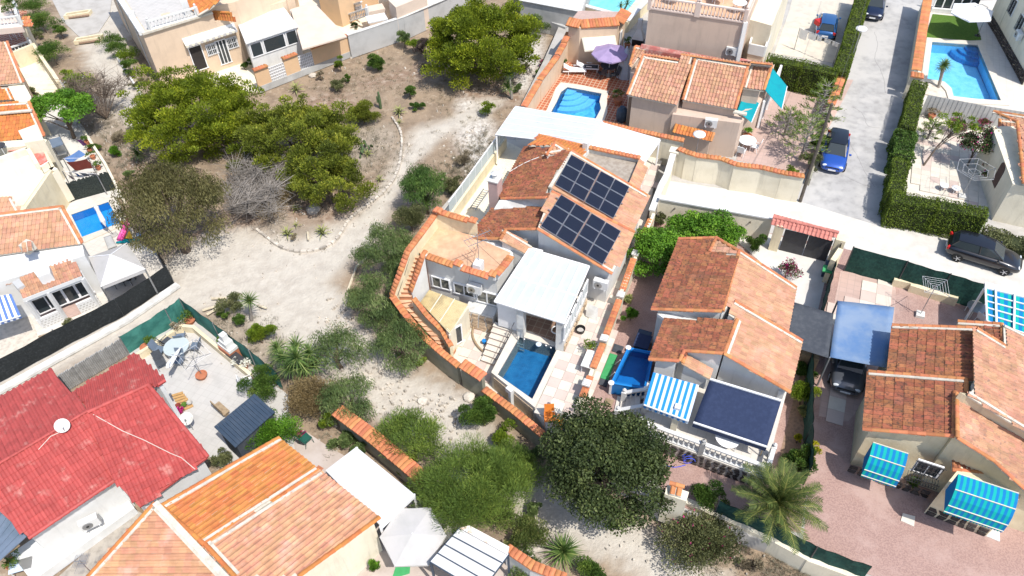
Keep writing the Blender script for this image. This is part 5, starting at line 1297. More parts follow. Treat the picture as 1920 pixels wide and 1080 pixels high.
# ---------------------------- the plots on the east side
def spl(a,b,up,deg=17.0):
 """roof plane through the eave a-b rising at a given pitch towards the plan point 'up'"""
 d=xy(b-a).normalized();n=Vector((-d.y,d.x,0))
 if n.dot(xy(up)-xy(a))<0:n=-n
 return Plane(a,b,a+n+UP*math.tan(R(deg)))
def slope(parent,ea,eb,z,rp,px,down,m,zb,ins,wm,deg=17,**k):
 """a roof slope with the wall that carries it: ea, eb eave pixels at height z, rp a pixel towards the ridge"""
 pl=spl(G(*ea,z),G(*eb,z),G(*rp,z+1),deg);ro,P=roof(parent,pl,px,down,m,**k)
 if ins:body(parent,pl,P,zb,ins,wm)
 return pl,P,ro
def gl(z,*px):return[G(u,v,z)for u,v in px]
def fence(pts,h,m,label,zb=E0,name='fence',post='metal_dark',step=2.2,cat='fence',th=.03,lean=0.0):
 """netting between posts, sagging a little; one panel per bay"""
 t=thing(name,pts[0],label,cat)
 for a,b in zip(pts[:-1],pts[1:]):
  a=Vector((a.x,a.y,zb));b=Vector((b.x,b.y,zb));d=b-a;n=max(1,round(d.length/step));sd=UP.cross(d).normalized()
  for i in range(n):
   p,q=a.lerp(b,i/n),a.lerp(b,(i+1)/n);vs=[];K=6
   for r_ in range(4):
    for c in range(K+1):
     x=p.lerp(q,c/K)+UP*(h*r_/3-(.04*math.sin(math.pi*c/K)if r_==3 else 0)+(random.uniform(-.02,.02)if r_==3 else 0))+sd*(.03*math.sin(c*2.1+r_+i));vs.append(x)
   nn=len(vs);vs+=[x+sd*th for x in vs];fs=[]
   for r_ in range(3):
    for c in range(K):f=(r_*(K+1)+c,r_*(K+1)+c+1,(r_+1)*(K+1)+c+1,(r_+1)*(K+1)+c);fs+=[f,tuple(x+nn for x in reversed(f))]
   MB().add(vs,fs).build('netting',m,t)
   MB().bar(p,p+UP*(h+.06),.05).build('post',post,t)
 return t
bB=[300]
sheet('plot_gravel',[(1215,395),(1460,440),(1600,470),(1515,915),(1500,1000),(1432,980),(1290,955),(1255,935),(1180,840),(1100,760),(1130,690)],E0+.012,'pinkgravel',.1)
sheet('plot_gravel',[(1580,505),(1680,520),(1840,545),(2100,600),(2100,1250),(1650,1085),(1505,1030),(1515,915)],E0+.016,'pinkgravel',.1)
sheet('forecourt',[(1450,440),(1560,470),(1520,640),(1495,600),(1470,530),(1385,455),(1300,430),(1310,400)],E0+.02,'concrete',.1)
sheet('walkway',[(1500,700),(1530,700),(1495,905),(1450,900)],E0+.02,'litter',.1)
B=thing('bungalow',G(1350,700,E0),'white bungalow with weathered brown left roof slopes and blue striped awning on its terrace','house')
TB=2.0
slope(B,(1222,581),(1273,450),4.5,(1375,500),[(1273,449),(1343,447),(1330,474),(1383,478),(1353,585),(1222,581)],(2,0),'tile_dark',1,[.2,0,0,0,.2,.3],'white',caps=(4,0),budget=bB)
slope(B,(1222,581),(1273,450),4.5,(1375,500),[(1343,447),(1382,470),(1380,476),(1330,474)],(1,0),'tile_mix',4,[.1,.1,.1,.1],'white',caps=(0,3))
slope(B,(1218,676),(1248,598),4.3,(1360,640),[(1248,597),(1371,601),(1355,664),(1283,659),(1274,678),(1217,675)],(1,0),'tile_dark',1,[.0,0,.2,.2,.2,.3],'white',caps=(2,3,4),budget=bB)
slope(B,(1477,614),(1491,540),4.4,(1380,500),[(1385,470),(1492,540),(1477,621),(1377,566),(1368,570),(1357,584),(1354,584)],(0,1),'tile',1,[.2,.3,.0,0,0,0,.0],'white',caps=(0,6),mort=(0,))
slope(B,(1480,735),(1503,641),4.2,(1375,600),[(1377,566),(1503,640),(1480,736),(1357,664),(1381,600),(1366,590)],(0,1),'tile',1,[.0,.3,.3,.0,0,0],'white',caps=(0,2,3),mort=(0,3))
slope(B,(1330,711),(1336,694),4.0,(1285,665),[(1285,664),(1336,693),(1328,711),(1279,681)],(0,1),'tile',3,[.0,.1,.1,.1],'white',caps=(3,))
MB().slab(gl(4.35,(1232,588),(1370,593),(1373,601),(1246,598)),.2).build('fascia','white',B)
tb=gl(TB,(1197,810),(1433,897),(1475,735),(1240,690))
MB().ext(tb,E0-.4,TB).build('terrace','whiteterr',B)
fl,fr_=tb[0],tb[1];dB=xy(fr_-fl).normalized();nB=Vector((dB.y,-dB.x,0));nB=nB if nB.dot(AX)>0 else-nB
stones(B,fl+nB*.02,fr_+nB*.02,E0+.02,TB-.02,.34,.24,'stone_dark',nB,jitter=.3,gap=.055)
balustrade(B,fl-nB*.12,fl.lerp(fr_,.5)-nB*.12,.85);balustrade(B,fl.lerp(fr_,.5)-nB*.12,fr_-nB*.12,.85)
balustrade(B,fr_-nB*.12,fr_-nB*1.3,.85)
for u,v,z_ in((1262,800,3.7),(1451,770,3.9)):p=G(u,v,TB);MB().box(xy(p)+UP*(TB+.9),(.28,.28,1.8),AXD).build('pillar','white',B)
MB().box(xy(G(1262,806,TB))+UP*(TB+.65),(.3,.3,1.3),AXD).build('pillar','palecream',B)
MB().ext(gl(TB,(1203,770),(1214,715),(1230,717),(1222,772)),TB,TB+.04).build('threshold','whiteterr',B)
steps(G(1158,742,1.1),G(1200,740,1.9),G(1150,777,1.1),G(1200,775,1.9),5,E0,'whiteterr',None,B)
balustrade(B,G(1168,752,1.15),G(1214,745,1.75),.8);balustrade(B,G(1156,785,1.15),G(1206,776,1.75),.8)
for u,v in((1470,700),(1492,600)):pass
aw=thing('awning',G(1300,760,TB),'blue and white striped awning hanging over the left half of the terrace','awning')
striped_sheet(aw,G(1225,698,4.0),G(1311,722,4.0),G(1291,790,3.55),G(1207,759,3.55),16,['midblue','paleblue'],scallop=.28)
MB().bar(G(1207,759,3.57),G(1291,790,3.57),.06).build('front_bar','metal_white',aw)
aw=thing('awning',G(1400,800,TB),'plain navy blue awning over the right half of the terrace','awning')
nv=gl(0,*[])or[G(1331,711,4.0),G(1465,752,4.0),G(1438,838,3.35),G(1300,792,3.35)]
drape(nv,'navy',None,'canopy',aw,sag=.05)
MB().bar(nv[3],nv[2],.08).bar(nv[0],nv[1],.1,.12).build('front_bar','metal_white',aw)
MB().prism([nv[3]-UP*.35,nv[2]-UP*.35,nv[2]-UP*.35+AX*.02,nv[3]-UP*.35+AX*.02],[nv[3],nv[2],nv[2]+AX*.02,nv[3]+AX*.02]).build('valance','navy',aw)
tt=table(G(1360,835,TB),.6,.72,'white cloth covered table in the shade behind the balustrade','whitefab')
MB().lathe(G(1425,855,TB),[(.03,0),(.03,1.1)],6).build('pole','wood',None,'slender wooden pole standing on the terrace under the navy awning','pole')
MB().tube([G(1292,868,1.3)+Vector((math.cos(t)*.28,.02*t,math.sin(t)*.28+.1))for t in np.linspace(0,18,50)],.02,5).tube(bez(gl(1.03,(1220,866),(1245,872),(1265,876),(1285,872)),20),.02,5).build('garden_hose','bluehose',None,'coiled bright blue garden hose at the foot of the dark stone facing','hose')
fp=thing('frame_pool',G(1180,690,E0),'rectangular above-ground frame pool of bright blue vinyl beside the bungalow','pool')
q=[G(1178,652,2.0),G(1225,661,2.0),G(1212,729,2.0),G(1146,718,2.0)];q=ccw(q);qi=shrink(q,.14)
ring(q,qi,E0+.05,2.0).build('liner_wall','poolvinyl',fp);MB().poly([Vector((p.x,p.y,1.5))for p in qi]).build('liner_floor','poolvinyl',fp);MB().poly([Vector((p.x,p.y,1.93))for p in qi]).build('water','water',fp)
for p in q:MB().box(Vector((p.x,p.y,1.55)),(.12,.12,1.0),AXD).lathe(Vector((p.x,p.y,1.98)),[(.16,0),(.16,.06),(.05,.1)],8).build('corner_post','pvc',fp)
for a,b in zip(q,q[1:]+q[:1]):MB().tube([a,b],.045,6).build('top_rail','midblue',fp)
for u,v in((1163,675),(1153,698)):MB().bar(G(u,v,2.0),G(u-11,v+9,E0),.04).build('brace','metal_white',fp)
ml=MB().slab(gl(E0+.05,(1144,662),(1158,666),(1141,713),(1125,708)),.03).build('foam_mat','greenmat',None,'long green foam mat beside the frame pool','mat')
for q_,s_ in((((1152,644),(1170,650),(1164,663),(1147,658)),'upper'),(((1126,709),(1141,713),(1137,726),(1122,720)),'lower')):MB().slab(gl(E0+.06,*q_),.04).build('rubber_mat','shade_grey',None,'dark grey rubber mat at the %s end of the green foam mat'%s_,'mat')
pal=thing('wooden_grating',G(1140,755,E0),'small honey coloured wooden grating on the gravel near the stair','grating');a,b,c,d=gl(E0+.06,(1136,747),(1151,751),(1146,763),(1131,758))
for k in range(8):MB().bar(a.lerp(d,k/7),b.lerp(c,k/7),.07,.03).build('slat','wood',pal)
bx=thing('storage_box',G(1205,640,E0),'dark blue lidded storage box between pool and bungalow wall','box');MB().box(G(1205,640,1.45),(.9,.75,.9),AXD).build('base','slate_blue',bx);MB().box(G(1205,640,1.93),(.98,.82,.08),AXD).build('lid','navy',bx)
rw=thing('street_wall',G(1340,400,E0),'cream retaining-style wall with white capping along the concrete street behind the bright green shrubs','wall')
wp=[G(1237,371,3.0),G(1450,409,2.9)];wall(rw,'masonry',wp,.25,'palecream',E0);MB().bar(wp[0]+UP*.05,wp[1]+UP*.05,.42,.1).build('capping','white',rw)
for s_ in(.15,.5,.82):MB().lathe(None,[(.05,0),(.05,.12)],6,mtx=frame(wp[0].lerp(wp[1],s_)-UP*.5+AX*.13,AY,UP,AX)).build('drain_pipe','woodpole',rw)
gt=thing('gateway',G(1500,480,E0),'black metal double gate under a small pinkish tiled canopy','gate')
ga,gb=G(1460,468,E0),G(1548,490,E0)
for a,b in((0,.5),(.5,1)):p,q=ga.lerp(gb,a+.005),ga.lerp(gb,b-.005);MB().prism([p,q,q+AX*.05,p+AX*.05],[x+UP*1.75 for x in(p,q,q+AX*.05,p+AX*.05)]).build('gate_leaf','metal_dark',gt)
for p,o in((ga,-.35),(gb,.35)):MB().box(p+AY*o+UP*1.05,(.55,.55,2.1),AXD).build('pillar','cream',gt)
pl=Plane(G(1452,418,3.1),G(1563,448,3.1),G(1570,436,3.35));roof(gt,pl,[(1450,407),(1572,436),(1561,449),(1445,419)],(0,3),'tile_pinkred',capm='tile_pinkred',caps=(0,))
fence(gl(E0,(1560,500),(1508,700),(1505,910)),1.9,'green_net','long dark green netting fence between the bungalow and the plot with the blue shade sail')
wall(thing('side_wall',G(1570,480,E0),'short cream wall joining the gateway to the dark green fence','wall'),'masonry',gl(2.9,(1577,466),(1562,488)),.3,'cream',E0)
bn=thing('wheelie_bin',G(1552,505,E0),'green lidded dustbin in the shade beside the dark fence','bin');MB().box(G(1552,505,E0+.5),(.5,.5,1.0),AXD).build('body','slate_blue',bn);MB().box(G(1552,505,E0+1.05),(.56,.56,.08),AXD).build('lid','greenmat',bn)
sc=drape([G(1487,566,3.5),G(1563,588,3.4),G(1553,671,3.4),G(1470,645,3.5)],'shade_grey','dark grey shade cloth stretched between bungalow roof and fence','shade_cloth',None,sag=.22);tag(sc,None,'shade cloth')
MB().ext(gl(1,(1496,655),(1530,664),(1525,700),(1492,690)),1,2.2).build('reed_screen','wood',None,'ochre reed screen under the edge of the dark shade cloth','screen')
C_=thing('bungalow',G(1700,850,E0),'cream bungalow with stepped tiled roof, dark stone plinth and two domed turquoise awnings','house');bC=[300]
slope(C_,(1664,699),(1673,611),4.5,(1830,660),[(1673,611),(1827,616),(1829,716),(1664,701)],(1,0),'tile_dark',1,[.2,0,0,.3],'cream',caps=(0,1),mort=(0,),budget=bC,L=.42)
slope(C_,(1619,806),(1628,698),4.3,(1800,760),[(1629,698),(1811,712),(1812,738),(1790,736),(1788,819),(1618,806)],(1,0),'tile_dark',1,[0,0,0,0,.25,.35],'cream',caps=(0,3,4,1),mort=(0,),budget=bC,L=.42)
plr=Plane(G(1827,616,6.0),G(1830,718,6.0),G(1920,631,5.2))
ro,P=roof(C_,plr,[(1830,617),(1883,649),(1881,608),(1960,648),(2090,790),(2090,900),(1920,808),(1814,742),(1832,722)],(0,3),'tile_mix',caps=(0,),mort=(0,2,6));body(C_,plr,P,1,[0,0,0,.3,.3,.3,0,0,0],'cream')
plr2=Plane(G(1789,738,5.6),G(1791,822,5.6),G(1920,920,4.45))
ro,P=roof(C_,plr2,[(1792,738),(1815,744),(1925,812),(2070,900),(2040,985),(1920,919),(1860,864),(1793,822)],(0,2),'tile_mix',mort=(2,0),caps=(5,6,7));body(C_,plr2,P,1,[0,0,.0,.0,.3,.3,.3,.0],'cream')
slope(C_,(1828,612),(1829,618),5.0,(1875,620),[(1796,604),(1878,609),(1880,640),(1836,620),(1800,612)],(1,0),'tile_dark',3,[0,0,0,0,0],'cream',caps=(0,1),mort=(0,))
MB().box(G(1830,735,5.5),(.5,.5,.5),AXD).build('capping','mortar',C_)
pp=Plane(G(1786,881,3.5),G(1785,858,3.7),G(1858,868,3.7));roof(C_,pp,[(1784,857),(1859,867),(1863,889),(1785,881)],(0,3),'tile_dark',caps=(2,))
por=gl(E0,(1732,962),(1848,1006),(1900,935),(1790,890));MB().ext(por,E0-.2,3.6).build('porch_wall','cream',C_)
cB=edge_inset([G(1619,806,4.3),G(1788,819,4.3)],[0,0])if False else None
c0,c1=G(1586,882,E0),G(1740,934,E0);dC=xy(c1-c0).normalized();nC=Vector((dC.y,-dC.x,0));nC=nC if nC.dot(AX)>0 else-nC
stones(C_,c0+nC*.02,c1+nC*.02,E0,E0+.62,.42,.3,'stone_dark',nC,gap=.045)
pa,pb=por[0]+nC*.01,por[1]+nC*.01;stones(C_,pa,pb,E0,E0+.7,.42,.3,'stone_dark',nC,gap=.045)
def dome_awning(a,b,out,drop,label,n=12,seg=5,ms=('teal','royal')):
 t=thing('awning',(a+b)/2-UP*drop,label,'awning');mb=MB();P=[]
 for k in range(seg+1):
  th_=math.pi/2*k/seg;off=nC*out*math.sin(th_)-UP*drop*(1-math.cos(th_));P.append((a+off,b+off))
 for k in range(seg):
  for i in range(n):
   q=[P[k][0].lerp(P[k][1],i/n),P[k][0].lerp(P[k][1],(i+1)/n),P[k+1][0].lerp(P[k+1][1],(i+1)/n),P[k+1][0].lerp(P[k+1][1],i/n)];nn_=nC*.02
   mb.add([x for x in q],[(0,3,2,1)],i%2)
 for e in(0,1):
  pts=[P[k][e]for k in range(seg+1)]+[P[0][e]-UP*drop];mb.poly(pts if e else pts[::-1],1)
 for i in range(n):q0,q1=P[-1][0].lerp(P[-1][1],i/n),P[-1][0].lerp(P[-1][1],(i+1)/n);mb.poly([q0,q1,q1-UP*.1,(q0+q1)/2-UP*.16,q0-UP*.1],i%2)
 mb.build('canopy',list(ms),t)
 for k in range(0,seg+1):
  if k in(0,2,4,seg):MB().bar(P[k][0]+nC*.012+UP*.012,P[k][1]+nC*.012+UP*.012,.035).build('hoop','creamfab',t)
 return t
def onwall(u,v,c,n):
 """the point of the vertical wall through c with normal n that shows at u,v"""
 r=ray(u,v);o=Vector((0,0,CAM_H));t=(c-o).dot(n)/r.dot(n);return o+r*t
a_,b_=onwall(1637,829,c0,nC),onwall(1704,849,c0,nC);b_.z=a_.z
dome_awning(a_,b_,1.0,1.35,'smaller domed turquoise and blue striped awning over the left window',12)
a_,b_=onwall(1797,888,pa,nC),onwall(1911,924,pa,nC);b_.z=a_.z
dome_awning(a_,b_,1.1,1.45,'larger domed turquoise and blue striped awning over the porch',20)
cw=onwall(1739,878,c0,nC);window(C_,cw,nC,1.1,1.0,panes=2,bars=2)
bsk=MB()
for k in range(12):p=cw+dC*(-.65+1.3*k/11);bsk.tube([p-UP*.45+nC*.1,p-UP*.7+nC*.5,p-UP*.3+nC*.55],.012,4)
for z_,o_ in((-.7,.5),(-.3,.55),(.5,.15)):bsk.bar(cw-dC*.65+UP*z_+nC*o_,cw+dC*.65+UP*z_+nC*o_,.02)
bsk.build('window_grille','metal_dark',C_)
MB().slab(gl(E0+.06,(1693,962),(1716,968),(1714,987),(1689,976)),.04).build('drain_cover','slab_cream',None,'pale square cover set in the pink gravel below the grilled window','cover')
MB().slab(gl(E0+.05,(1838,1001),(1875,1015),(1874,976)),.04).build('door_step','whitegrey',None,'white triangular slab at the right end of the porch','step')
bush(1712,905,.35,'garden','small climbing plant against the wall below the grilled window',E0,.9,300)
sh=thing('shade_sail',G(1620,620,E0),'faded blue shade sail stretched over the parked silver car','shade sail')
drape([G(1571,564,3.5),G(1677,576,3.5),G(1662,690,3.5),G(1556,670,3.4)],'bluesail',None,'canopy',sh,sag=.06,ripple=.02)
for u,v in((1571,564),(1556,670)):q=G(u,v,3.45);MB().bar(xy(q)+UP*E0,q,.07).build('post','metal_grey',sh)
car(G(1588,690,E0),AX,'dark silver hatchback parked under the blue shade sail','p_silver')
pv=sheet('car_port_paving',[(1576,508),(1676,524),(1680,545),(1672,700),(1590,790),(1535,780),(1550,640)],E0+.024,'pinktile',.05)
pavers(pv,gl(E0+.07,(1579,512),(1600,516),(1594,790),(1542,780),(1552,640)),E0+.07,.85,['slab_cream','slab_pink'],th=.05)
pavers(pv,gl(E0+.07,(1612,518),(1676,526),(1672,585),(1605,575)),E0+.07,.85,['slab_cream','slab_pink'],th=.05)
fence(gl(E0,(1582,508),(1680,535),(1838,583)),2.0,'green_net','dark green netting fence along the concrete street above the checked paving')
lw=thing('planter_wall',G(1740,545,E0),'low ochre planter wall at the foot of the dark green street fence','wall');wall(lw,'masonry',gl(E0+.55,(1677,520),(1714,528),(1716,533),(1797,558)),.45,'cream',E0)
rotary(G(1724,592,E0),2.6,.9,'closed rotary clothes airer with white cover on a square foot on the gravel',sides=4,rz=.5,open_=False,rings=5)
pl_=thing('pergola',G(1850,600,E0),'white framed pergola with turquoise and blue striped roof at the right edge','pergola');zq=3.6
a,b,c,d=G(1846,541,zq),G(2010,580,zq),G(2000,652,zq),G(1849,603,zq)
striped_sheet(pl_,a,b,c,d,22,['teal','royal'],'canopy')
for k in range(6):MB().bar(a.lerp(d,k/5)+UP*.06,b.lerp(c,k/5)+UP*.06,.06).build('rafter','pvc',pl_)
for k in(0,.12,.34,.7,1):MB().bar(a.lerp(b,k)+UP*.1,d.lerp(c,k)+UP*.1,.09).build('beam','pvc',pl_)
MB().bar(a-AX*.2+UP*.02,b-AX*.2+UP*.02,.45,.15).build('fascia','white',pl_)
for q in(a,d):MB().bar(xy(q)+UP*E0,q,.1).build('post','pvc',pl_)
chair(G(1838,606,E0),2,'white plastic chair in the shade beside the turquoise pergola','pvc','pvc')
table(G(1822,590,E0),.5,.7,'grey round table in the shade beside the turquoise pergola','metal_grey')
car(G(1838,487,E0+.03),G(1882,512,E0)-G(1782,482,E0),'black five-door hatchback parked nose right on the concrete street','p_black',L=4.2,W=1.76,H=1.42)
bwl=thing('low_wall',G(1500,1040,0),'low cream block wall carrying a dark netting fence at the bottom edge','wall')
lp=gl(1.25,(1288,938),(1340,962),(1440,1005),(1520,1048),(1620,1085));wall(bwl,'masonry',lp,.3,'palecream',-.1)
fence([p-AX*.05 for p in lp[1:]],1.1,'green_net','dark green netting fence standing on the low cream wall under the palm',1.25)
gp=thing('gate_pier',G(1250,965,.3),'cream gate pier with small orange tile roof beside the big dark tree','gate')
MB().box(G(1262,950,1.6),(.5,1.0,2.6),AXD).build('pillar','palecream',gp);pt=Plane(G(1257,915,3.15),G(1280,921,3.15),G(1274,932,3.0));roof(gp,pt,[(1258,906),(1281,912),(1277,932),(1254,926)],(0,3),'coping',caps=(0,))
MB().box(G(1243,940,1.4),(.06,.9,2.0),AXD).build('gate_leaf','white',gp)
steps(G(1218,968,.1),G(1225,940,.9),G(1245,978,.1),G(1250,950,.9),4,-.1,'whiteterr',None,gp)
D_=thing('villa',G(1300,240,E0),'rose coloured single-storey villa with mottled tiled roof and turquoise awnings','house');bD=[300]
zD=4.7
def dslope(a,b,rp,px,ins,**k):
 return slope(D_,a,b,zD,rp,px,(0,len(px)-1),'tile_mix',1,ins,'pink',**k)
dslope((1176,178),(1269,197),(1250,110),[(1205,106),(1272,116),(1277,105),(1298,107),(1269,197),(1176,178)],[0,0,0,0,.25,.3],caps=(5,),mort=(0,5),budget=bD)
dslope((1280,188),(1378,205),(1350,115),[(1304,109),(1402,125),(1378,205),(1280,188)],[0,0,.3,0],caps=(3,1),mort=(0,3),budget=bD)
dslope((1394,165),(1432,170),(1420,120),[(1407,120),(1447,124),(1432,170),(1394,165)],[0,.3,.2,0],caps=(1,),mort=(0,3),budget=bD)
def ridgeback(a,b,n,m='tile_mix'):
 d=(b-a);back=xy(-AX)*.55-UP*.17;pl=Plane(a,b,a+back);roof(D_,pl,None,(0,3),m,pts=[a,b,b+back,a+back],caps=(0,))
ridgeback(G(1205,104,5.75),G(1272,115,5.75),0);ridgeback(G(1276,104,5.95),G(1406,124,5.95),0);ridgeback(G(1407,119,5.8),G(1447,123,5.8),0)
slope(D_,(1165,122),(1172,124),4.3,(1185,100),[(1191,88),(1212,91),(1202,104),(1184,126),(1181,123)],(0,4),'tile_mix',1,[0,0,0,0,.1],'pink',caps=(4,0),mort=(0,))
MB().ext(gl(4.0,(1183,125),(1205,108),(1215,150),(1180,172)),1,4.0).build('wall','pink',D_)
MB().ext(gl(4.3,(1262,205),(1390,222),(1398,214),(1300,150)),1,3.9).build('wall','pink',D_)
MB().bar(G(1375,209,4.45),G(1400,214,4.4),.3,.12).build('capping','mortar',D_)
ps=Plane(G(1262,247,2.9),G(1333,264,2.9),G(1266,233,3.15));roof(D_,ps,[(1266,233),(1338,251),(1333,265),(1262,247)],(0,3),'tile_fresh',caps=(1,))
MB().ext(gl(2.8,(1264,245),(1331,263),(1334,252),(1268,236)),1,2.75).build('side_room','pink',D_)
nD_=G(1390,222,4.3)-G(1262,205,4.3);nD_=Vector((nD_.y,-nD_.x,0)).normalized();ac_unit(onwall(1334,226,G(1262,205,4.3),nD_)+nD_*.02,nD_,'white air conditioner on the rose wall under the mottled roof above the orange tile strip')
for pts,lab in((((1394,178),(1424,194),(1409,230),(1382,208)),'small turquoise awning over the arched window of the rose villa'),(((1448,127),(1476,162),(1466,205),(1434,169)),'larger turquoise awning over the porch of the rose villa')):
 zz=(3.6,3.5,2.9,3.4)if 'small' in lab else(4.1,3.6,3.3,4.0);t=thing('awning',G(pts[2][0],pts[2][1],1),lab,'awning');drape([G(u,v,z_)for(u,v),z_ in zip(pts,zz)],'turq',None,'canopy',t,sag=.05,ripple=.012);MB().bar(G(*pts[2],zz[2]),G(*pts[1 if 'small' not in lab else 1],zz[1]),.05).build('front_bar','pvc',t)
po=thing('porch_screen',G(1440,235,E0),'white arched porch screen between the two turquoise awnings','porch')
a,b=G(1420,240,E0),G(1452,172,E0)
for k in range(5):p=a.lerp(b,k/4);MB().bar(p,p+UP*2.3,.16).build('post','pvc',po)
for z_ in(.9,2.2):MB().bar(a+UP*z_,b+UP*z_,.12).build('rail','pvc',po)
MB().ext(gl(1,(1378,260),(1412,250),(1440,170),(1400,190)),1,3.3).build('porch_room','pink',D_)
wn_=G(1402,192,3.6);MB().lathe(None,[(.55,0),(.55,.06),(.42,.07)],16,mtx=frame(G(1405,186,3.3),AY,UP,AX)).build('arched_window','white',D_)
sheet('yard_paving',[(1380,300),(1440,130),(1600,150),(1510,325),(1440,312)],E0+.02,'pinktile',.1)
dw=thing('garden_wall',G(1400,320,E0),'long cream wall with a wavy orange tile coping between the rose villa and the street','wall')
wv=[G(1271,279,3.15),G(1290,287,3.15),G(1310,293,3.1),G(1352,298,3.1),G(1380,309,3.1),G(1429,315,3.1),G(1470,325,3.1),G(1508,331,3.1)]
wall(dw,'masonry',wv,.22,'palecream',E0);coping(dw,wv,width=.42)
dw2=thing('garden_wall',G(1200,255,E0),'wall with orange tile coping between the rose villa and the white carport roof','wall');wv=[G(1128,231,3.3),G(1200,247,3.3),G(1282,264,3.3)];wall(dw2,'masonry',wv,.22,'palecream',E0);coping(dw2,wv,width=.42)
mb_=thing('meter_box',G(1281,318,E0),'white utility meter cupboard set in the cream wall beside the lamp post','meter box');MB().box(G(1281,303,1.75),(.12,.75,1.1),AXD).build('cabinet','white',mb_)
for s_ in(-.19,.19):MB().box(G(1281,303,1.75)+AY*s_+AX*.07,(.02,.34,1.0),AXD).build('door','whitegrey',mb_)
def lamp_post(u,v,h,label,off):
 p=G(u,v,E0);t=thing('street_lamp',p,label,'street lamp','street lamps');MB().tube([p,p+UP*h],.04,8).build('pole','metal_grey',t);MB().box(p+UP*.1,(.3,.3,.2),AXD).build('base','concrete',t)
 MB().lathe(p+UP*h,[(.05,-.3),(.16,-.12),(.42,-.03),(.40,.05),(.15,.12),(.0,.14)],18).build('lamp_head','pvc',t,smooth=True)
lamp_post(1297,328,3.4,'street lamp with round white head at the foot of the wavy coped wall',0)
lamp_post(1584,148,4.3,'street lamp with round white head beside the tall hedge of the driveway',0)
wp=thing('utility_pole',G(1500,378,E0),'old dark timber pole leaning beside the street corner','pole');MB().tube([G(1500,378,E0),G(1500,378,E0)+UP*7.6],[.12,.09],8).build('shaft','woodpole',wp)
wire=thing('overhead_cable',G(1500,378,E0)+UP*7.4,'thin overhead cables running along the street from the timber pole','cable')
for o in(0,.12):MB().tube(bez([G(1500,378,1)+UP*(7.4-o),G(1560,200,1)+UP*6.2,G(1610,30,1)+UP*6.6],14),.012,4).build('wire','metal_dark',wire)
yd=sheet('terrace_tiles',[(1062,108),(1160,100),(1215,90),(1220,130),(1175,240),(1120,232),(985,215),(1010,190)],E0+.02,'redterr',.1,holes=(0,))
pd=thing('swimming_pool',G(1085,190,E0),'bright blue curved pool with half-round steps beside the rose villa','swimming pool')
zz=E0+.12
inn=gl(zz,(1064,163),(1092,168),(1128,175),(1124,190),(1127,203),(1117,222),(1070,216),(1033,210),(1044,190),(1052,172));out=gl(zz,(1052,154),(1094,160),(1141,171),(1138,186),(1139,210),(1129,236),(1070,232),(1016,225),(1033,188),(1042,165))
def pool2(t,outer,inner,z,depth,wm,fm,rimm,water=.14,holes=None):
 if ccw(inner)[0]!=inner[0]:inner=inner[::-1];outer=outer[::-1]
 ring(outer,inner,z-.3,z).build('coping',rimm,t);n=len(inner);top=[Vector((p.x,p.y,z-.03))for p in inner];bot=[Vector((p.x,p.y,z-depth))for p in inner]
 MB().add(top+bot,[(i,(i+1)%n,n+(i+1)%n,n+i)for i in range(n)]).build('basin_wall',wm,t);MB().poly(bot).build('basin_floor',fm,t);MB().poly([Vector((p.x,p.y,z-water))for p in inner]).build('water','water',t)
fm=poolfloor('mosaic_floor_light',(.05,.32,.62),(.13,.50,.80),3.0);pool2(pd,out,inn,zz,.9,'poolblue',fm,'slab_cream',.08)
cc=inn[0]if(inn[0]-G(1064,163,zz)).length<.1 else G(1064,163,zz);sc_=G(1064,163,zz)
for k,r_ in enumerate((.75,1.25,1.8,2.35)):
 pts=[sc_+Vector((math.cos(R(a))*r_,math.sin(R(a))*r_,0))for a in np.linspace(-113,-14,12)]+[sc_];MB().ext(pts,zz-.89,zz-.2-k*.16).build('step','poolpale',pd)
for(u,v,c,l)in((1077,137,None,'white plastic sun lounger nearer the boundary wall by the curved pool'),(1101,132,'shade_grey','white plastic sun lounger with dark cushion nearer the lilac parasol')):lounger(G(u,v,E0+.03),R(-118+180+25+(0 if c is None else-5)),l,cover=c)
parasol(G(1141,142,E0),1.5,2.05,'lilac','lilac parasol open over the table by the curved pool',8,.5)
table(G(1141,137,E0+.02),.7,.72,'round dark table under the lilac parasol','shade_grey')
for k,(u,v,r_)in enumerate(((1128,146,3.5),(1152,148,5),(1160,138,6.2))):chair(G(u,v,E0+.02),r_,['dark garden chair left under the lilac parasol','dark garden chair in front under the lilac parasol','dark garden chair right under the lilac parasol'][k],'metal_dark','shade_grey')
cv=thing('furniture_cover',G(1171,140,E0),'pale grey draped cover over a folded parasol against the rose villa','cover');MB().lathe(G(1171,142,E0),[(.75,0),(.7,.5),(.45,1.4),(.2,2.2),(.05,2.6)],9).build('cloth','greycloth',cv)
kg=thing('kettle_grill',G(1165,222,E0),'blue-grey covered barbecue in the shaded strip beside the rose villa','barbecue');MB().lathe(G(1165,226,E0),[(.35,0),(.45,.5),(.4,.95),(.2,1.2)],10).build('cover','slate_blue',kg)
bq=thing('barbecue',G(1194,100,E0),'white masonry barbecue with tapering chimney in the corner of the pool yard','barbecue');p=G(1194,102,E0)
MB().box(p+UP*.45,(.8,1.0,.9),AXD).build('base','white',bq);q=[p+AX*x+AY*y for x,y in((-.4,-.5),(.4,-.5),(.4,.5),(-.4,.5))];MB().prism([x+UP*1.5 for x in q],[p+(x-p)*.35+UP*2.3 for x in q]).box(p+UP*2.7,(.3,.35,.9),AXD).build('chimney','white',bq);MB().box(p+UP*1.2,(.75,.9,.6),AXD).build('firebox','black',bq)
dwl=thing('boundary_wall',G(1030,160,E0),'rose wall with stepped orange tile coping left of the curved pool','wall')
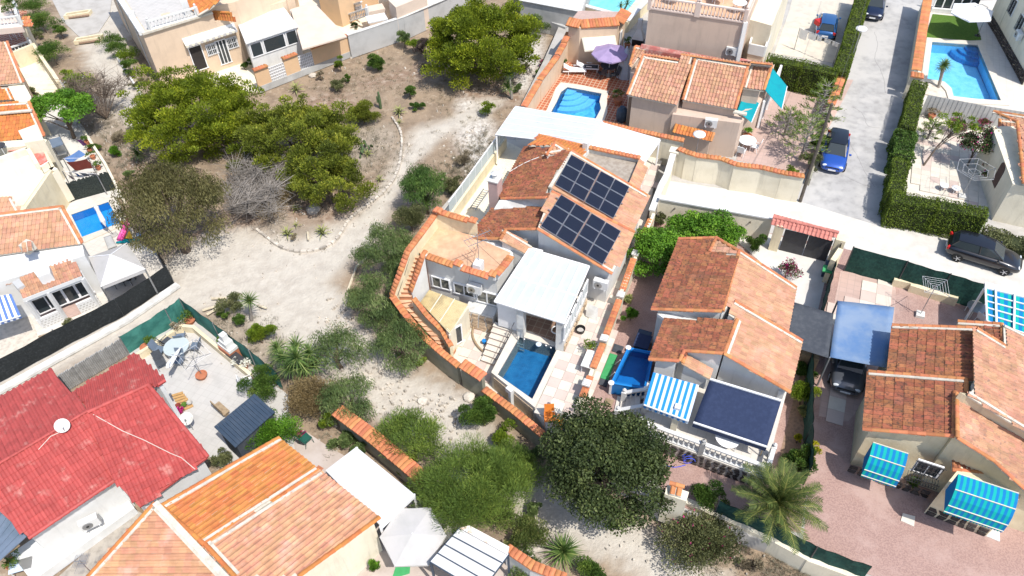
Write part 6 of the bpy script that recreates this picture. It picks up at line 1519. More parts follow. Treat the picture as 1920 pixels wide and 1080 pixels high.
for i,(a,b)in enumerate((((1067,62),(1058,80)),((1058,82),(1046,103)),((1045,106),(1012,150)),((1011,153),(983,200)))):wt=gl(3.2-i*.15,a,b);wall(dwl,'masonry',wt,.22,'palecream' if i>3 else 'beige',0);coping(dwl,wt,width=.5)
sd=thing('pool_house',G(1110,70,E0),'small rose pool house with orange tile coping round its flat roof','building')
MB().ext(gl(4.3,(1066,46),(1087,53),(1158,47),(1174,26),(1085,22)),E0,4.3).build('wall','beige',sd);coping(sd,gl(4.4,(1064,41),(1088,46),(1160,41),(1174,21)),width=.95,tilt=.25);MB().ext(gl(4.32,(1070,38),(1090,42),(1156,37),(1170,22),(1085,20)),4.28,4.33).build('flat_roof','pinktile',sd)
t=thing('awning',G(1120,100,1),'cream awning on the wall of the small pool house','awning');drape([G(1089,65,3.6),G(1152,59,3.6),G(1158,89,2.9),G(1096,96,2.9)],'creamfab',None,'canopy',t,sag=.03);MB().bar(G(1096,96,2.9),G(1158,89,2.9),.07,.12).build('front_bar','creamfab',t)
window(sd,G(1163,75,2.6),AY,.5,1.6,panes=1)
pot(G(1055,128,E0),.2,.35,'terracotta pot with green shrub behind the sun loungers','garden');pot(G(1176,90,E0),.25,.4,'potted bush beside the white barbecue','garden',pr=.5);pot(G(1158,195,E0),.35,.5,'large terracotta pot with sparse plant in the shade of the rose villa','garden',pr=.6);pot(G(1400,262,E0),.3,.4,'terracotta pot of green leaves beside the porch of the rose villa','bright',pr=.45)
table(G(1398,278,E0),.62,.72,'round white stone table on the tiled yard right of the rose villa','pvc')
for u,v,r_,l in((1388,292,2.6,'white plastic chair at the front left of the round white table'),(1413,283,4.2,'white plastic chair at the right of the round white table')):chair(G(u,v,E0),r_,l,'pvc','pvc')
E_=thing('terrace_building',G(1300,90,E0),'tall rose building with balustraded roof terrace behind the rose villa','building')
zE=8.1
te=gl(zE,(1217,16),(1396,43),(1440,-60),(1270,-90));MB().ext(te,E0,zE).build('wall','pink',E_);MB().ext(shrink(te,.15),zE+.004,zE+.02).build('terrace_floor','terratop',E_)
mid_=te[0].lerp(te[1],.5);balustrade(E_,te[0],mid_,.95,step=.24,m='pinkwhite');balustrade(E_,mid_+(te[1]-te[0])*.02,te[1],.95,step=.24,m='pinkwhite');balustrade(E_,te[1],te[2],.95,step=.24,m='pinkwhite',post=False)
MB().bar(te[1]+AX*.05+AY*.05-UP*5.2,te[1]+AX*.05+AY*.05+UP*.1,.28).build('corner_pilaster','white',E_)
ac_unit(G(1374,92,5.9),AX,'white air conditioner high on the tall rose building wall')
for u,v in((1257,36),(1347,52)):MB().bar(G(u,v,7.0),G(u,v,7.0)+AX*.35,.08).build('spout','mortar',E_)
MB().slab([G(1203,82,5.3),G(1290,90,5.3),G(1437,118,5.3),G(1445,124,5.0),G(1280,104,5.0),G(1200,90,5.0)],.3).build('painted_gutter','redpaint',E_)
for k,(u,v)in enumerate(((1270,2),(1345,8),(1384,22))):table(G(u,v,zE+.03),.5,.7,['white table at the left of the roof terrace','white table in the middle of the roof terrace','small white table at the right of the roof terrace'][k],'pvc')
for k,(u,v)in enumerate(((1262,8),(1337,0),(1352,-4))):chair(G(u,v,zE+.03),1+k,['white chair at the left table of the roof terrace','white chair left of the middle terrace table','white chair behind the middle terrace table'][k],'pvc','pvc')
bl=gl(4.4,(1402,100),(1431,106),(1447,61),(1415,56));MB().ext(bl,E0,4.4).build('balcony','beige',E_)
bb=MB()
for a,b in zip(bl,bl[1:]+bl[:1]):bb.bar(a+UP*.4,b+UP*.4,.14,.8)
bb.build('parapet','white',E_)
table(G(1430,76,4.45),.3,.6,'square white table on the small walled balcony','pvc',False,AXD,(.7,.7));chair(G(1433,66,4.45),3.1,'white chair behind the table on the small walled balcony','pvc','pvc');chair(G(1428,88,4.45),.2,'white chair in front of the table on the small walled balcony','pvc','pvc')
cb=thing('building',G(1450,40,E0),'cream textured house flank between the tall rose building and the driveway','building');MB().ext(gl(6.5,(1404,36),(1447,48),(1495,-70),(1440,-80)),E0,6.5).build('wall','palecream',cb)
sheet('driveway',[(1452,100),(1580,120),(1640,-60),(1500,-60),(1480,20)],E0+.02,'slabdrive',.1)
hz=3.3
hedge([G(1440,106,hz),G(1506,118,hz),G(1572,134,hz)],1.1,E0,hz,'broad clipped hedge above the turquoise awning, along the foot of the driveway',dens=300)
hedge([G(1577,133,hz),G(1600,60,hz),G(1625,-30,hz)],1.1,E0,hz,'clipped hedge between the driveway and the upper street',dens=260)
car(G(1547,58,E0),G(1560,-20,E0)-G(1547,58,E0),'blue hatchback seen from behind on the walled driveway','p_steelblue',L=3.9)
car(G(1636,22,E0),G(1629,60,E0)-G(1642,-20,E0),'navy hatchback parked at the top edge of the street','p_navy')
car(G(1562,296,E0),G(1558,330,E0)-G(1573,245,E0),'bright blue hatchback with black roof on the street beside the feathery conifers','p_blue',roof='p_black')
wl=[G(1500,52,3.0),G(1574,82,3.0)];wln=thing('washing_line',xy(wl[0])+UP*E0,'washing line strung across the driveway behind the blue car','washing line');MB().tube(wl,.01,4).build('line','whitefab',wln)
for q in wl:MB().bar(xy(q)+UP*E0,q,.05).build('post','metal_grey',wln)
for i,(s0,s1,dr)in enumerate(((.02,.22,.85),(.24,.44,.6),(.46,.58,.45),(.64,.80,.35),(.84,.98,.35))):cloth(wl[0].lerp(wl[1],s0),wl[0].lerp(wl[1],s1),dr,'whitefab',['large white sheet at the left end of the driveway washing line','second white sheet from the left on the driveway line','middle white cloth on the driveway line','second small white cloth from the right on the driveway line','small white cloth at the right end of the driveway line'][i],dirv=-AX*.1)
MB().box(G(1537,42,E0+1.05),(.6,.7,.4),R(20)).build('box','red_pl',None,'red crate on the tail of the blue car in the driveway','crate')
fw=thing('street_wall',G(1568,180,E0),'low wall with orange tile coping between the conifer garden and the street','wall');w1=gl(2.6,(1578,146),(1558,196));wall(fw,'masonry',w1,.25,'palecream',E0);coping(fw,w1,width=.6);w2=gl(1.6,(1553,215),(1518,335));wall(fw,'masonry',w2,.2,'olivegrey',E0)
def conifer(u,v,h,label,n=9,r_=1.5,pt=None):
 """sparse tiered conifer: tufted tips on long level branches"""
 f=G(u,v,E0);t=thing('conifer',f,label,'tree');mb=MB();mb.tube([f,f+UP*h],[.1,.03],6);Ps=[];Ds=[]
 for i in range(n):
  z=h*(.25+.75*i/n);rr=r_*(1.15-.8*i/n)
  for k in range(5):
   a=k*1.2566+i*.7;e=f+Vector((math.cos(a)*rr,math.sin(a)*rr,z+.25));s=f+UP*z;mb.tube([s,e],[.03,.012],4,cap=False)
   for q in range(34):tt=random.uniform(.55,1.05);c=s.lerp(e,tt)+Vector((random.gauss(0,.12),random.gauss(0,.12),random.gauss(0,.05)))*tt;Ps.append(c);Ds.append((e-s).normalized()*.8+Vector((random.gauss(0,.4),random.gauss(0,.4),.35)))
 leaf_object('foliage',np.array([tuple(x)for x in Ps]),np.array([tuple(x)for x in Ds]),rng.normal(.55,.2,len(Ps)),.26,.045,'tamarisk',t);mb.build('trunk','bark_grey',t)
conifer(1524,250,4.3,'taller feathery conifer between the hedge corner and the bright blue car');conifer(1500,300,3.6,'feathery conifer over the pink yard beside the timber pole',r_=1.5);conifer(1470,255,2.2,'low sparse conifer in the pink yard of the rose villa',6,1.3)
bush(1536,262,.7,'garden','dense green shrub behind the street wall next to the bright blue car',E0,1.6,1500,leaf=(.12,.07));bush(1522,300,.75,'flowery','thin grey-green shrub at the front of the conifer garden',E0,1.5,1300);bush(1552,225,.5,'garden','shrub with white blossom behind the low street wall',E0,1.4,900,extra=('whiteflower',.12));bush(1486,322,.5,'lime','low lime green plant at the foot of the wavy coped wall',E0,.7,500)
fs_=sheet('pool_terrace',[(1736,10),(1870,0),(1930,150),(2000,300),(1930,240),(1730,215),(1706,150)],E0+.01,'whiteterr',.1,holes=(1,))
MB().ext(gl(E0+.06,(1749,26),(1829,34),(1840,74),(1795,76),(1735,70)),E0,E0+.06).build('lawn','lawn',None,kind='structure')
pf=thing('swimming_pool',G(1815,130,E0),'large bright pool with rounded corner beside the spiky yucca at the top right','swimming pool');z3=E0+.1
inn=gl(z3,(1748,78),(1790,81),(1833,84),(1855,136),(1877,188),(1830,185),(1788,180),(1784,165),(1771,153),(1739,147));out=gl(z3,(1738,70),(1790,74),(1842,78),(1867,134),(1893,197),(1830,194),(1779,187),(1774,170),(1765,160),(1727,153))
fm=poolfloor('mosaic_floor_pale',(.20,.54,.82),(.33,.66,.88),2.0);pool2(pf,out,inn,z3,1.0,'poolpale',fm,'slab_cream',.1)
sc_=G(1833,84,z3)
for k,r_ in enumerate((.9,1.4,1.9)):MB().ext([sc_+Vector((math.cos(R(a))*r_,math.sin(R(a))*r_,0))for a in np.linspace(-190,-72,12)]+[sc_],z3-.99,z3-.2-k*.2).build('step','poolblue',pf)
MB().poly(gl(z3-.96,(1833,86),(1877,188),(1858,187),(1812,86))).build('deep_or_shade_floor','poolblue',pf)
wf=thing('street_wall',G(1720,100,E0),'street wall with broad orange tile coping left of the top right pool','wall');w1=gl(3.1,(1742,-20),(1729,60),(1718,132));wall(wf,'masonry',w1,.3,'palecream',E0);coping(wf,w1,width=.7);w2=gl(3.0,(1708,140),(1731,144));coping(wf,w2,width=.7);wall(wf,'masonry',w2,.3,'palecream',E0)
cf=thing('corrugated_fence',G(1800,220,E0),'pale grey corrugated sheet fence below the top right pool','fence');cp=gl(2.7,(1740,178),(1850,199),(1925,211));
for a,b in zip(cp[:-1],cp[1:]):
 n=int((b-a).length/.3);sd_=UP.cross((b-a).normalized())
 for i in range(n):p,q=a.lerp(b,i/n),a.lerp(b,(i+1)/n);o=sd_*.03;MB().prism([xy(p)+UP*E0,xy(q)+UP*E0+o,xy(q)+UP*E0+o*1.6,xy(p)+UP*E0+o*.6],[p,q+o,q+o*1.6,p+o*.6]).build('sheet','greywall',cf)
parasol(G(1832,68,E0),1.75,2.3,'whitefab','white cantilever parasol over the artificial lawn',6,.4,offset=G(1823,22,3.3)-G(1832,68,E0)-UP*2.3)
yucca([G(1771,124,2.7),G(1766,128,2.3)],G(1759,166,E0),'spiky yucca tree on the rounded corner of the top right pool',L=.65,n=90)
pt_=MB();
MB().ext(gl(E0+.12,(1735,152),(1762,160),(1776,184),(1735,176)),E0,E0+.1).build('planting_bed','rock',None,kind='structure')
F_=thing('house',G(1905,100,E0),'pale cream house with dark stone plinth at the top right corner','house');f0,f1=G(1866,66,E0),G(1917,160,E0)
back=-AY*-8;f0b,f1b=f0+AY*8,f1+AY*8;MB().ext([f0,f1,f1b,f0b],E0,7.2).build('wall','palecream',F_);dF=xy(f1-f0).normalized();nF=Vector((dF.y,-dF.x,0));nF=nF if nF.x<0 else-nF
f2=G(1851,40,E0);MB().ext([f2,f0-dF*.1,f0b,f2+AY*8],E0,7.0).build('wall','palecream',F_)
stones(F_,f0+nF*.02,f1+nF*.02,E0,E0+.85,.4,.3,'stone_dark',nF);stones(F_,f2+nF*.04,f0+nF*.02,E0,E0+.85,.4,.3,'stone_dark',nF)
for u,v in((1900,12),(1914,45)):window(F_,onwall(u,v,f0,nF),nF,1.0,1.3,bars=2)
ac_unit(onwall(1916,66,f0,nF),nF,'white air conditioner on the pale cream house at the right edge')
gr=thing('porch_glazing',G(1785,10,E0),'glazed veranda with white frames behind the artificial lawn','veranda')
for k in range(5):a,b=G(1748,18,1.1).lerp(G(1828,24,1.1),k/5),G(1748,18,1.1).lerp(G(1828,24,1.1),(k+1)/5);MB().prism([a,b,b-AX*.04,a-AX*.04],[x+UP*2.2 for x in(a,b,b-AX*.04,a-AX*.04)]).build('pane','glass_dark',gr);MB().bar(a,a+UP*2.3,.1).build('mullion','pvc',gr)
MB().bar(G(1746,18,1.2),G(1830,25,1.2),.25,.35).build('sill','white',gr)
g_=sheet('garden_paving',[(1728,212),(1925,240),(1925,420),(1845,400),(1690,360),(1702,280)],E0+.015,'slab_cream',.1)
pavers(g_,gl(E0+.07,(1728,235),(1800,240),(1850,300),(1845,390),(1705,345)),E0+.07,.6,['slab_cream','slab_pink'],check=False)
hedge([G(1727,150,3.0),G(1705,235,2.9)],1.0,E0,2.9,'tall clipped hedge between street and garden, upper stretch',dens=300);hedge([G(1700,245,2.7),G(1694,292,2.7)],1.3,E0,2.7,'rounder bright green stretch of hedge beside the street',m='garden',dens=300,leaf=(.14,.1),bulge=.2);hedge([G(1692,298,3.0),G(1682,362,3.0)],1.0,E0,3.0,'clipped hedge beside the street just above the corner',dens=320)
hedge([G(1674,366,3.2),G(1760,380,3.2),G(1852,398,3.2)],1.1,E0,3.2,'tall clipped hedge above the black car, along the concrete street',dens=340);hedge([G(1850,438,1.7),G(1935,460,1.7)],1.3,E0,1.8,'loose leafy hedge right of the clipped hedge, behind the black car',m='flowery',dens=330,leaf=(.13,.08),bulge=.25)
kb=thing('kerb_wall',G(1750,430,E0),'ochre retaining kerb at the foot of the tall clipped hedge','kerb');wall(kb,'masonry',gl(E0+.2,(1660,416),(1760,434),(1850,462),(1900,475)),.3,'cream',E0)
Gh=thing('house',G(1900,380,E0),'pale cream house with small tiled hood over its arched doorway at the right edge','house')
gA,gB=G(1868,415,E0),G(1852,268,E0);h0=G(1866,214,4.2)
q=[G(1872,417,E0),G(1850,300,E0),G(1925,285,E0),G(2050,420,E0),G(1925,430,E0)];
gw=[G(1860,236,4.0),G(1899,345,4.0),G(2060,380,4.0),G(2040,240,4.0)];MB().ext(gw,E0,4.0).build('wall','palecream',Gh)
p1=Plane(G(1863,212,4.6),G(1917,345,4.3),G(1960,215,5.4));roof(Gh,p1,[(1863,210),(1922,219),(2080,245),(2080,350),(1919,345),(1915,300),(1911,262),(1907,229)],(1,0),'tile_mix',caps=(7,6,5,4,0),mort=(0,))
p2=Plane(G(1874,224,4.0),G(1904,228,4.0),G(1873,275,3.4));roof(Gh,p2,[(1874,225),(1907,228),(1900,279),(1872,275)],(0,3),'tile_mix',caps=(3,),mort=(0,))
lwn=xy(gw[1]-gw[0]).normalized();ln=Vector((lwn.y,-lwn.x,0));ln=ln if ln.x<0 else-ln
oa=onwall(1872,330,gw[0],ln);ap_=[oa+lwn*(math.cos(t_)*.4)+UP*(.6+math.sin(t_)*.4)for t_ in np.linspace(0,math.pi,9)]+[oa-lwn*.4-UP*.7,oa+lwn*.4-UP*.7];MB().prism(ap_,[x+ln*.04 for x in ap_]).build('arched_door','browndoor',Gh)
tree('bougainvillea',1835,270,E0,(1.3,1.2,1.2),2.8,'dense','dark bougainvillea with magenta bracts against the cream house at the right','shrub',14,.6,3800,(.13,.08),.06,extra=('magenta',.05))
bush(1858,322,.8,'garden','open shrub with magenta flowers under the arched doorway',E0,1.6,1300,extra=('magenta',.12));bush(1800,236,.9,'flowery','pink flowering shrub along the corrugated fence',E0,1.2,1300,extra=('magenta',.1));bush(1846,228,.5,'garden','small magenta flowering plant by the corrugated fence near the tiled roof',E0,1,600,extra=('magenta',.18))
tree('acacia',1775,235,E0,(1.3,1.3,.5),3.2,'lime','slender leaning tree with thin leaves on the pale garden paving','tree',20,.3,650,(.3,.07),.06,'bark',limbs=12,at=G(1729,313,E0),lean=(1.9,1.0))
conifer(1738,262,1.6,'tiny sparse sapling in the pale paved garden',4,.8)
rotary(G(1803,370,E0),2.2,1.25,'large open rotary clothes airer in the shaded corner of the right-hand garden',sides=6,rings=3)
pot(G(1745,222,E0),.25,.35,'terracotta pot with a dry brown plant by the corrugated fence','dry')
for u,v,l in((1766,357,'left white plastic stool behind the tall clipped hedge'),(1788,362,'right white plastic stool behind the tall clipped hedge')):table(G(u,v,E0),.28,.45,l,'pvc',cat='stool')
tq=thing('swimming_pool',G(1150,-20,E0),'pale turquoise pool cut off by the top edge of the picture','swimming pool');z4=E0+.1
inn=gl(z4,(1095,-60),(1240,-60),(1168,30),(1096,14));out=gl(z4,(1090,-70),(1262,-70),(1176,42),(1090,19));pool2(tq,out,inn,z4,.5,'poolpale',poolfloor('mosaic_floor_turq',(.28,.62,.66),(.40,.72,.74),1.5),'slab_cream',.1)
tw=thing('garden_wall',G(1140,35,E0),'cream wall with white capping round the turquoise pool at the top edge','wall');wt=gl(2.0,(1092,10),(1158,28),(1176,40),(1222,-8));wall(tw,'masonry',wt,.25,'cream',E0);MB().bar(wt[0]+UP*.05,wt[1]+UP*.05,.4,.1).bar(wt[2]+UP*.05,wt[3]+UP*.05,.4,.1).build('capping','white',tw)
yucca([G(1164,12,2.6),G(1176,8,2.3)],G(1166,30,E0),'small fan palm beside the turquoise pool at the top edge',L=.55,n=40)
ws_=thing('warehouse',G(1040,10,0),'grey walled shed with pale ribbed roof at the top edge beside the turquoise pool','building');MB().ext(gl(2.6,(975,2),(1092,24),(1110,-40),(985,-60)),0,2.6).build('wall','greywall',ws_)
a,b,c,d=gl(2.75,(973,0),(1090,22),(1108,-45),(990,-65))
for k in range(12):MB().slab([a.lerp(d,k/12),b.lerp(c,k/12),b.lerp(c,(k+.9)/12),a.lerp(d,(k+.9)/12)],.06).build('roof_sheet','white',ws_)
H_=thing('house',G(350,140,0),'big beige house with flat paved roof, white parapet and glazed sunroom at the top left','house');zH=5.0
hb=gl(zH,(267,64),(398,24),(350,-90),(190,-55));MB().ext(hb,0,zH).build('wall','beige',H_)
MB().ext(shrink(hb,.35),zH+.005,zH+.02).build('flat_roof','greyterr',H_)
MB().bar(hb[0]+UP*.1,hb[3]+UP*.1,.45,.35).build('parapet','white',H_);MB().bar(hb[0]+UP*.06,hb[1]+UP*.06,.4,.16).build('capping','mortar',H_)
balustrade(H_,G(283,56,zH+.1),G(371,30,zH+.1),.75,step=.3)
nh_=(hb[1]-hb[0]);nh_=Vector((nh_.y,-nh_.x,0)).normalized();rr_=ray(443,47);ko=Vector((0,0,CAM_H));e_=ko+rr_*((hb[0]-ko).dot(nh_)/rr_.dot(nh_));dd_=(hb[1]-hb[0]).normalized();bk_=hb[2]-hb[1];h2=[hb[1]+dd_*.01,Vector((e_.x,e_.y,4.2)),Vector((e_.x,e_.y,4.2))+bk_,hb[1]+bk_+dd_*.01];MB().ext(h2,0,4.2).build('wall','beige',H_)
px_=Plane(G(401,34,4.3),G(443,39,4.3),G(431,24,4.9));roof(H_,px_,[(397,22),(431,23),(443,39),(401,35)],(1,2),'tile_fresh',capm='tile_fresh',caps=(0,))
px_=Plane(G(356,15,5.2),G(374,29,5.2),G(416,0,6.2));roof(H_,px_,[(340,-14),(430,-14),(391,19),(374,29),(356,15)],(1,3),'tile_fresh',caps=(2,),capm='mortar')
MB().ext(gl(5.25,(394,14),(440,4),(543,-40),(470,-70)),0,5.25).build('wall','beige',H_)
MB().ext(gl(3.8,(446,26),(536,2),(545,-60),(440,-60)),0,3.8).build('wall','beige',H_)
MB().box(G(349,14,5.6),(.5,.45,1.2),R(20)).build('chimney','white',H_);MB().box(G(311,28,zH+.1),(.7,.4,.15),R(20)).build('roof_hatch','beige',H_);MB().box(G(247,28,5.3),(.5,.4,.5),R(20)).build('vent','whitegrey',H_)
f0,f1=xy(hb[0]),xy(hb[1]);dH=(f1-f0).normalized();nH=Vector((dH.y,-dH.x,0));nH=nH if nH.y<0 else-nH
g0=f0+UP
for(u,v,w_,h_)in((371,108,.95,2.1),):MB().box(None,(w_,.06,h_),mtx=frame(onwall(u,v,g0,nH),dH,nH,UP)).build('dark_door_panel','interior_shade',H_);window(H_,onwall(u,v,g0,nH)+nH*.03,nH,w_+.15,h_+.1,panes=1,glass='interior_shade')  # solid dark panel paints the shade inside the open doorway
window(H_,onwall(397,92,g0,nH),nH,.9,1.0,panes=2,bars=1);window(H_,onwall(435,80,g0,nH),nH,.9,1.0,panes=2,bars=1);window(H_,onwall(418,96,g0,nH)-UP*.05,nH,.95,2.2,panes=3)
t=thing('awning',G(395,110,0),'rolled cream awning with scalloped valance above the white door of the big beige house','awning');a,b=onwall(342,76,g0,nH),onwall(441,53,g0,nH);b.z=a.z;striped_sheet(t,a,b,b+nH*.55-UP*.25,a+nH*.55-UP*.25,18,['creamfab','offwhite_fab'],scallop=.22);MB().bar(a+UP*.05,b+UP*.05,.2,.18).build('cassette','pvc',t)
for s_ in(.25,.7):MB().tube([hb[0].lerp(hb[3],s_)-UP*.6-AY*.1,hb[0].lerp(hb[3],s_)*1-UP*4.6-AY*.1],.05,6).build('downpipe','whitegrey',H_)
sr=thing('sunroom',G(510,110,0),'white sunroom with broad dark window band and pale ribbed roof','sunroom');zs=3.3
s4=gl(zs,(442,36),(528,8),(560,49),(461,82));
for k in range(10):MB().slab([s4[0].lerp(s4[1],k/10),s4[0].lerp(s4[1],(k+.97)/10),s4[3].lerp(s4[2],(k+.97)/10),s4[3].lerp(s4[2],k/10)],.08).build('roof_panel','white',sr)
sb_=edge_inset(s4,[.1,.15,.2,.1]);MB().ext(sb_,0,zs-.1).build('wall','white',sr)
q0,q1=(sb_[3],sb_[2]);dS=xy(q1-q0).normalized();nS=Vector((dS.y,-dS.x,0));nS=nS if nS.y<0 else-nS;LS=xy(q1-q0).length
for s0,s1 in((.03,.26),(.29,.72),(.75,.97)):
 c=xy(q0).lerp(xy(q1),(s0+s1)/2)+UP*2.45;window(sr,c,nS,LS*(s1-s0),1.25,panes=1)
cpz=3.0
t=thing('carport',G(600,90,0),'flat beige carport roof beside the sunroom','carport');q=gl(cpz,(545,17),(588,4),(650,68),(567,92));MB().slab(q,.12).build('roof','peachlight',t);
MB().bar(xy(q[0]),q[0]-UP*.1,.15).build('post','pvc',t)
fw=thing('garden_wall',G(560,140,0),'peach garden wall with white trellis panels and small orange tile caps in front of the sunroom','wall')
fa=[G(487,173,0),G(657,106,0)];dW=(fa[1]-fa[0]).normalized();nW=Vector((dW.y,-dW.x,0));nW=nW if nW.y<0 else-nW
MB().prism([fa[0]-nW*.1,fa[1]-nW*.1,fa[1]+nW*.15,fa[0]+nW*.15],[x+UP*.55 for x in(fa[0]-nW*.1,fa[1]-nW*.1,fa[1]+nW*.15,fa[0]+nW*.15)]).build('plinth','greyplaster',fw)
Lf=(fa[1]-fa[0]).length
for s0,s1,h in((.0,.14,2.0),(.30,.45,2.05),(.60,1.0,2.0)):
 a,b=fa[0].lerp(fa[1],s0)+UP*h,fa[0].lerp(fa[1],s1)+UP*h;wall(fw,'masonry',[a,b],.22,'peach',.5);coping(fw,[a,b],width=.55,tilt=-.15,m='coping')
for s0,s1 in((.14,.30),(.45,.60)):
 a,b=fa[0].lerp(fa[1],s0),fa[0].lerp(fa[1],s1);MB().prism([a+UP*.5,b+UP*.5,b+UP*.5+nW*.03,a+UP*.5+nW*.03],[x+UP*1.75 for x in(a,b,b+nW*.03,a+nW*.03)]).build('trellis_panel','offwhite_fab',fw)
 mb=MB();
 for k in range(9):mb.bar(a.lerp(b,k/8)+UP*.5+nW*.05,a.lerp(b,k/8)+UP*1.78+nW*.05,.04)
 for k in range(6):mb.bar(a+UP*(.52+k*.25)+nW*.05,b+UP*(.52+k*.25)+nW*.05,.04)
 mb.build('lattice','pvc',fw)
gw_=thing('boundary_wall',G(730,70,0),'long plain grey rendered wall along the top of the open lot','wall');wt=gl(2.1,(651,66),(757,31),(803,10),(900,-30));wall(gw_,'masonry',wt,.25,'greywall',0);MB().bar(wt[0]+UP*.03,wt[1]+UP*.03,.32,.06).bar(wt[1]+UP*.03,wt[3]+UP*.03,.32,.06).build('capping','whitegrey',gw_)
gq=thing('boundary_wall',G(1010,50,0),'grey rendered wall under the ribbed shed roof right of the big pine','wall');wt=gl(1.2,(985,22),(1062,50));wall(gq,'masonry',wt,.3,'greywall',0)
sheet('beige_yard',[(310,172),(487,172),(655,105),(810,40),(900,-60),(440,-60),(300,100)],.03,'palecream',.1)
I_=thing('house',G(640,20,0),'peach house with dark stone plinth cut off by the top edge','house');MB().ext(gl(4,(590,-38),(628,-28),(700,-60),(660,-120)),0,4).build('wall','peach',I_);i0,i1,i2=G(603,12,0),G(632,36,0),G(700,22,0)
MB().ext([i0,i1,i2,i2+Vector((0,8,0)),i0+Vector((0,8,0))],0,3).build('wall','peach',I_)
for a,b in((i0,i1),(i1,i2)):d=(b-a).normalized();n=Vector((d.y,-d.x,0));n=n if n.y<0 else-n;stones(I_,a+n*.02,b+n*.02,0,.9,.4,.3,'stone_dark',n)
st=thing('outside_stair',G(670,40,0),'white balustraded outside stair beside the peach house at the top','stair');balustrade(st,G(652,42,0),G(690,30,1.6),.8);balustrade(st,G(655,25,0.2),G(680,18,1.6),.8,post=False)
ut=thing('utility_shed',G(712,40,0),'small pale box shed in the yard behind the long grey wall','shed');MB().box(G(706,34,1.0),(1.6,1.1,2.0),R(20)).build('body','peachlight',ut);MB().box(G(706,34,2.05),(1.75,1.25,.1),R(20)).build('lid','white',ut)
dk_=bush(665,46,.35,'shade_grey' if False else 'dense','dark heap of netting beside the white stair behind the long grey wall',0.05,.6,500,name='netting_heap',cat='netting',trunk=0)
I2=thing('house',G(745,10,0),'peach house flank with white framed window right of the box shed','house');MB().ext(gl(3.2,(728,0),(742,14),(800,-10),(790,-60),(720,-60)),0,3.2).build('wall','peachlight',I2)
sheet('lane_slab',[(78,-40),(215,-40),(205,30),(185,60),(150,70),(118,40)],.02,'conc2',.1)
for(u,v,l)in((148,30,'upper cream stone planter trough on the white lane'),(168,77,'lower cream stone planter trough on the white lane')):t=thing('planter',G(u,v,0),l,'planter');ring([G(u,v,0)+Vector((x*1.1,y*.35+x*.3,0))for x,y in((-1,-1),(1,-1),(1,1),(-1,1))],[G(u,v,0)+Vector((x*.95,y*.2+x*.28,0))for x,y in((-1,-1),(1,-1),(1,1),(-1,1))],0,.35).build('trough','cream',t);MB().box(G(u,v,.15),(1.8,.4,.1),R(12)).build('soil','litter',t)
lw_=thing('low_wall',G(240,140,0),'thin white kerb wall along the white lane beside the big beige house','wall');wall(lw_,'masonry',gl(.35,(220,108),(262,172)),.14,'white',0)
hd=[(208,74,1.15,'garden'),(218,92,1.0,'garden'),(232,106,1.0,'lime'),(242,124,.7,'garden')]
for i,(u,v,r_,m_)in enumerate(hd):bush(u,v,r_,m_,['topmost green shrub against the left wall of the big beige house','second green shrub against the left wall of the big beige house','yellow-green shrub against the left wall of the big beige house','lowest green shrub against the left wall of the big beige house'][i],0,1.5,1500,group='shrubs along the beige house wall')
for i,(u,v,r_,m_)in enumerate(((246,140,.5,'flowery'),(255,158,.5,'flowery'),(268,150,.5,'dry'))):bush(u,v,r_,m_,['grey-brown tuft between kerb and beige wall, uppermost','grey-brown tuft between kerb and beige wall, middle','straw-coloured tuft close to the corner of the beige wall'][i],0,.6,500)
J_=thing('house',G(20,60,0),'pale house with balustraded roof terrace in the top left corner','house');MB().ext(gl(3.4,(-60,60),(42,50),(30,10),(-60,10)),2.9,3.4).build('terrace_slab','pinkwhite',J_);MB().ext(gl(0.05,(-40,92),(52,80),(50,20),(-40,20)),-.1,.06).build('porch_floor','redterr',J_)
balustrade(J_,G(-20,52,3.4),G(40,46,3.4),.8,step=.3);balustrade(J_,G(40,46,3.4),G(30,8,3.4),.8,step=.3,post=False)
MB().box(G(53,66,1.4),(.5,.5,2.8),R(10)).build('pillar','palecream',J_);pj=Plane(G(42,45,3.0),G(60,45,3.0),G(50,35,3.2));roof(J_,pj,[(42,32),(54,31),(62,47),(44,50)],(0,3),'coping')
wall(J_,'garden_wall',gl(1.6,(22,98),(62,82),(80,110),(108,152)),.25,'cream',0);balustrade(J_,G(22,101,.9),G(60,88,.9),.6,step=.3,m='white')
MB().ext(gl(.1,(28,110),(80,100),(118,160),(60,200)),0,.1).build('yard_floor','palecream',J_)
tbl=table(G(30,72,.06),.45,.7,'round dark table in the shade of the top left porch','shade_grey')
for i,(u,v,r_,h,k_,m_,l)in enumerate(((58,14,1.5,2.2,'garden',3000,'green shrub mass at the top left behind the lane'),(78,42,1.35,1.8,'garden',3000,'rounded shrub above the clipped ball at the left of the lane'),(112,60,.8,1.2,'garden',1900,'dark clipped ball shrub beside the lane'),(98,98,1.5,2.2,'garden',3600,'dense dark green shrub behind the cream yard wall'),(70,65,.5,.8,'flowery',500,'dull purple-brown small shrub by the tiled pillar'),(18,12,.8,1.8,'garden',900,'potted palm-like plant on the top left terrace'),(125,140,.6,.8,'lime',700,'sparse yellow-green tuft by the cream yard wall'),(62,170,.55,1.0,'flowery',600,'thin shrub at the foot of the first orange roofs'))):bush(u,v,r_,k_,l,0 if i!=5 else 3.4,h,m_)
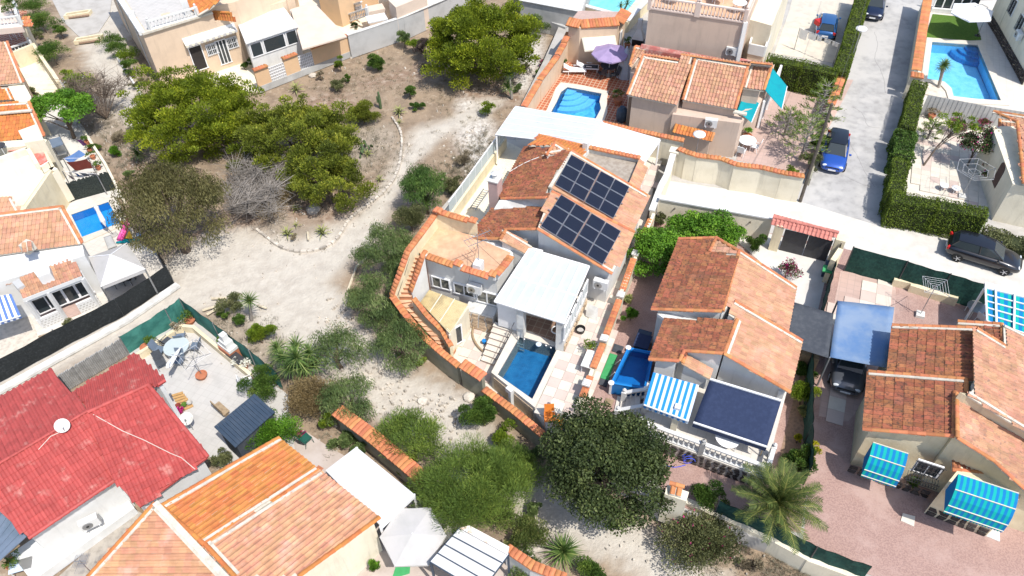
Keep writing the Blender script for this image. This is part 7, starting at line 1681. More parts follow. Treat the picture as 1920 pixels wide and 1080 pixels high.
def hse(name,label,mroof,slopes,wm,zb=0,budget=None):
 t=thing(name,G(*slopes[0]['e'][0],0),label,'house');b=[budget]if budget else[0]
 for s in slopes:slope(t,s['e'][0],s['e'][1],s['z'],s['r'],s['px'],s['d'],s.get('m',mroof),zb,s.get('ins',[.15]*len(s['px'])),wm,caps=s.get('c',()),mort=s.get('mo',()),budget=b,deg=s.get('deg',17))
 return t
K1=hse('house','orange roofed house at the left edge, the uppermost of three in a row','tile_fresh',[dict(e=((-60,165),(45,155)),z=3.2,r=(0,80),px=[(-60,85),(14,79),(45,155),(-60,165)],d=(1,2),c=(1,),mo=(1,),m='tile'),dict(e=((-50,192),(26,187)),z=2.6,r=(0,160),px=[(-50,164),(15,164),(26,186),(-50,192)],d=(1,2),m='tile_fresh',mo=(1,))],'beige')
MB().ext(gl(3.0,(15,162),(44,155),(64,192),(30,192)),0,3.0).build('flat_roof','palecream',K1)
K2=hse('house','orange roofed house at the left edge, the second of three in a row','tile_fresh',[dict(e=((-60,272),(84,256)),z=3.2,r=(20,195),px=[(-60,200),(55,192),(84,256),(40,260),(-60,266)],d=(1,2),c=(1,),mo=(0,1)),],'palecream')
MB().bar(G(-20,214,4.1),G(60,207,4.1),.25,.1).build('ridge_band','mortar',K2);MB().ext(gl(3.9,(34,245),(67,233),(82,262),(46,268)),2,3.9).build('stair_head','palecream',K2);MB().ext(gl(3.2,(-60,268),(80,260),(88,262),(84,270),(-60,284)),0,3.2).build('parapet','palecream',K2)
K3=thing('house',G(60,380,0),'pale yellow flat roofed house with zigzag outside stair at the left edge','house');MB().ext(gl(2.9,(-60,318),(54,280),(74,263),(102,312),(46,394),(-60,400)),0,2.9).build('wall','cream',K3);MB().ext(gl(2.95,(14,283),(74,264),(90,304),(72,310),(55,283)),2.9,2.95).build('terrace_floor','redpaint',K3);MB().ext(gl(2.96,(-60,310),(52,284),(70,312),(84,328),(44,385),(-60,395)),2.9,2.96).build('flat_roof','creamroof',K3)
MB().bar(G(0,302,3.2),G(54,282,3.2),.25,.5).bar(G(54,282,3.2),G(72,312,3.2),.25,.5).build('parapet','palecream',K3)
steps(G(100,312,2.9),G(46,392,.9),G(108,316,2.9),G(54,396,.9),10,.2,'palecream',None,K3)
MB().tube([G(76,312,3.0),G(76,312,3.8),G(90,303,3.8),G(90,303,3.0)],.03,5).build('railing','metal_white',K3)
MB().bar(G(24,306,3.0),G(56,356,3.0),.12,.04).build('white_strip','white',K3)
sl=table(G(6,286,2.96),.4,.6,'folded dark garden furniture on the pale flat roof at the left edge','metal_dark')
sheet('yard_floor',[(80,190),(120,190),(165,250),(228,368),(120,400),(60,400)],.02,'concrete',.1)
yw=thing('garden_wall',G(200,320,0),'thin pale garden wall between the washing yard and the open lot','wall');wall(yw,'masonry',gl(.5,(156,244),(196,305),(230,372)),.18,'palecream',0)
sw=thing('reed_fence',G(130,380,0),'black brushwood fence panel between washing yard and small pool','fence');ra,rb=G(62,398,0),G(218,355,0)
for k in range(60):
 p=ra.lerp(rb,k/60);q=ra.lerp(rb,(k+1.02)/60);h=1.55+random.uniform(-.08,.08);MB().prism([p,q,q+UP*0+Vector((0,.05,0)),p+Vector((0,.05,0))],[x+UP*h for x in(p,q,q+Vector((0,.05,0)),p+Vector((0,.05,0)))]).build('reed_bundle','reed',sw)
clo=[((119,297),(148,281),1.9,.55,'bluecloth','light blue sheet on the washing line, uppermost'),((124,304),(162,298),1.9,.9,'redcloth','large brick red blanket on the washing line'),((119,322),(133,330),1.6,.7,'lilac','lilac garment on the lower washing line'),((133,321),(144,325),1.6,.5,'midblue','small blue garment on the lower washing line'),((144,322),(160,324),1.6,.5,'greycloth','grey-green towel on the lower washing line'),((162,322),(178,326),1.6,.5,'whitefab','pale towel at the right end of the lower washing line'),((141,261),(152,261),1.3,.7,'purplecloth','dark purple towel hanging by itself beside the green tree')]
for(a,b,z,dr,m_,l)in clo:cloth(G(*a,z),G(*b,z),dr,m_,l,dirv=-AX*.25+AY*.05)
wlp=thing('washing_line',G(140,310,0),'washing line posts in the narrow yard','washing line');MB().tube([G(118,297,1.92),G(164,296,1.92)],.012,4).tube([G(118,321,1.62),G(180,326,1.62)],.012,4).build('line','whitefab',wlp)
for u,v in((118,297),(165,296),(117,321),(181,326)):MB().bar(xy(G(u,v,1.9)),G(u,v,1.9),.05).build('post','metal_grey',wlp)
gz=thing('swing_seat',G(105,285,0),'small garden swing with grey-blue canopy in the washing yard','swing seat');MB().slab([G(92,262,1.9),G(112,256,1.9),G(119,270,1.8),G(98,277,1.8)],.05).build('canopy','slate_blue2',gz);MB().box(G(108,288,.5),(1.2,.5,.1),R(20)).box(G(106,281,.8),(1.2,.08,.5),R(20)).build('seat','whitegrey',gz)
for u,v in((92,262),(112,256),(119,270),(98,277)):MB().bar(xy(G(u,v,1.85)),G(u,v,1.85),.05).build('post','metal_grey',gz)
for i,(u,v)in enumerate(((170,285),(176,298),(186,318),(165,270))):pot(G(u,v,.02),.18,.3,['small pot plant second from the top along the washing yard wall','terracotta pot plant third along the washing yard wall','lowest pot plant near the black brushwood fence','topmost small pot plant near the purple towel'][i],'garden',n=150)
L_=hse('house','white house with long orange roof, porch and small pool at the left edge','tile',[dict(e=((-60,485),(155,456)),z=3.3,r=(60,395),px=[(-60,410),(117,388),(155,456),(-60,486)],d=(1,2),c=(0,1),mo=(0,1),ins=[0,.2,.1,0]),dict(e=((-60,402),(38,396)),z=3.8,r=(0,372),px=[(-60,374),(24,371),(38,396),(-60,403)],d=(1,2),mo=(1,),ins=[0,.1,0,0]),dict(e=((43,560),(154,517)),z=2.7,r=(85,500),px=[(38,523),(66,513),(74,523),(92,515),(95,501),(134,485),(154,517),(43,560)],d=(5,6),m='tile_mix',ins=None),dict(e=((-40,541),(28,530)),z=2.7,r=(0,512),px=[(-40,516),(20,510),(28,531),(-40,541)],d=(1,2),ins=[0,0,.1,0])],'white',budget=200)
MB().ext(gl(3.2,(-60,489),(154,458),(158,478),(40,515),(-60,545)),0,3.15).build('wall','white',L_)
MB().ext(gl(3.45,(62,508),(92,498),(95,512),(72,521)),2.2,3.5).build('parapet','white',L_);MB().box(G(52,463,4.1),(.6,.5,.6),AXD).build('chimney','mortar',L_);pc_=Plane(G(44,460,4.5),G(60,456,4.5),G(50,468,4.4));roof(L_,pc_,[(40,459),(57,454),(62,468),(46,472)],(0,3),'tile_mix')
c0,c1=G(50,592,.0),G(160,545,0)
dL=(c1-c0).normalized();nL=Vector((dL.y,-dL.x,0));nL=nL if nL.y<0 else-nL
pbx=[xy(G(46,560,2.65)),xy(G(152,519,2.65))];MB().bar(G(44,562,2.6),G(154,519,2.6),.2,.25).build('beam','white',L_)
for s_ in(0,.38,1.0):p=pbx[0].lerp(pbx[1],s_);MB().bar(p,p+UP*2.5,.2).build('porch_pillar','white',L_)
ctr=pbx[0].lerp(pbx[1],.5)
for s_ in(.16,.86):
 p=pbx[0].lerp(pbx[1],s_);MB().box(p+UP*.45,(1.3 if s_<.5 else 1.2,.15,.9),math.atan2(dL.y,dL.x)).build('low_wall','white',L_)
 me=TM.setdefault('hole',MB().box(Vector(),(.11,.02,.05)).mesh('wall_opening','conc2'))
 for i in range(6):
  for j in range(4):inst('wall_opening',me,frame(p+dL*(-.5+i*.2+.1*(j%2))+nL*.08+UP*(.2+j*.17),dL,nL,UP),L_)
MB().ext([pbx[0],pbx[1],pbx[1]-nL*.3,pbx[0]-nL*.3],2.3,2.55).build('lintel','white',L_)
MB().ext([p+UP*0 for p in(pbx[0]+nL*.02,pbx[1]+nL*.02,pbx[1]-nL*1.6,pbx[0]-nL*1.6)],-.1,.12).build('porch_floor','pinktile',L_)
for s_ in(.25,.55,.8):window(L_,pbx[0].lerp(pbx[1],s_)-nL*.9+UP*1.4,nL,1.5,1.9,panes=2)
t=thing('awning',G(15,600,0),'blue and white striped awning cut off by the left edge','awning');striped_sheet(t,G(-60,565,2.9),G(21,551,2.9),G(39,592,2.4),G(-50,620,2.4),16,['whitefab','bluestripe'],scallop=.2);MB().bar(G(-50,620,2.42),G(39,592,2.42),.05).build('front_bar','metal_white',t)
acx=MB().box(G(37,536,2.9),(.8,.4,.4),AXD+1.2).build('box','greywall',None,'grey box on the wall between two small orange roofs','box')
sheet('pool_deck',[(122,394),(212,358),(240,415),(262,455),(300,480),(318,530),(220,575),(160,600),(40,640),(0,650),(-40,560),(140,470)],.03,'whiteterr',.1);
z5=.12;lp_=thing('swimming_pool',G(178,410,0),'small blue rectangular pool with closed parasol at its edge, left of the olive-brown tree','swimming pool')
inn=gl(z5,(133,402),(203,378),(224,418),(154,444));out=gl(z5,(123,398),(209,368),(235,420),(156,455));MB().ext(shrink(inn,-.02),.03,.034).build('basin_surround','poolblue',lp_)
pool2(lp_,out,inn,z5,.085,'poolblue','poolmid','slab_cream',.02);MB().poly(gl(.055,(133,402),(203,378),(209,390),(139,415))).build('deep_or_shade_floor','pool_shade',lp_)  # dark strip paints the shade along the pool's upper edge; floor stays level
ps_=thing('closed_parasol',G(211,445,0),'closed white parasol leaning across the small blue pool','parasol');a,b=G(198,424,.9),G(180,388,2.3);MB().tube([a,a.lerp(b,.3),a.lerp(b,.8),b,b+(b-a)*.04],[.03,.17,.12,.15,.02],8).build('canopy','whitefab',ps_);MB().tube([G(214,441,0),a,b],.025,6).build('pole','metal_grey',ps_);MB().lathe(G(214,441,0.03),[(.25,0),(.25,.06)],14).build('foot','conc2',ps_)
infl=thing('inflatable_lounger',G(232,430,0),'hot pink inflatable lounger leaning by the small pool','inflatable');MB().tube([G(222,450,.2),G(230,432,.35),G(236,418,.9),G(240,411,1.1)],.13,8).tube([G(227,452,.2),G(234,434,.35),G(240,420,.9)],.12,8).build('tubes','pink_pl',infl,smooth=True)
MB().prism(gl(.2,(234,448),(250,448),(243,430)),gl(.5,(235,446),(248,447),(242,432))).build('float','yellow_pl',None,'yellow inflatable float beside the hot pink lounger','inflatable');MB().prism(gl(.25,(229,412),(236,428),(232,430),(226,418)),gl(.4,(229,412),(236,428),(232,430),(226,418))).build('float','yellow_pl',None,'small yellow float behind the hot pink lounger','inflatable')
for i,(x,y,m_)in enumerate((((218,455),(262,450),'turq'),((258,446),(262,436),'bluecloth'))):MB().tube([G(*x,.12),G((x[0]+y[0])/2,(x[1]+y[1])/2-1,.14),G(*y,.12)],[.06,.16,.06],8).build('paddle_board',m_,None,['turquoise paddle board lying below the hot pink lounger','small blue board standing right of the inflatables'][i],'board')
cvr=drape([G(194,445,.3),G(208,440,.3),G(218,460,.3),G(202,466,.3)],'greywall','pale grey covered lounger on the deck below the small pool','sun_lounger',None,sag=-.15,th=.1);tag(cvr,None,'sun lounger')
gzb=thing('gazebo',G(220,520,0),'white hipped fabric gazebo behind the black netting fence','gazebo');gc=[G(166,482,2.3),G(238,456,2.3),G(272,505,2.3),G(190,538,2.3)];ap=sum(gc,Vector())/4+UP*.75
for i in range(4):a,b=gc[i],gc[(i+1)%4];MB().prism([b-UP*.02,a-UP*.02,ap-UP*.02],[b,a,ap]).add([a,b,b-UP*.22,a-UP*.22],[(0,1,2,3)]).build('canopy','offwhite_fab',gzb);MB().bar(xy(a),a,.07).build('post','metal_grey',gzb);MB().bar(a+UP*.02,ap+UP*.02,.05,.03).build('seam','whitefab',gzb)
table(G(238,525,.03),.75,.72,'black outdoor table under the white gazebo','black');
for i,(u,v)in enumerate(((226,535),(245,530),(258,515))):chair(G(u,v,.03),.5+i,['black chair at the left under the white gazebo','black chair in the middle under the white gazebo','black chair at the right under the white gazebo'][i],'metal_dark','black')
fence(gl(0,(296,480),(326,530),(232,592),(120,650),(-40,738)),1.5,'black_net','long black netting fence along the white lane below the white house',0,post='metal_grey',step=3.3)
wall(thing('kerb_wall',G(200,620,0),'white concrete kerb at the foot of the long black netting fence','kerb'),'masonry',gl(.18,(333,532),(238,598),(125,660),(-30,746)),.45,'whitegrey',0)
for i,(u,v,l)in enumerate(((130,610,'yellow-green shrub between porch and black netting fence'),(90,640,'small shrub left of the porch by the black netting fence'))):bush(u,v,.45,'flowery',l,0,.8,500)
rs=sheet('crazy_paving',[(-20,620),(55,590),(75,640),(40,670),(-20,700)],.05,'rock',.1)
M_=thing('house',G(160,900,0),'house with bright red painted tile roof and a satellite dish at the lower left','house');zm=2.9;bM=[300]
pA=Plane(G(165,772,4.2),G(0,870,4.2),G(213,902,zm));ro,P=roof(M_,pA,[(-60,908),(165,772),(213,902),(55,1009),(-60,905)],(1,2),'tile_red',slabm='tile_red',capm='tile_red',caps=(2,),wd=.3,budget=bM);body(M_,pA,P,0,[0,0,.3,.1,0],'white')
pB=Plane(G(168,774,4.2),G(278,722,4.2),G(262,951,zm-.1));ro,P=roof(M_,pB,[(166,773),(278,722),(390,857),(262,951),(213,900)],(1,2),'tile_red',slabm='tile_red',capm='tile_red',caps=(0,1),wd=.3,budget=bM);body(M_,pB,P,0,[0,.2,.3,.2,0],'white')
pC=Plane(G(165,772,4.2),G(0,870,4.2),G(95,693,3.0));ro,P=roof(M_,pC,[(-60,780),(95,693),(165,772),(-60,906)],(2,1),'tile_red',slabm='tile_red',capm='tile_red',caps=(2,),wd=.3);body(M_,pC,P,0,[.2,.2,0,0],'white')
pD=Plane(G(165,772,4.15),G(278,722,4.15),G(255,663,3.2));ro,P=roof(M_,pD,[(140,734),(255,663),(311,714),(296,724),(278,722),(166,772)],(5,0),'tile_red',slabm='tile_red',capm='tile_red',caps=(2,),wd=.2);body(M_,pD,P,0,[.2,.2,.1,.1,0,0],'white')
dish(pA(123,805),Vector((.45,-.7,.75)),.33,'white satellite dish on the red roof ridge',.35)
MB().tube([pB(175,777,.07),pB(230,808,.1),pB(270,825,.1),pB(320,850,.1),pB(340,858,.1),pB(366,880,.1)],.02,4).tube([pA(118,808,.08),pA(95,818,.1),pA(72,843,.1)],.02,4).build('cable','pinkwhite',None,'pale cable snaking across the red roof','cable')
MB().slab([G(20,1038,.6),G(215,905,.6),G(252,952,.6),G(60,1090,.6)],.6).build('terrace','white',M_)
ac_unit(G(166,972,1.6)+UP*0,(AX*.6-AY).normalized()if False else Vector((.5,-.85,0)),'white air conditioner standing out from the white wall below the red roof')
sheet('crazy_paving',[(100,1090),(250,952),(300,985),(200,1090)],.05,'rock',.2)
bs=thing('side_roof',G(0,1050,0),'blue-grey corrugated lean-to roof at the lower left edge','lean-to');q=[G(-60,905,2.9),G(50,1006,2.7),G(-10,1060,2.5),G(-80,1000,2.6)]
for k in range(12):MB().slab([q[0].lerp(q[1],k/12),q[0].lerp(q[1],(k+.93)/12),q[3].lerp(q[2],(k+.93)/12),q[3].lerp(q[2],k/12)],.05).build('roof_sheet','slate_blue2',bs)
MB().bar(G(-10,1052,2.4),G(35,1020,2.4),.15).build('beam','wood',bs)
pot(G(30,1062,.1),.3,.4,'pot plant under the blue-grey lean-to roof','garden',pr=.5);table(G(48,1068,.1),.5,.5,'pale blue low table in the bottom left corner','paleblue',False,.3,(1.0,.6))
sheet('tiled_terrace',[(240,662),(325,605),(350,592),(372,606),(480,694),(540,740),(560,900),(440,905),(300,760)],.04,'greyterr2',.1)
fence(gl(0,(243,664),(326,612),(352,592),(480,688),(530,730)),1.55,'teal_net','teal green netting fence round the tiled terrace',0,post='metal_grey',step=2.6)
bf=thing('bamboo_fence',G(180,690,0),'grey bamboo screen between lane and red roofed house','fence');a,b=G(100,748,0),G(241,664,0)
for k in range(44):p=a.lerp(b,(k+.5)/44);MB().bar(p,p+UP*(1.35+random.uniform(-.05,.05)),.13,.04).build('cane_strip','bamboo',bf)
wall(thing('low_wall',G(300,640,0),'low cream wall inside the teal netting','wall'),'masonry',gl(.55,(256,664),(340,610),(362,612),(470,702)),.2,'cream',0)
table(G(338,664,.05),.72,.72,'round glass table surrounded by garden chairs on the tiled terrace','frost');
ch_=[(318,648,2.6,'shade_grey','dark reclining chair behind the glass table'),(343,640,3.3,'slate_blue2','blue-grey chair at the top of the glass table'),(370,657,4.6,'slate_blue2','blue-grey chair standing off to the right of the glass table'),(304,664,1.3,'slate_blue2','blue-grey chair at the left of the glass table'),(306,688,.6,'shade_grey','dark reclining chair at the lower left of the glass table'),(340,684,6.2,'slate_blue2','blue-grey chair at the bottom of the glass table')]
for u,v,r_,m_,l in ch_:chair(G(u,v,.05),r_,l,'metal_grey',m_)
cp_=thing('closed_parasol',G(330,672,.7),'closed white parasol standing tilted in the glass table','parasol');MB().tube([G(338,664,.75),G(322,672,1.6),G(314,689,2.2)],.02,5).build('pole','metal_white',cp_);MB().tube([G(338,652,1.2),G(328,668,1.5),G(316,686,1.6),G(312,690,1.65)],[.04,.12,.16,.03],8).build('canopy','whitefab',cp_)
rotary(G(380,706,.05),1.9,1.1,'bare rotary clothes airer standing in a terracotta tub on the tiled terrace','metal_grey',False,rings=3);pot(G(380,708,.05),.3,.3,'round terracotta tub at the foot of the clothes airer')
bq=thing('barbecue',G(432,655,0),'brick and steel barbecue with stepped grey hood by the teal netting','barbecue');p=G(436,668,0);MB().box(p+UP*.45,(1.0,.7,.9),R(-40)).build('base','terracotta',bq);MB().box(p+UP*1.0,(1.1,.6,.2),R(-40)).box(p+UP*1.3,(.7,.5,.4),R(-40)).box(p+UP*1.75,(.35,.35,.5),R(-40)).build('hood','whitegrey',bq);MB().box(p+Vector((.5,-.6,.7)),(1.2,.5,.05),R(-40)).build('grill','metal_dark',bq)
for i,(u,v,r_,l,pl0)in enumerate(((358,605,.3,'terracotta pot with spreading green plant in the corner of the teal netting','garden'),(337,622,.2,'small terracotta pot with red-brown plant near the netting corner','dry'),(290,650,.2,'terracotta pot left behind the glass table','garden'),(276,656,.3,'wide empty terracotta bowl by the low cream wall',None),(340,778,.14,'small pot with pink flowers by the red roof edge','magenta'),(459,690,.25,'pot of white and yellow flowers by the barbecue','whiteflower'),(417,644,.18,'small pot plant beside the barbecue','garden'))):pot(G(u,v,.05),r_,.3,l,pl0)
pal=thing('pallet',G(345,752,0),'orange-brown wooden pallet with bowls on the tiled terrace','pallet');a,b,c,d=gl(.1,(322,742),(343,736),(362,760),(340,770))
for k in range(7):MB().bar(a.lerp(d,k/6),b.lerp(c,k/6),.14,.05).build('slat','palletwood',pal)
for u,v,m_,l in((334,762,'redcloth','dark red bowl on the pallet'),(346,760,'lawn','green bowl on the pallet'),(356,756,'conc2','grey bowl on the pallet')):MB().lathe(G(u,v,.14),[(.1,0),(.17,.1),(.15,.1),(.08,.03)],12).build('bowl',m_,None,l,'bowl')
dish(G(362,805,.1),Vector((.1,-.6,1)),.34,'white satellite dish standing on the terrace beside the red roof',1.0)
be=thing('bench',G(414,768,.05),'weathered timber bench beside the dark shed','bench');a,b=G(405,757,.45),G(425,775,.45);MB().bar(a,b,.4,.05).build('seat','wood',be);MB().bar(a+UP*.35+(b-a).cross(UP).normalized()*.2,b+UP*.35+(b-a).cross(UP).normalized()*.2,.05,.3).build('backrest','wood',be)
for q in(a,b):MB().bar(xy(q.lerp((a+b)/2,.2)),q.lerp((a+b)/2,.2),.3,.06).build('leg','wood',be)
shd=thing('shed',G(460,790,0),'dark slate blue metal shed with a ribbed pent roof','shed');q=[G(401,800,2.1),G(477,738,2.1),G(516,772,2.0),G(441,839,2.0)]
for k in range(14):MB().slab([q[0].lerp(q[1],k/14),q[0].lerp(q[1],(k+.94)/14),q[3].lerp(q[2],(k+.94)/14),q[3].lerp(q[2],k/14)],.05).build('roof_sheet','slate_blue',shd)
MB().ext(shrink(q,.12),0,1.95).build('wall','shade_grey',shd)
chair(G(468,724,.05),2,'white wrought iron chair with curled back above the dark shed','pvc','pvc')
N_=thing('house',G(450,1000,0),'house with large orange tile roof divided by cream mortar bands at the bottom left','house');zn=3.2;bN=[300]
pN=Plane(G(523,822,zn),G(710,972,zn),G(300,948,4.7));ro,P=roof(N_,pN,[(302,950),(523,822),(597,884),(383,1022)],(0,1),'tile_fresh',mort=(0,2),capm='tile_fresh',caps=(0,3),wd=.26,budget=bN);body(N_,pN,P,0,[.2,.2,0,0],'white')
ro,P=roof(N_,pN,[(385,1022),(599,885),(711,972),(560,1082),(440,1082)],(0,1),'tile_mix2',mort=(0,4),capm='tile_fresh',caps=(2,4),wd=.26,budget=bN);body(N_,pN,P,0,[0,.2,.2,0,0],'palecream')
pN2=Plane(G(292,945,4.7),G(425,1082,4.7),G(160,1082,3.2));roof(N_,pN2,[(292,943),(440,1100),(150,1100)],(1,2),'tile_mix2',mort=(0,2),caps=(2,),capm='tile_fresh',wd=.26);MB().bar(pN2(291,943,.08),pN2(432,1092,.08),.25,.12).build('ridge_mortar','mortar',N_)
cn=thing('canopy',G(700,960,0),'large plain white flat canopy beside the orange roof','canopy');q=[G(610,882,2.7),G(668,838,2.7),G(776,926,2.7),G(713,985,2.7)];MB().slab(q,.08).build('sheet','whitecan',cn)
for p in(q[1],q[2],q[3]):MB().bar(xy(p),p-UP*.08,.1).build('post','pvc',cn)
MB().bar(q[3]-UP*.2,q[2]-UP*.2,.06,.3).build('fascia','pvc',cn)
sheet('patio',[(560,800),(620,840),(775,925),(830,960),(990,1080),(930,1180),(640,1180),(640,950),(530,850)],.03,'pinktile2',.1)
parasol(xy(G(774,1004,2.3))+UP*.03,1.5,2.2,'offwhite_fab','large off-white hexagonal parasol seen from above at the bottom',6,.3,tilt=Matrix.Rotation(.15,4,'X'))
pgw=[G(806,1054,2.6),G(862,990,2.6),G(954,1038,2.5),G(900,1110,2.5)];pergola([pgw[1],pgw[2],pgw[3],pgw[0]],'white panelled patio roof with dark glazing bars at the bottom edge',4,'whitecan',.0,cross=(0,1),rm='slate_blue')
t3=[G(862,990,2.75),G(880,985,2.75),G(955,1025,2.6),G(952,1040,2.6)];MB().slab(t3,.03).build('rusty_sheet','rustwhite',None,'white sheet with rust stains on the edge of the panelled patio roof','roof sheet')
w3=thing('garden_wall',G(700,820,0),'garden wall with broad orange tile coping along the dirt track, lower middle','wall');wt=gl(1.8,(632,770),(700,820),(765,874),(800,905));wall(w3,'masonry',wt,.25,'olivegrey',0);coping(w3,wt,width=.75)
w4=thing('garden_wall',G(1000,1060,0),'white garden wall with orange tile coping at the bottom edge left of the rosette plant','wall');wt=gl(1.6,(950,1028),(975,1045),(1000,1062),(1060,1085));wall(w4,'masonry',wt,.25,'white',0);coping(w4,wt,width=.45)
bl=thing('balustrade',G(820,1010,0),'cream curved balustrade between hexagonal parasol and patio roof','balustrade');balustrade(bl,G(795,1050,.1),G(842,1005,.1),.8,step=.3,m='palecream')
chair(G(576,830,.03),2.4,'dark green plastic armchair on the patio behind the orange roof','greenpl','greenpl')
bush(560,815,.3,'magenta','pot of red flowers left of the dark green armchair',0,.5,250);bush(700,1062,.35,'bright','small bright green shrub in the patio at the bottom edge',.03,.9,500)
mt_=MB().slab(gl(.05,(742,1062),(770,1050),(768,1075),(735,1085)),.02).build('towel','greenmat',None,'green and yellow towel on the patio floor at the bottom edge','towel')
MB().slab(gl(.045,(597,872),(607,878),(600,884),(592,878)),.03).build('tiles','terracotta',None,'small stack of red tiles at the corner of the white canopy','tiles')
antenna(pN2(170,1072),1.1,'small aerial rod on the orange roof at the bottom edge',lines=False,L=.5)
# ---------------------------- trees of the open lot
tree('pine_tree',905,80,0,(5.0,4.2,4.0),6.1,'pine','largest rounded yellow-green pine at the top of the open lot','tree',190,.78,60000,(.19,.09),.22,style='up',limbs=14,jag=.2,low=.42)
tree('pine_tree',362,216,0,(5.4,4.3,3.9),5.9,'pine','broad yellow-green pine below the big beige house','tree',230,.72,66000,(.17,.08),.2,style='up',limbs=12,low=.42)
tree('pine_tree',558,258,0,(4.7,3.6,3.4),5.1,'pine2','olive-yellow pine in the middle of the open lot beside the round shrub','tree',180,.68,50000,(.17,.08),.2,style='up',limbs=12,low=.42)
tree('pine_tree',610,335,0,(3.0,2.7,2.3),3.8,'pine2','lower yellow-green pine nearest the curved kerb stones','tree',70,.62,20000,(.17,.08),.16,style='up',limbs=8,low=.45)
tree('olive_tree',316,396,0,(3.9,3.4,3.7),6.2,'olive','olive-brown drooping tree beside the small blue pool','tree',70,.95,30000,(.20,.055),.25,style='hang',droop=.5,limbs=12,low=.3)
bare(498,385,0,3.0,2.6,'tangled grey leafless shrub between the olive-brown tree and the pines',n=30,twigs=1100);bare(200,222,0,2.8,3.6,'bare grey-brown branching shrub beside the white lane','bark',n=18,twigs=520)
bush(510,372,2.1,'dryleaf','dry brown undergrowth beneath the grey leafless shrub',0,1.2,4500,leaf=(.16,.03));bush(478,300,1.5,'olive','dark olive undergrowth in the gap between the two large pines',0,2.2,5000)
tree('garden_tree',112,208,0,(2.3,2.2,1.6),3.7,'bright','light green spreading tree over the washing yard wall','tree',34,.65,11000,(.17,.09),.12,limbs=9);tree('garden_tree',150,160,0,(1.3,1.2,.8),2.6,'lime','thin yellow-green tree beside the white balustrade at the left','tree',20,.5,2600,(.16,.08),.08)
bl2=thing('balustrade',G(150,175,0),'short white balustrade in the garden behind the light green tree','balustrade');balustrade(bl2,G(122,172,.3),G(165,160,.3),.8);balustrade(bl2,G(150,195,.3),G(178,185,.3),.8)
W=[(795,348,(1.65,1.5,2.0),3.9,'fresh','fresh green feathery tree alone above the curved wall, beside the track',52,16000),(722,462,(2.1,1.9,1.9),3.7,'pepper','grey-green pepper tree at the upper end of the clump left of the curved stair',55,17000),(708,560,(2.1,1.9,1.7),3.3,'pepper','grey-green pepper tree in the middle of the clump left of the curved stair',50,15500),(750,645,(1.9,1.7,1.4),2.8,'pepper','grey-green pepper tree at the lower end of the clump against the curved wall',42,12500),(762,520,(1.3,1.6,1.4),2.8,'pepper','pepper tree squeezed against the curved stair parapet',32,9000),(628,650,(1.5,1.4,1.5),3.0,'pepper','pepper tree on the far side of the white track, upper of two',36,8500),(655,745,(1.6,1.6,1.5),2.9,'pepper','pepper tree on the far side of the white track, lower of two',38,9500)]
for u,v,r_,h,m_,l,lb,n in W:tree('pepper_tree',u,v,0,r_,h,m_,l,'tree',int(lb*1.1),.5,int(n*.85),(.20,.032),.11,style='hang',droop=.6,low=.4,group='feathery trees along the white track')
tree('tamarisk',772,825,0,(1.7,1.5,1.1),2.4,'tamarisk','small feathery tamarisk at the end of the white track','tree',36,.6,12000,(.25,.028),.08,style='up');tree('tamarisk',880,915,0,(2.9,2.1,1.7),3.5,'tamarisk','wide feathery tamarisk spreading over the white parasol corner','tree',110,.75,52000,(.27,.02),.12,style='up',limbs=10,low=.3)
tree('tamarisk',965,885,0,(1.1,1.3,1.0),2.2,'tamarisk','narrow feathery tamarisk squeezed between the wide one and the dark tree','tree',24,.6,8000,(.24,.03),.08,style='up')
tree('carob_tree',1138,878,0,(3.15,3.1,2.7),5.2,'dense','large dark glossy evergreen tree in front of the villa corner','tree',120,.75,50000,(.145,.085),.22,limbs=12,jag=.3,low=.35)
tree('garden_tree',1236,470,E0,(1.6,1.9,1.5),2.6,'bright','bright green shrubby tree at the villa side wall, left one of the pair','tree',44,.55,14000,(.15,.08),.1,low=.3);tree('garden_tree',1325,436,E0,(2.7,1.4,1.3),2.4,'bright','bright green spreading tree below the street wall, right one of the pair','tree',60,.55,19000,(.15,.08),.1,low=.3)
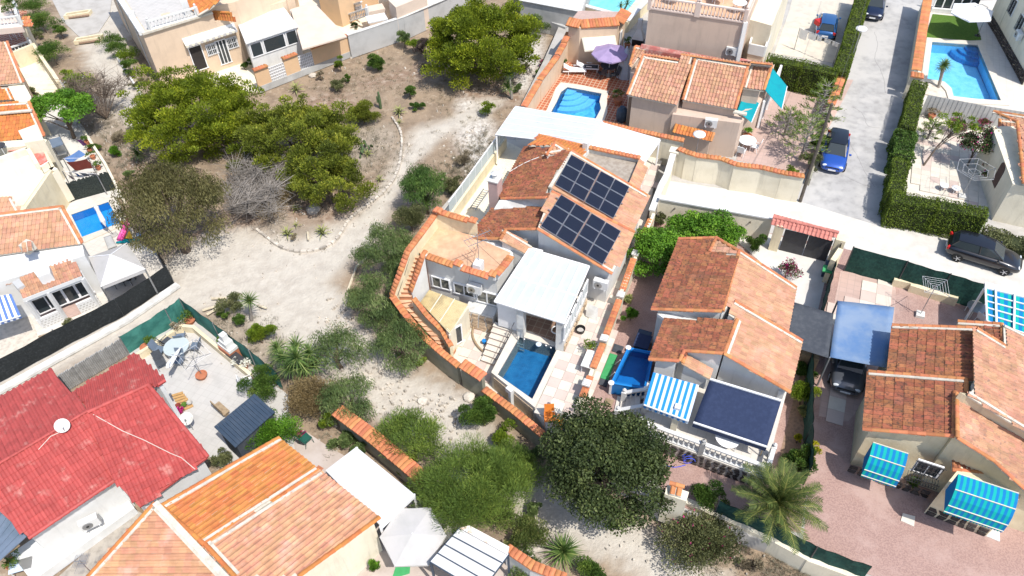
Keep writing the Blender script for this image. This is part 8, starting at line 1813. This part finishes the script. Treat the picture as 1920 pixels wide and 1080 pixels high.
SH=[(1416,452,.65,1.2,1500,'garden','small round green shrub left of the tiled gateway'),(1240,412,.45,1.1,800,'flowery','grey-green shrub in the corner below the street wall pillar'),(905,775,1.0,2.0,5200,'garden','dense dark green oleander beside the wall under the raised pool'),(708,118,.95,1.3,3200,'garden','dark green low bush alone in the upper open lot'),(632,158,.7,1.0,1600,'flowery','olive-green bush in front of the long garden wall'),(651,146,.4,.7,600,'garden','small green bush right behind the olive-green one'),(637,122,.5,1.1,700,'lime','thin green bush close to the long grey wall'),(600,140,.35,.9,400,'dry','dry brown stalky bush at the peach garden wall'),(768,172,.55,1.1,1000,'garden','upper part of a pair of green bushes right of the column cactus'),(782,196,.6,.7,900,'garden','lower dark bush right of the column cactus'),(680,212,1.25,1.7,7000,'pine2','very round olive-green bush right of the pines'),(757,70,.8,1.8,1500,'pepper','thin grey-green bush at the grey wall'),(775,82,.8,1.6,1500,'lime','yellowish bush beside the dark one near the big pine'),(797,88,.9,2.2,1700,'purple','dark purplish shrub at the left of the big pine'),(795,125,.35,.5,400,'dry','small dry tuft at the edge of the pine shadow'),(1000,45,1.2,2.2,3600,'pepper','grey-green shrub touching the right side of the big pine'),(915,200,.7,1.5,900,'lime','thin yellow-green sapling below the big pine'),(845,350,.9,1.4,1300,'flowery','thin olive scrub bush beside the fresh green feathery tree'),(870,300,.7,.9,800,'dry','straggling dry bush in the middle of the lot near the glazed wall'),(770,412,1.2,1.8,3200,'flowery','olive-brown shrub between the feathery tree and the roof terrace wall'),(665,560,.7,1.2,900,'flowery','thin olive bush at the edge of the white track'),(1013,135,.6,.8,900,'garden','green bush outside the rose boundary wall'),(1022,118,.45,.8,700,'garden','bougainvillea with magenta flowers outside the rose wall'),(985,125,.4,.6,500,'greyveg','small grey tuft in a ring of white stones'),(970,165,.45,.6,450,'pepper','small grey-green bush below the yucca by the rose wall'),(1182,590,.5,1.0,900,'bright','bright green broad-leaved plant at the foot of the villa wall'),(1180,560,.35,.6,350,'agave','pale blue-green succulent behind the bright plant at the villa wall'),(1508,740,.8,1.6,2200,'lime','yellow-green shrub along the dark fence, uppermost'),(1512,700,.6,1.1,1200,'garden','green shrub under the dark shade cloth corner'),(1498,862,.85,1.5,2200,'garden','dark green shrub along the dark fence, lowest'),(1508,770,.4,.7,700,'agave','pale variegated shrub along the dark fence'),(1497,822,.3,.8,350,'yellowleaf','small bright yellow flowering plant by the dark fence'),(1522,846,.45,1.1,700,'yellowleaf','larger bright yellow and green plant by the dark fence'),(1322,930,.9,1.5,2300,'garden','dark green shrub behind the low cream wall beside the gate pier'),(1480,505,.8,1.4,700,'flowery','thin magenta flowering shrub on the concrete yard behind the bungalow'),(578,745,1.5,2.2,5500,'dryleaf','rust-brown shrub between dark shed and pepper trees'),(508,812,1.2,1.9,4200,'bright','bright green shrub in front of the dark shed'),(494,720,.95,1.7,3400,'garden','dark green shrub above the dark shed'),(612,792,.55,1.4,1200,'lime','lime green upright shrub at the end of the orange coped wall'),(650,822,.7,1.0,1500,'pepper','grey-green shrub behind the orange coped wall'),(672,842,.5,.8,900,'pepper','smaller grey-green shrub near the white canopy corner'),(418,860,.65,.9,900,'flowery','grassy pale green tuft between red and orange roofs'),(432,572,.8,1.1,1500,'flowery','olive bush near the rustic log rail'),(487,628,.85,1.3,2400,'lime','lime green bush below the small yucca palm'),(450,600,.5,.7,700,'garden','small green bush left of the small yucca palm'),(418,590,.4,.5,450,'garden','low green tuft beside the teal netting'),(760,870,.6,.9,1200,'lime','yellow-green low shrub at the right end of the orange coped wall'),(776,895,.4,.7,600,'bright','small bright shrub under the wide tamarisk'),(945,820,.8,1.1,1500,'lime','light green shrub below the pool wall coping'),(985,855,.9,1.3,2000,'pepper','green shrub left of the large dark tree'),(990,1000,1.1,1.4,2800,'garden2','mixed green shrub above the spiky rosette at the bottom'),(935,960,.8,1.1,1500,'garden2','shrub under the right edge of the wide tamarisk'),(1000,960,.6,.8,1100,'pepper','grey shrub at the left of the dirt track bottom'),(1110,1078,.9,.9,1600,'garden','green shrub cut off by the bottom edge near the middle'),(985,1070,.8,1.0,1300,'pepper','grey-green shrub on the white wall at the bottom edge'),(1410,1062,.45,.6,600,'dry','dry brown bush at the foot of the low cream wall'),(1152,985,.35,.5,450,'bright','small bright green plant in the shadow of the large dark tree'),(475,114,.55,1.0,900,'pepper','small blue-green tree in front of the sunroom'),(460,122,.4,.8,600,'garden','green shrub left of the blue-green one before the sunroom'),(215,285,.55,.8,800,'bright','bright green low shrub left of the olive-brown tree'),(222,260,.8,.8,900,'dry','brown dry bush above the bright green low shrub'),(238,325,.5,.9,900,'pepper','grey shrub squeezed beside the washing yard corner'),(180,275,.4,.6,500,'garden','green tuft on the thin garden wall'),(1170,235,.3,.8,300,'garden','thin shrub in the shaded strip of the rose villa'),(930,770,.4,.5,250,'dry','dry tuft at the foot of the pool wall'),(790,678,.35,.5,350,'lime','small lime green plant at the foot of the curved wall'),(550,445,.3,.4,200,'dry','dry bush beside the agaves')]
for u,v,r_,h,n,m_,l in SH:
 z_=E0 if(u>1170 and v<960 and u<1560)else 0
 ex=('magenta',.14)if 'magenta' in l else None
 bush(u,v,r_,m_,l,z_,h,int(n*1.25),extra=ex)
bush(1312,1010,1.85,'flowery','large open shrub with small pink flowers below the low cream wall',0,2.2,9500,yr=.85,lobes=34,extra=('magenta',.01),leaf=(.12,.06))
palm(G(1456,948,3.0),G(1468,992,E0),'date palm with arching green and yellow fronds at the bottom right',2.35,46)
yucca([G(1458-990,565,1.7)],G(472,600,0),'small single-headed yucca palm beside the white track',L=.75,n=80)
yucca([G(a,b,z_)for a,b,z_ in((555,650,2.6),(530,672,2.2),(580,664,2.3),(545,690,1.7),(570,690,1.9),(520,655,2.0),(590,685,1.6),(556,672,2.9))],G(562,715,0),'clump of many-headed yucca palms between teal netting and pepper trees',L=.85,n=80)
yucca([G(955,140,1.9),G(952,165,.9)],G(960,185,0),'two-headed yucca at the right edge of the pine shadow',L=.7,n=70)
yucca([G(1056,1036,.35)],G(1056,1042,0),'large spiky green rosette beside the dirt track at the bottom',L=1.05,n=110)
yucca([G(258,290,.8)],G(260,300,0),'dark spiky yucca left of the olive-brown tree',L=.8,n=60)
for u,v,L_g,n,l in((556,172,1.0,20,'tall agave at the foot of the peach garden wall'),(749,214,.85,22,'yellow-edged agave right of the round bush'),(749,232,.5,10,'small agave just below the yellow-edged one'),(605,440,.85,18,'yellow agave inside the curve of the kerb stones'),(540,442,.8,16,'pale green agave left of the yellow one near the kerb stones'),(556,425,.5,8,'small yellow agave above the pale green agave'),(712,340,.6,12,'small pale agave near the upper kerb stones'),(690,292,.6,14,'blue-green agave in the middle of the planted island'),(555,395,.6,12,'dull agave in the shade of the lower pine')):agave(u,v,L_g,l,0,n)
cc_=thing('cactus',G(714,203,0),'single dark column cactus standing in the open lot','cactus');MB().tube([G(714,203,0),G(714,203,0)+UP*.8,G(714,203,0)+UP*1.5],[.11,.13,.07],8).tube([G(714,203,0)+UP*.5,G(710,203,0)+UP*.6,G(710,203,0)+UP*1.1],[.07,.08,.05],7).build('stem','cactusgreen',cc_)
pp_=thing('prickly_pear',G(684,286,0),'clump of grey-green prickly pear pads beside the blue-green agave','cactus')
for k in range(16):c=G(684,286,0)+Vector((random.gauss(0,.4),random.gauss(0,.3),random.uniform(.1,.6)));MB().lathe(None,[(.02,-.2),(.11,-.1),(.14,.05),(.05,.18)],8,mtx=Matrix.Translation(c)@Matrix.Rotation(random.uniform(0,3),4,'Z')@Matrix.Rotation(random.uniform(-.6,.6),4,'X')@Matrix.Scale(.25,4,(0,1,0))).build('pad','cactusgreen',pp_)
for i,(a,b,l)in enumerate((((652,545),(668,500),'leaning pale log rail left of the pepper tree clump'),((668,500),(692,480),'pale log rail among the pepper trees'),((397,560),(425,558),'pale log lying near the teal netting'),((380,582),(412,572),'upper forked pale log beside the teal netting'),((388,590),(412,575),'lower forked pale log beside the teal netting'),((577,436),(578,450),'short pale post between the agaves'),((484,572),(500,578),'broken pale log right of the small yucca palm'),((735,590),(745,598),'cream block half hidden at the curved wall'))):
 t=MB().tube([G(*a,.12),G((a[0]+b[0])/2,(a[1]+b[1])/2,.2),G(*b,.15)],[.09,.08,.07],6).build('log','palelog',None,l,'log')
def rock_(u,v,s,l):
 p=G(u,v,0);bm=bmesh.new();bmesh.ops.create_icosphere(bm,subdivisions=2,radius=s)
 for w_ in bm.verts:w_.co*=1+.3*noise.noise(w_.co*2/s+p);w_.co.z*=.55
 me=bpy.data.meshes.new('boulder');bm.to_mesh(me);bm.free();me.materials.append(M['rock']);o=inst('boulder',me,Matrix.Translation(p+UP*s*.1),None);tag(o,l,'rock')
for u,v,s,l in((588,393,.5,'pale boulder in front of the lower pine'),(692,715,.3,'small boulder at the foot of the lowest pepper tree in the clump'),(880,745,.35,'broken block beside the grey gate'),(793,752,.3,'limestone lump in the white rubble below the curved wall'),(586,142,.35,'grey stone at the foot of the peach garden wall'),(1003,155,.3,'white stone outside the rose boundary wall')):rock_(u,v,s,l)
rg=thing('stone_ring',G(985,128,0),'ring of small white stones round a grey tuft outside the rose wall','stones')
for k in range(11):a=k*.571;MB().box(G(985,130,.08)+Vector((math.cos(a)*.5,math.sin(a)*.5,0)),(.22,.16,.16),a).build('stone','rock',rg)
# ---------------------------- small things round the villa
antenna(G(899,503,4.4),2.6,'tall television antenna with guy wires on the orange roof terrace',.5,1.6);MB().box(G(897,500,4.7),(.55,.45,.7),AXD).build('chimney','white',A)
tg=table(G(1104,688,1.55),.5,.72,'grey rectangular table standing on the checked deck by the party wall','whitegrey',False,AXD,(1.2,.6));pot(G(1106,665,1.55),.2,.3,'pot of yellow-green leaves behind the grey table on the deck','lime',pr=.45)
bk=thing('bucket',G(1088,622,1.55),'black round tub on the deck beside the glazed porch','tub');MB().lathe(G(1088,622,1.55),[(.22,0),(.28,.3),(.25,.3),(.2,.05)],16).build('body','black',bk);MB().lathe(G(1088,622,1.6),[(.2,.1),(.19,.14)],14).build('water','conc2',bk)
oc=[(1030,792,0,'orange plastic chair left of the small table at the front corner of the deck','orange_pl'),(1050,800,2.4,'yellow-orange plastic chair in front of the small table at the front corner of the deck','yellow2')]
for u,v,r_,l,m_ in oc:chair(G(u,v,1.55),r_,l,m_,m_)
table(G(1043,775,1.55),.42,.6,'small cluttered cream table between the orange chairs','creamfab',False,AXD,(.7,.7))
tb_=thing('toy_bucket',G(908,645,.3),'small blue and white bucket at the foot of the white stair','bucket');MB().lathe(G(908,643,.3),[(.1,0),(.14,.22),(.11,.22)],12).build('body','midblue',tb_)
MB().box(G(1000,470,4.2),(1.1,.25,.25),AXD+R(90)).build('awning_case','pvc',A)
MB().tube(bez([pL(1020,291,.06),pL(985,305,.08),pL(955,322,.08)],10),.03,4).build('cable','whitegrey',None,'pale cable crossing the weathered rear roof slope of the villa','cable')
print("objects",len(bpy.data.objects))
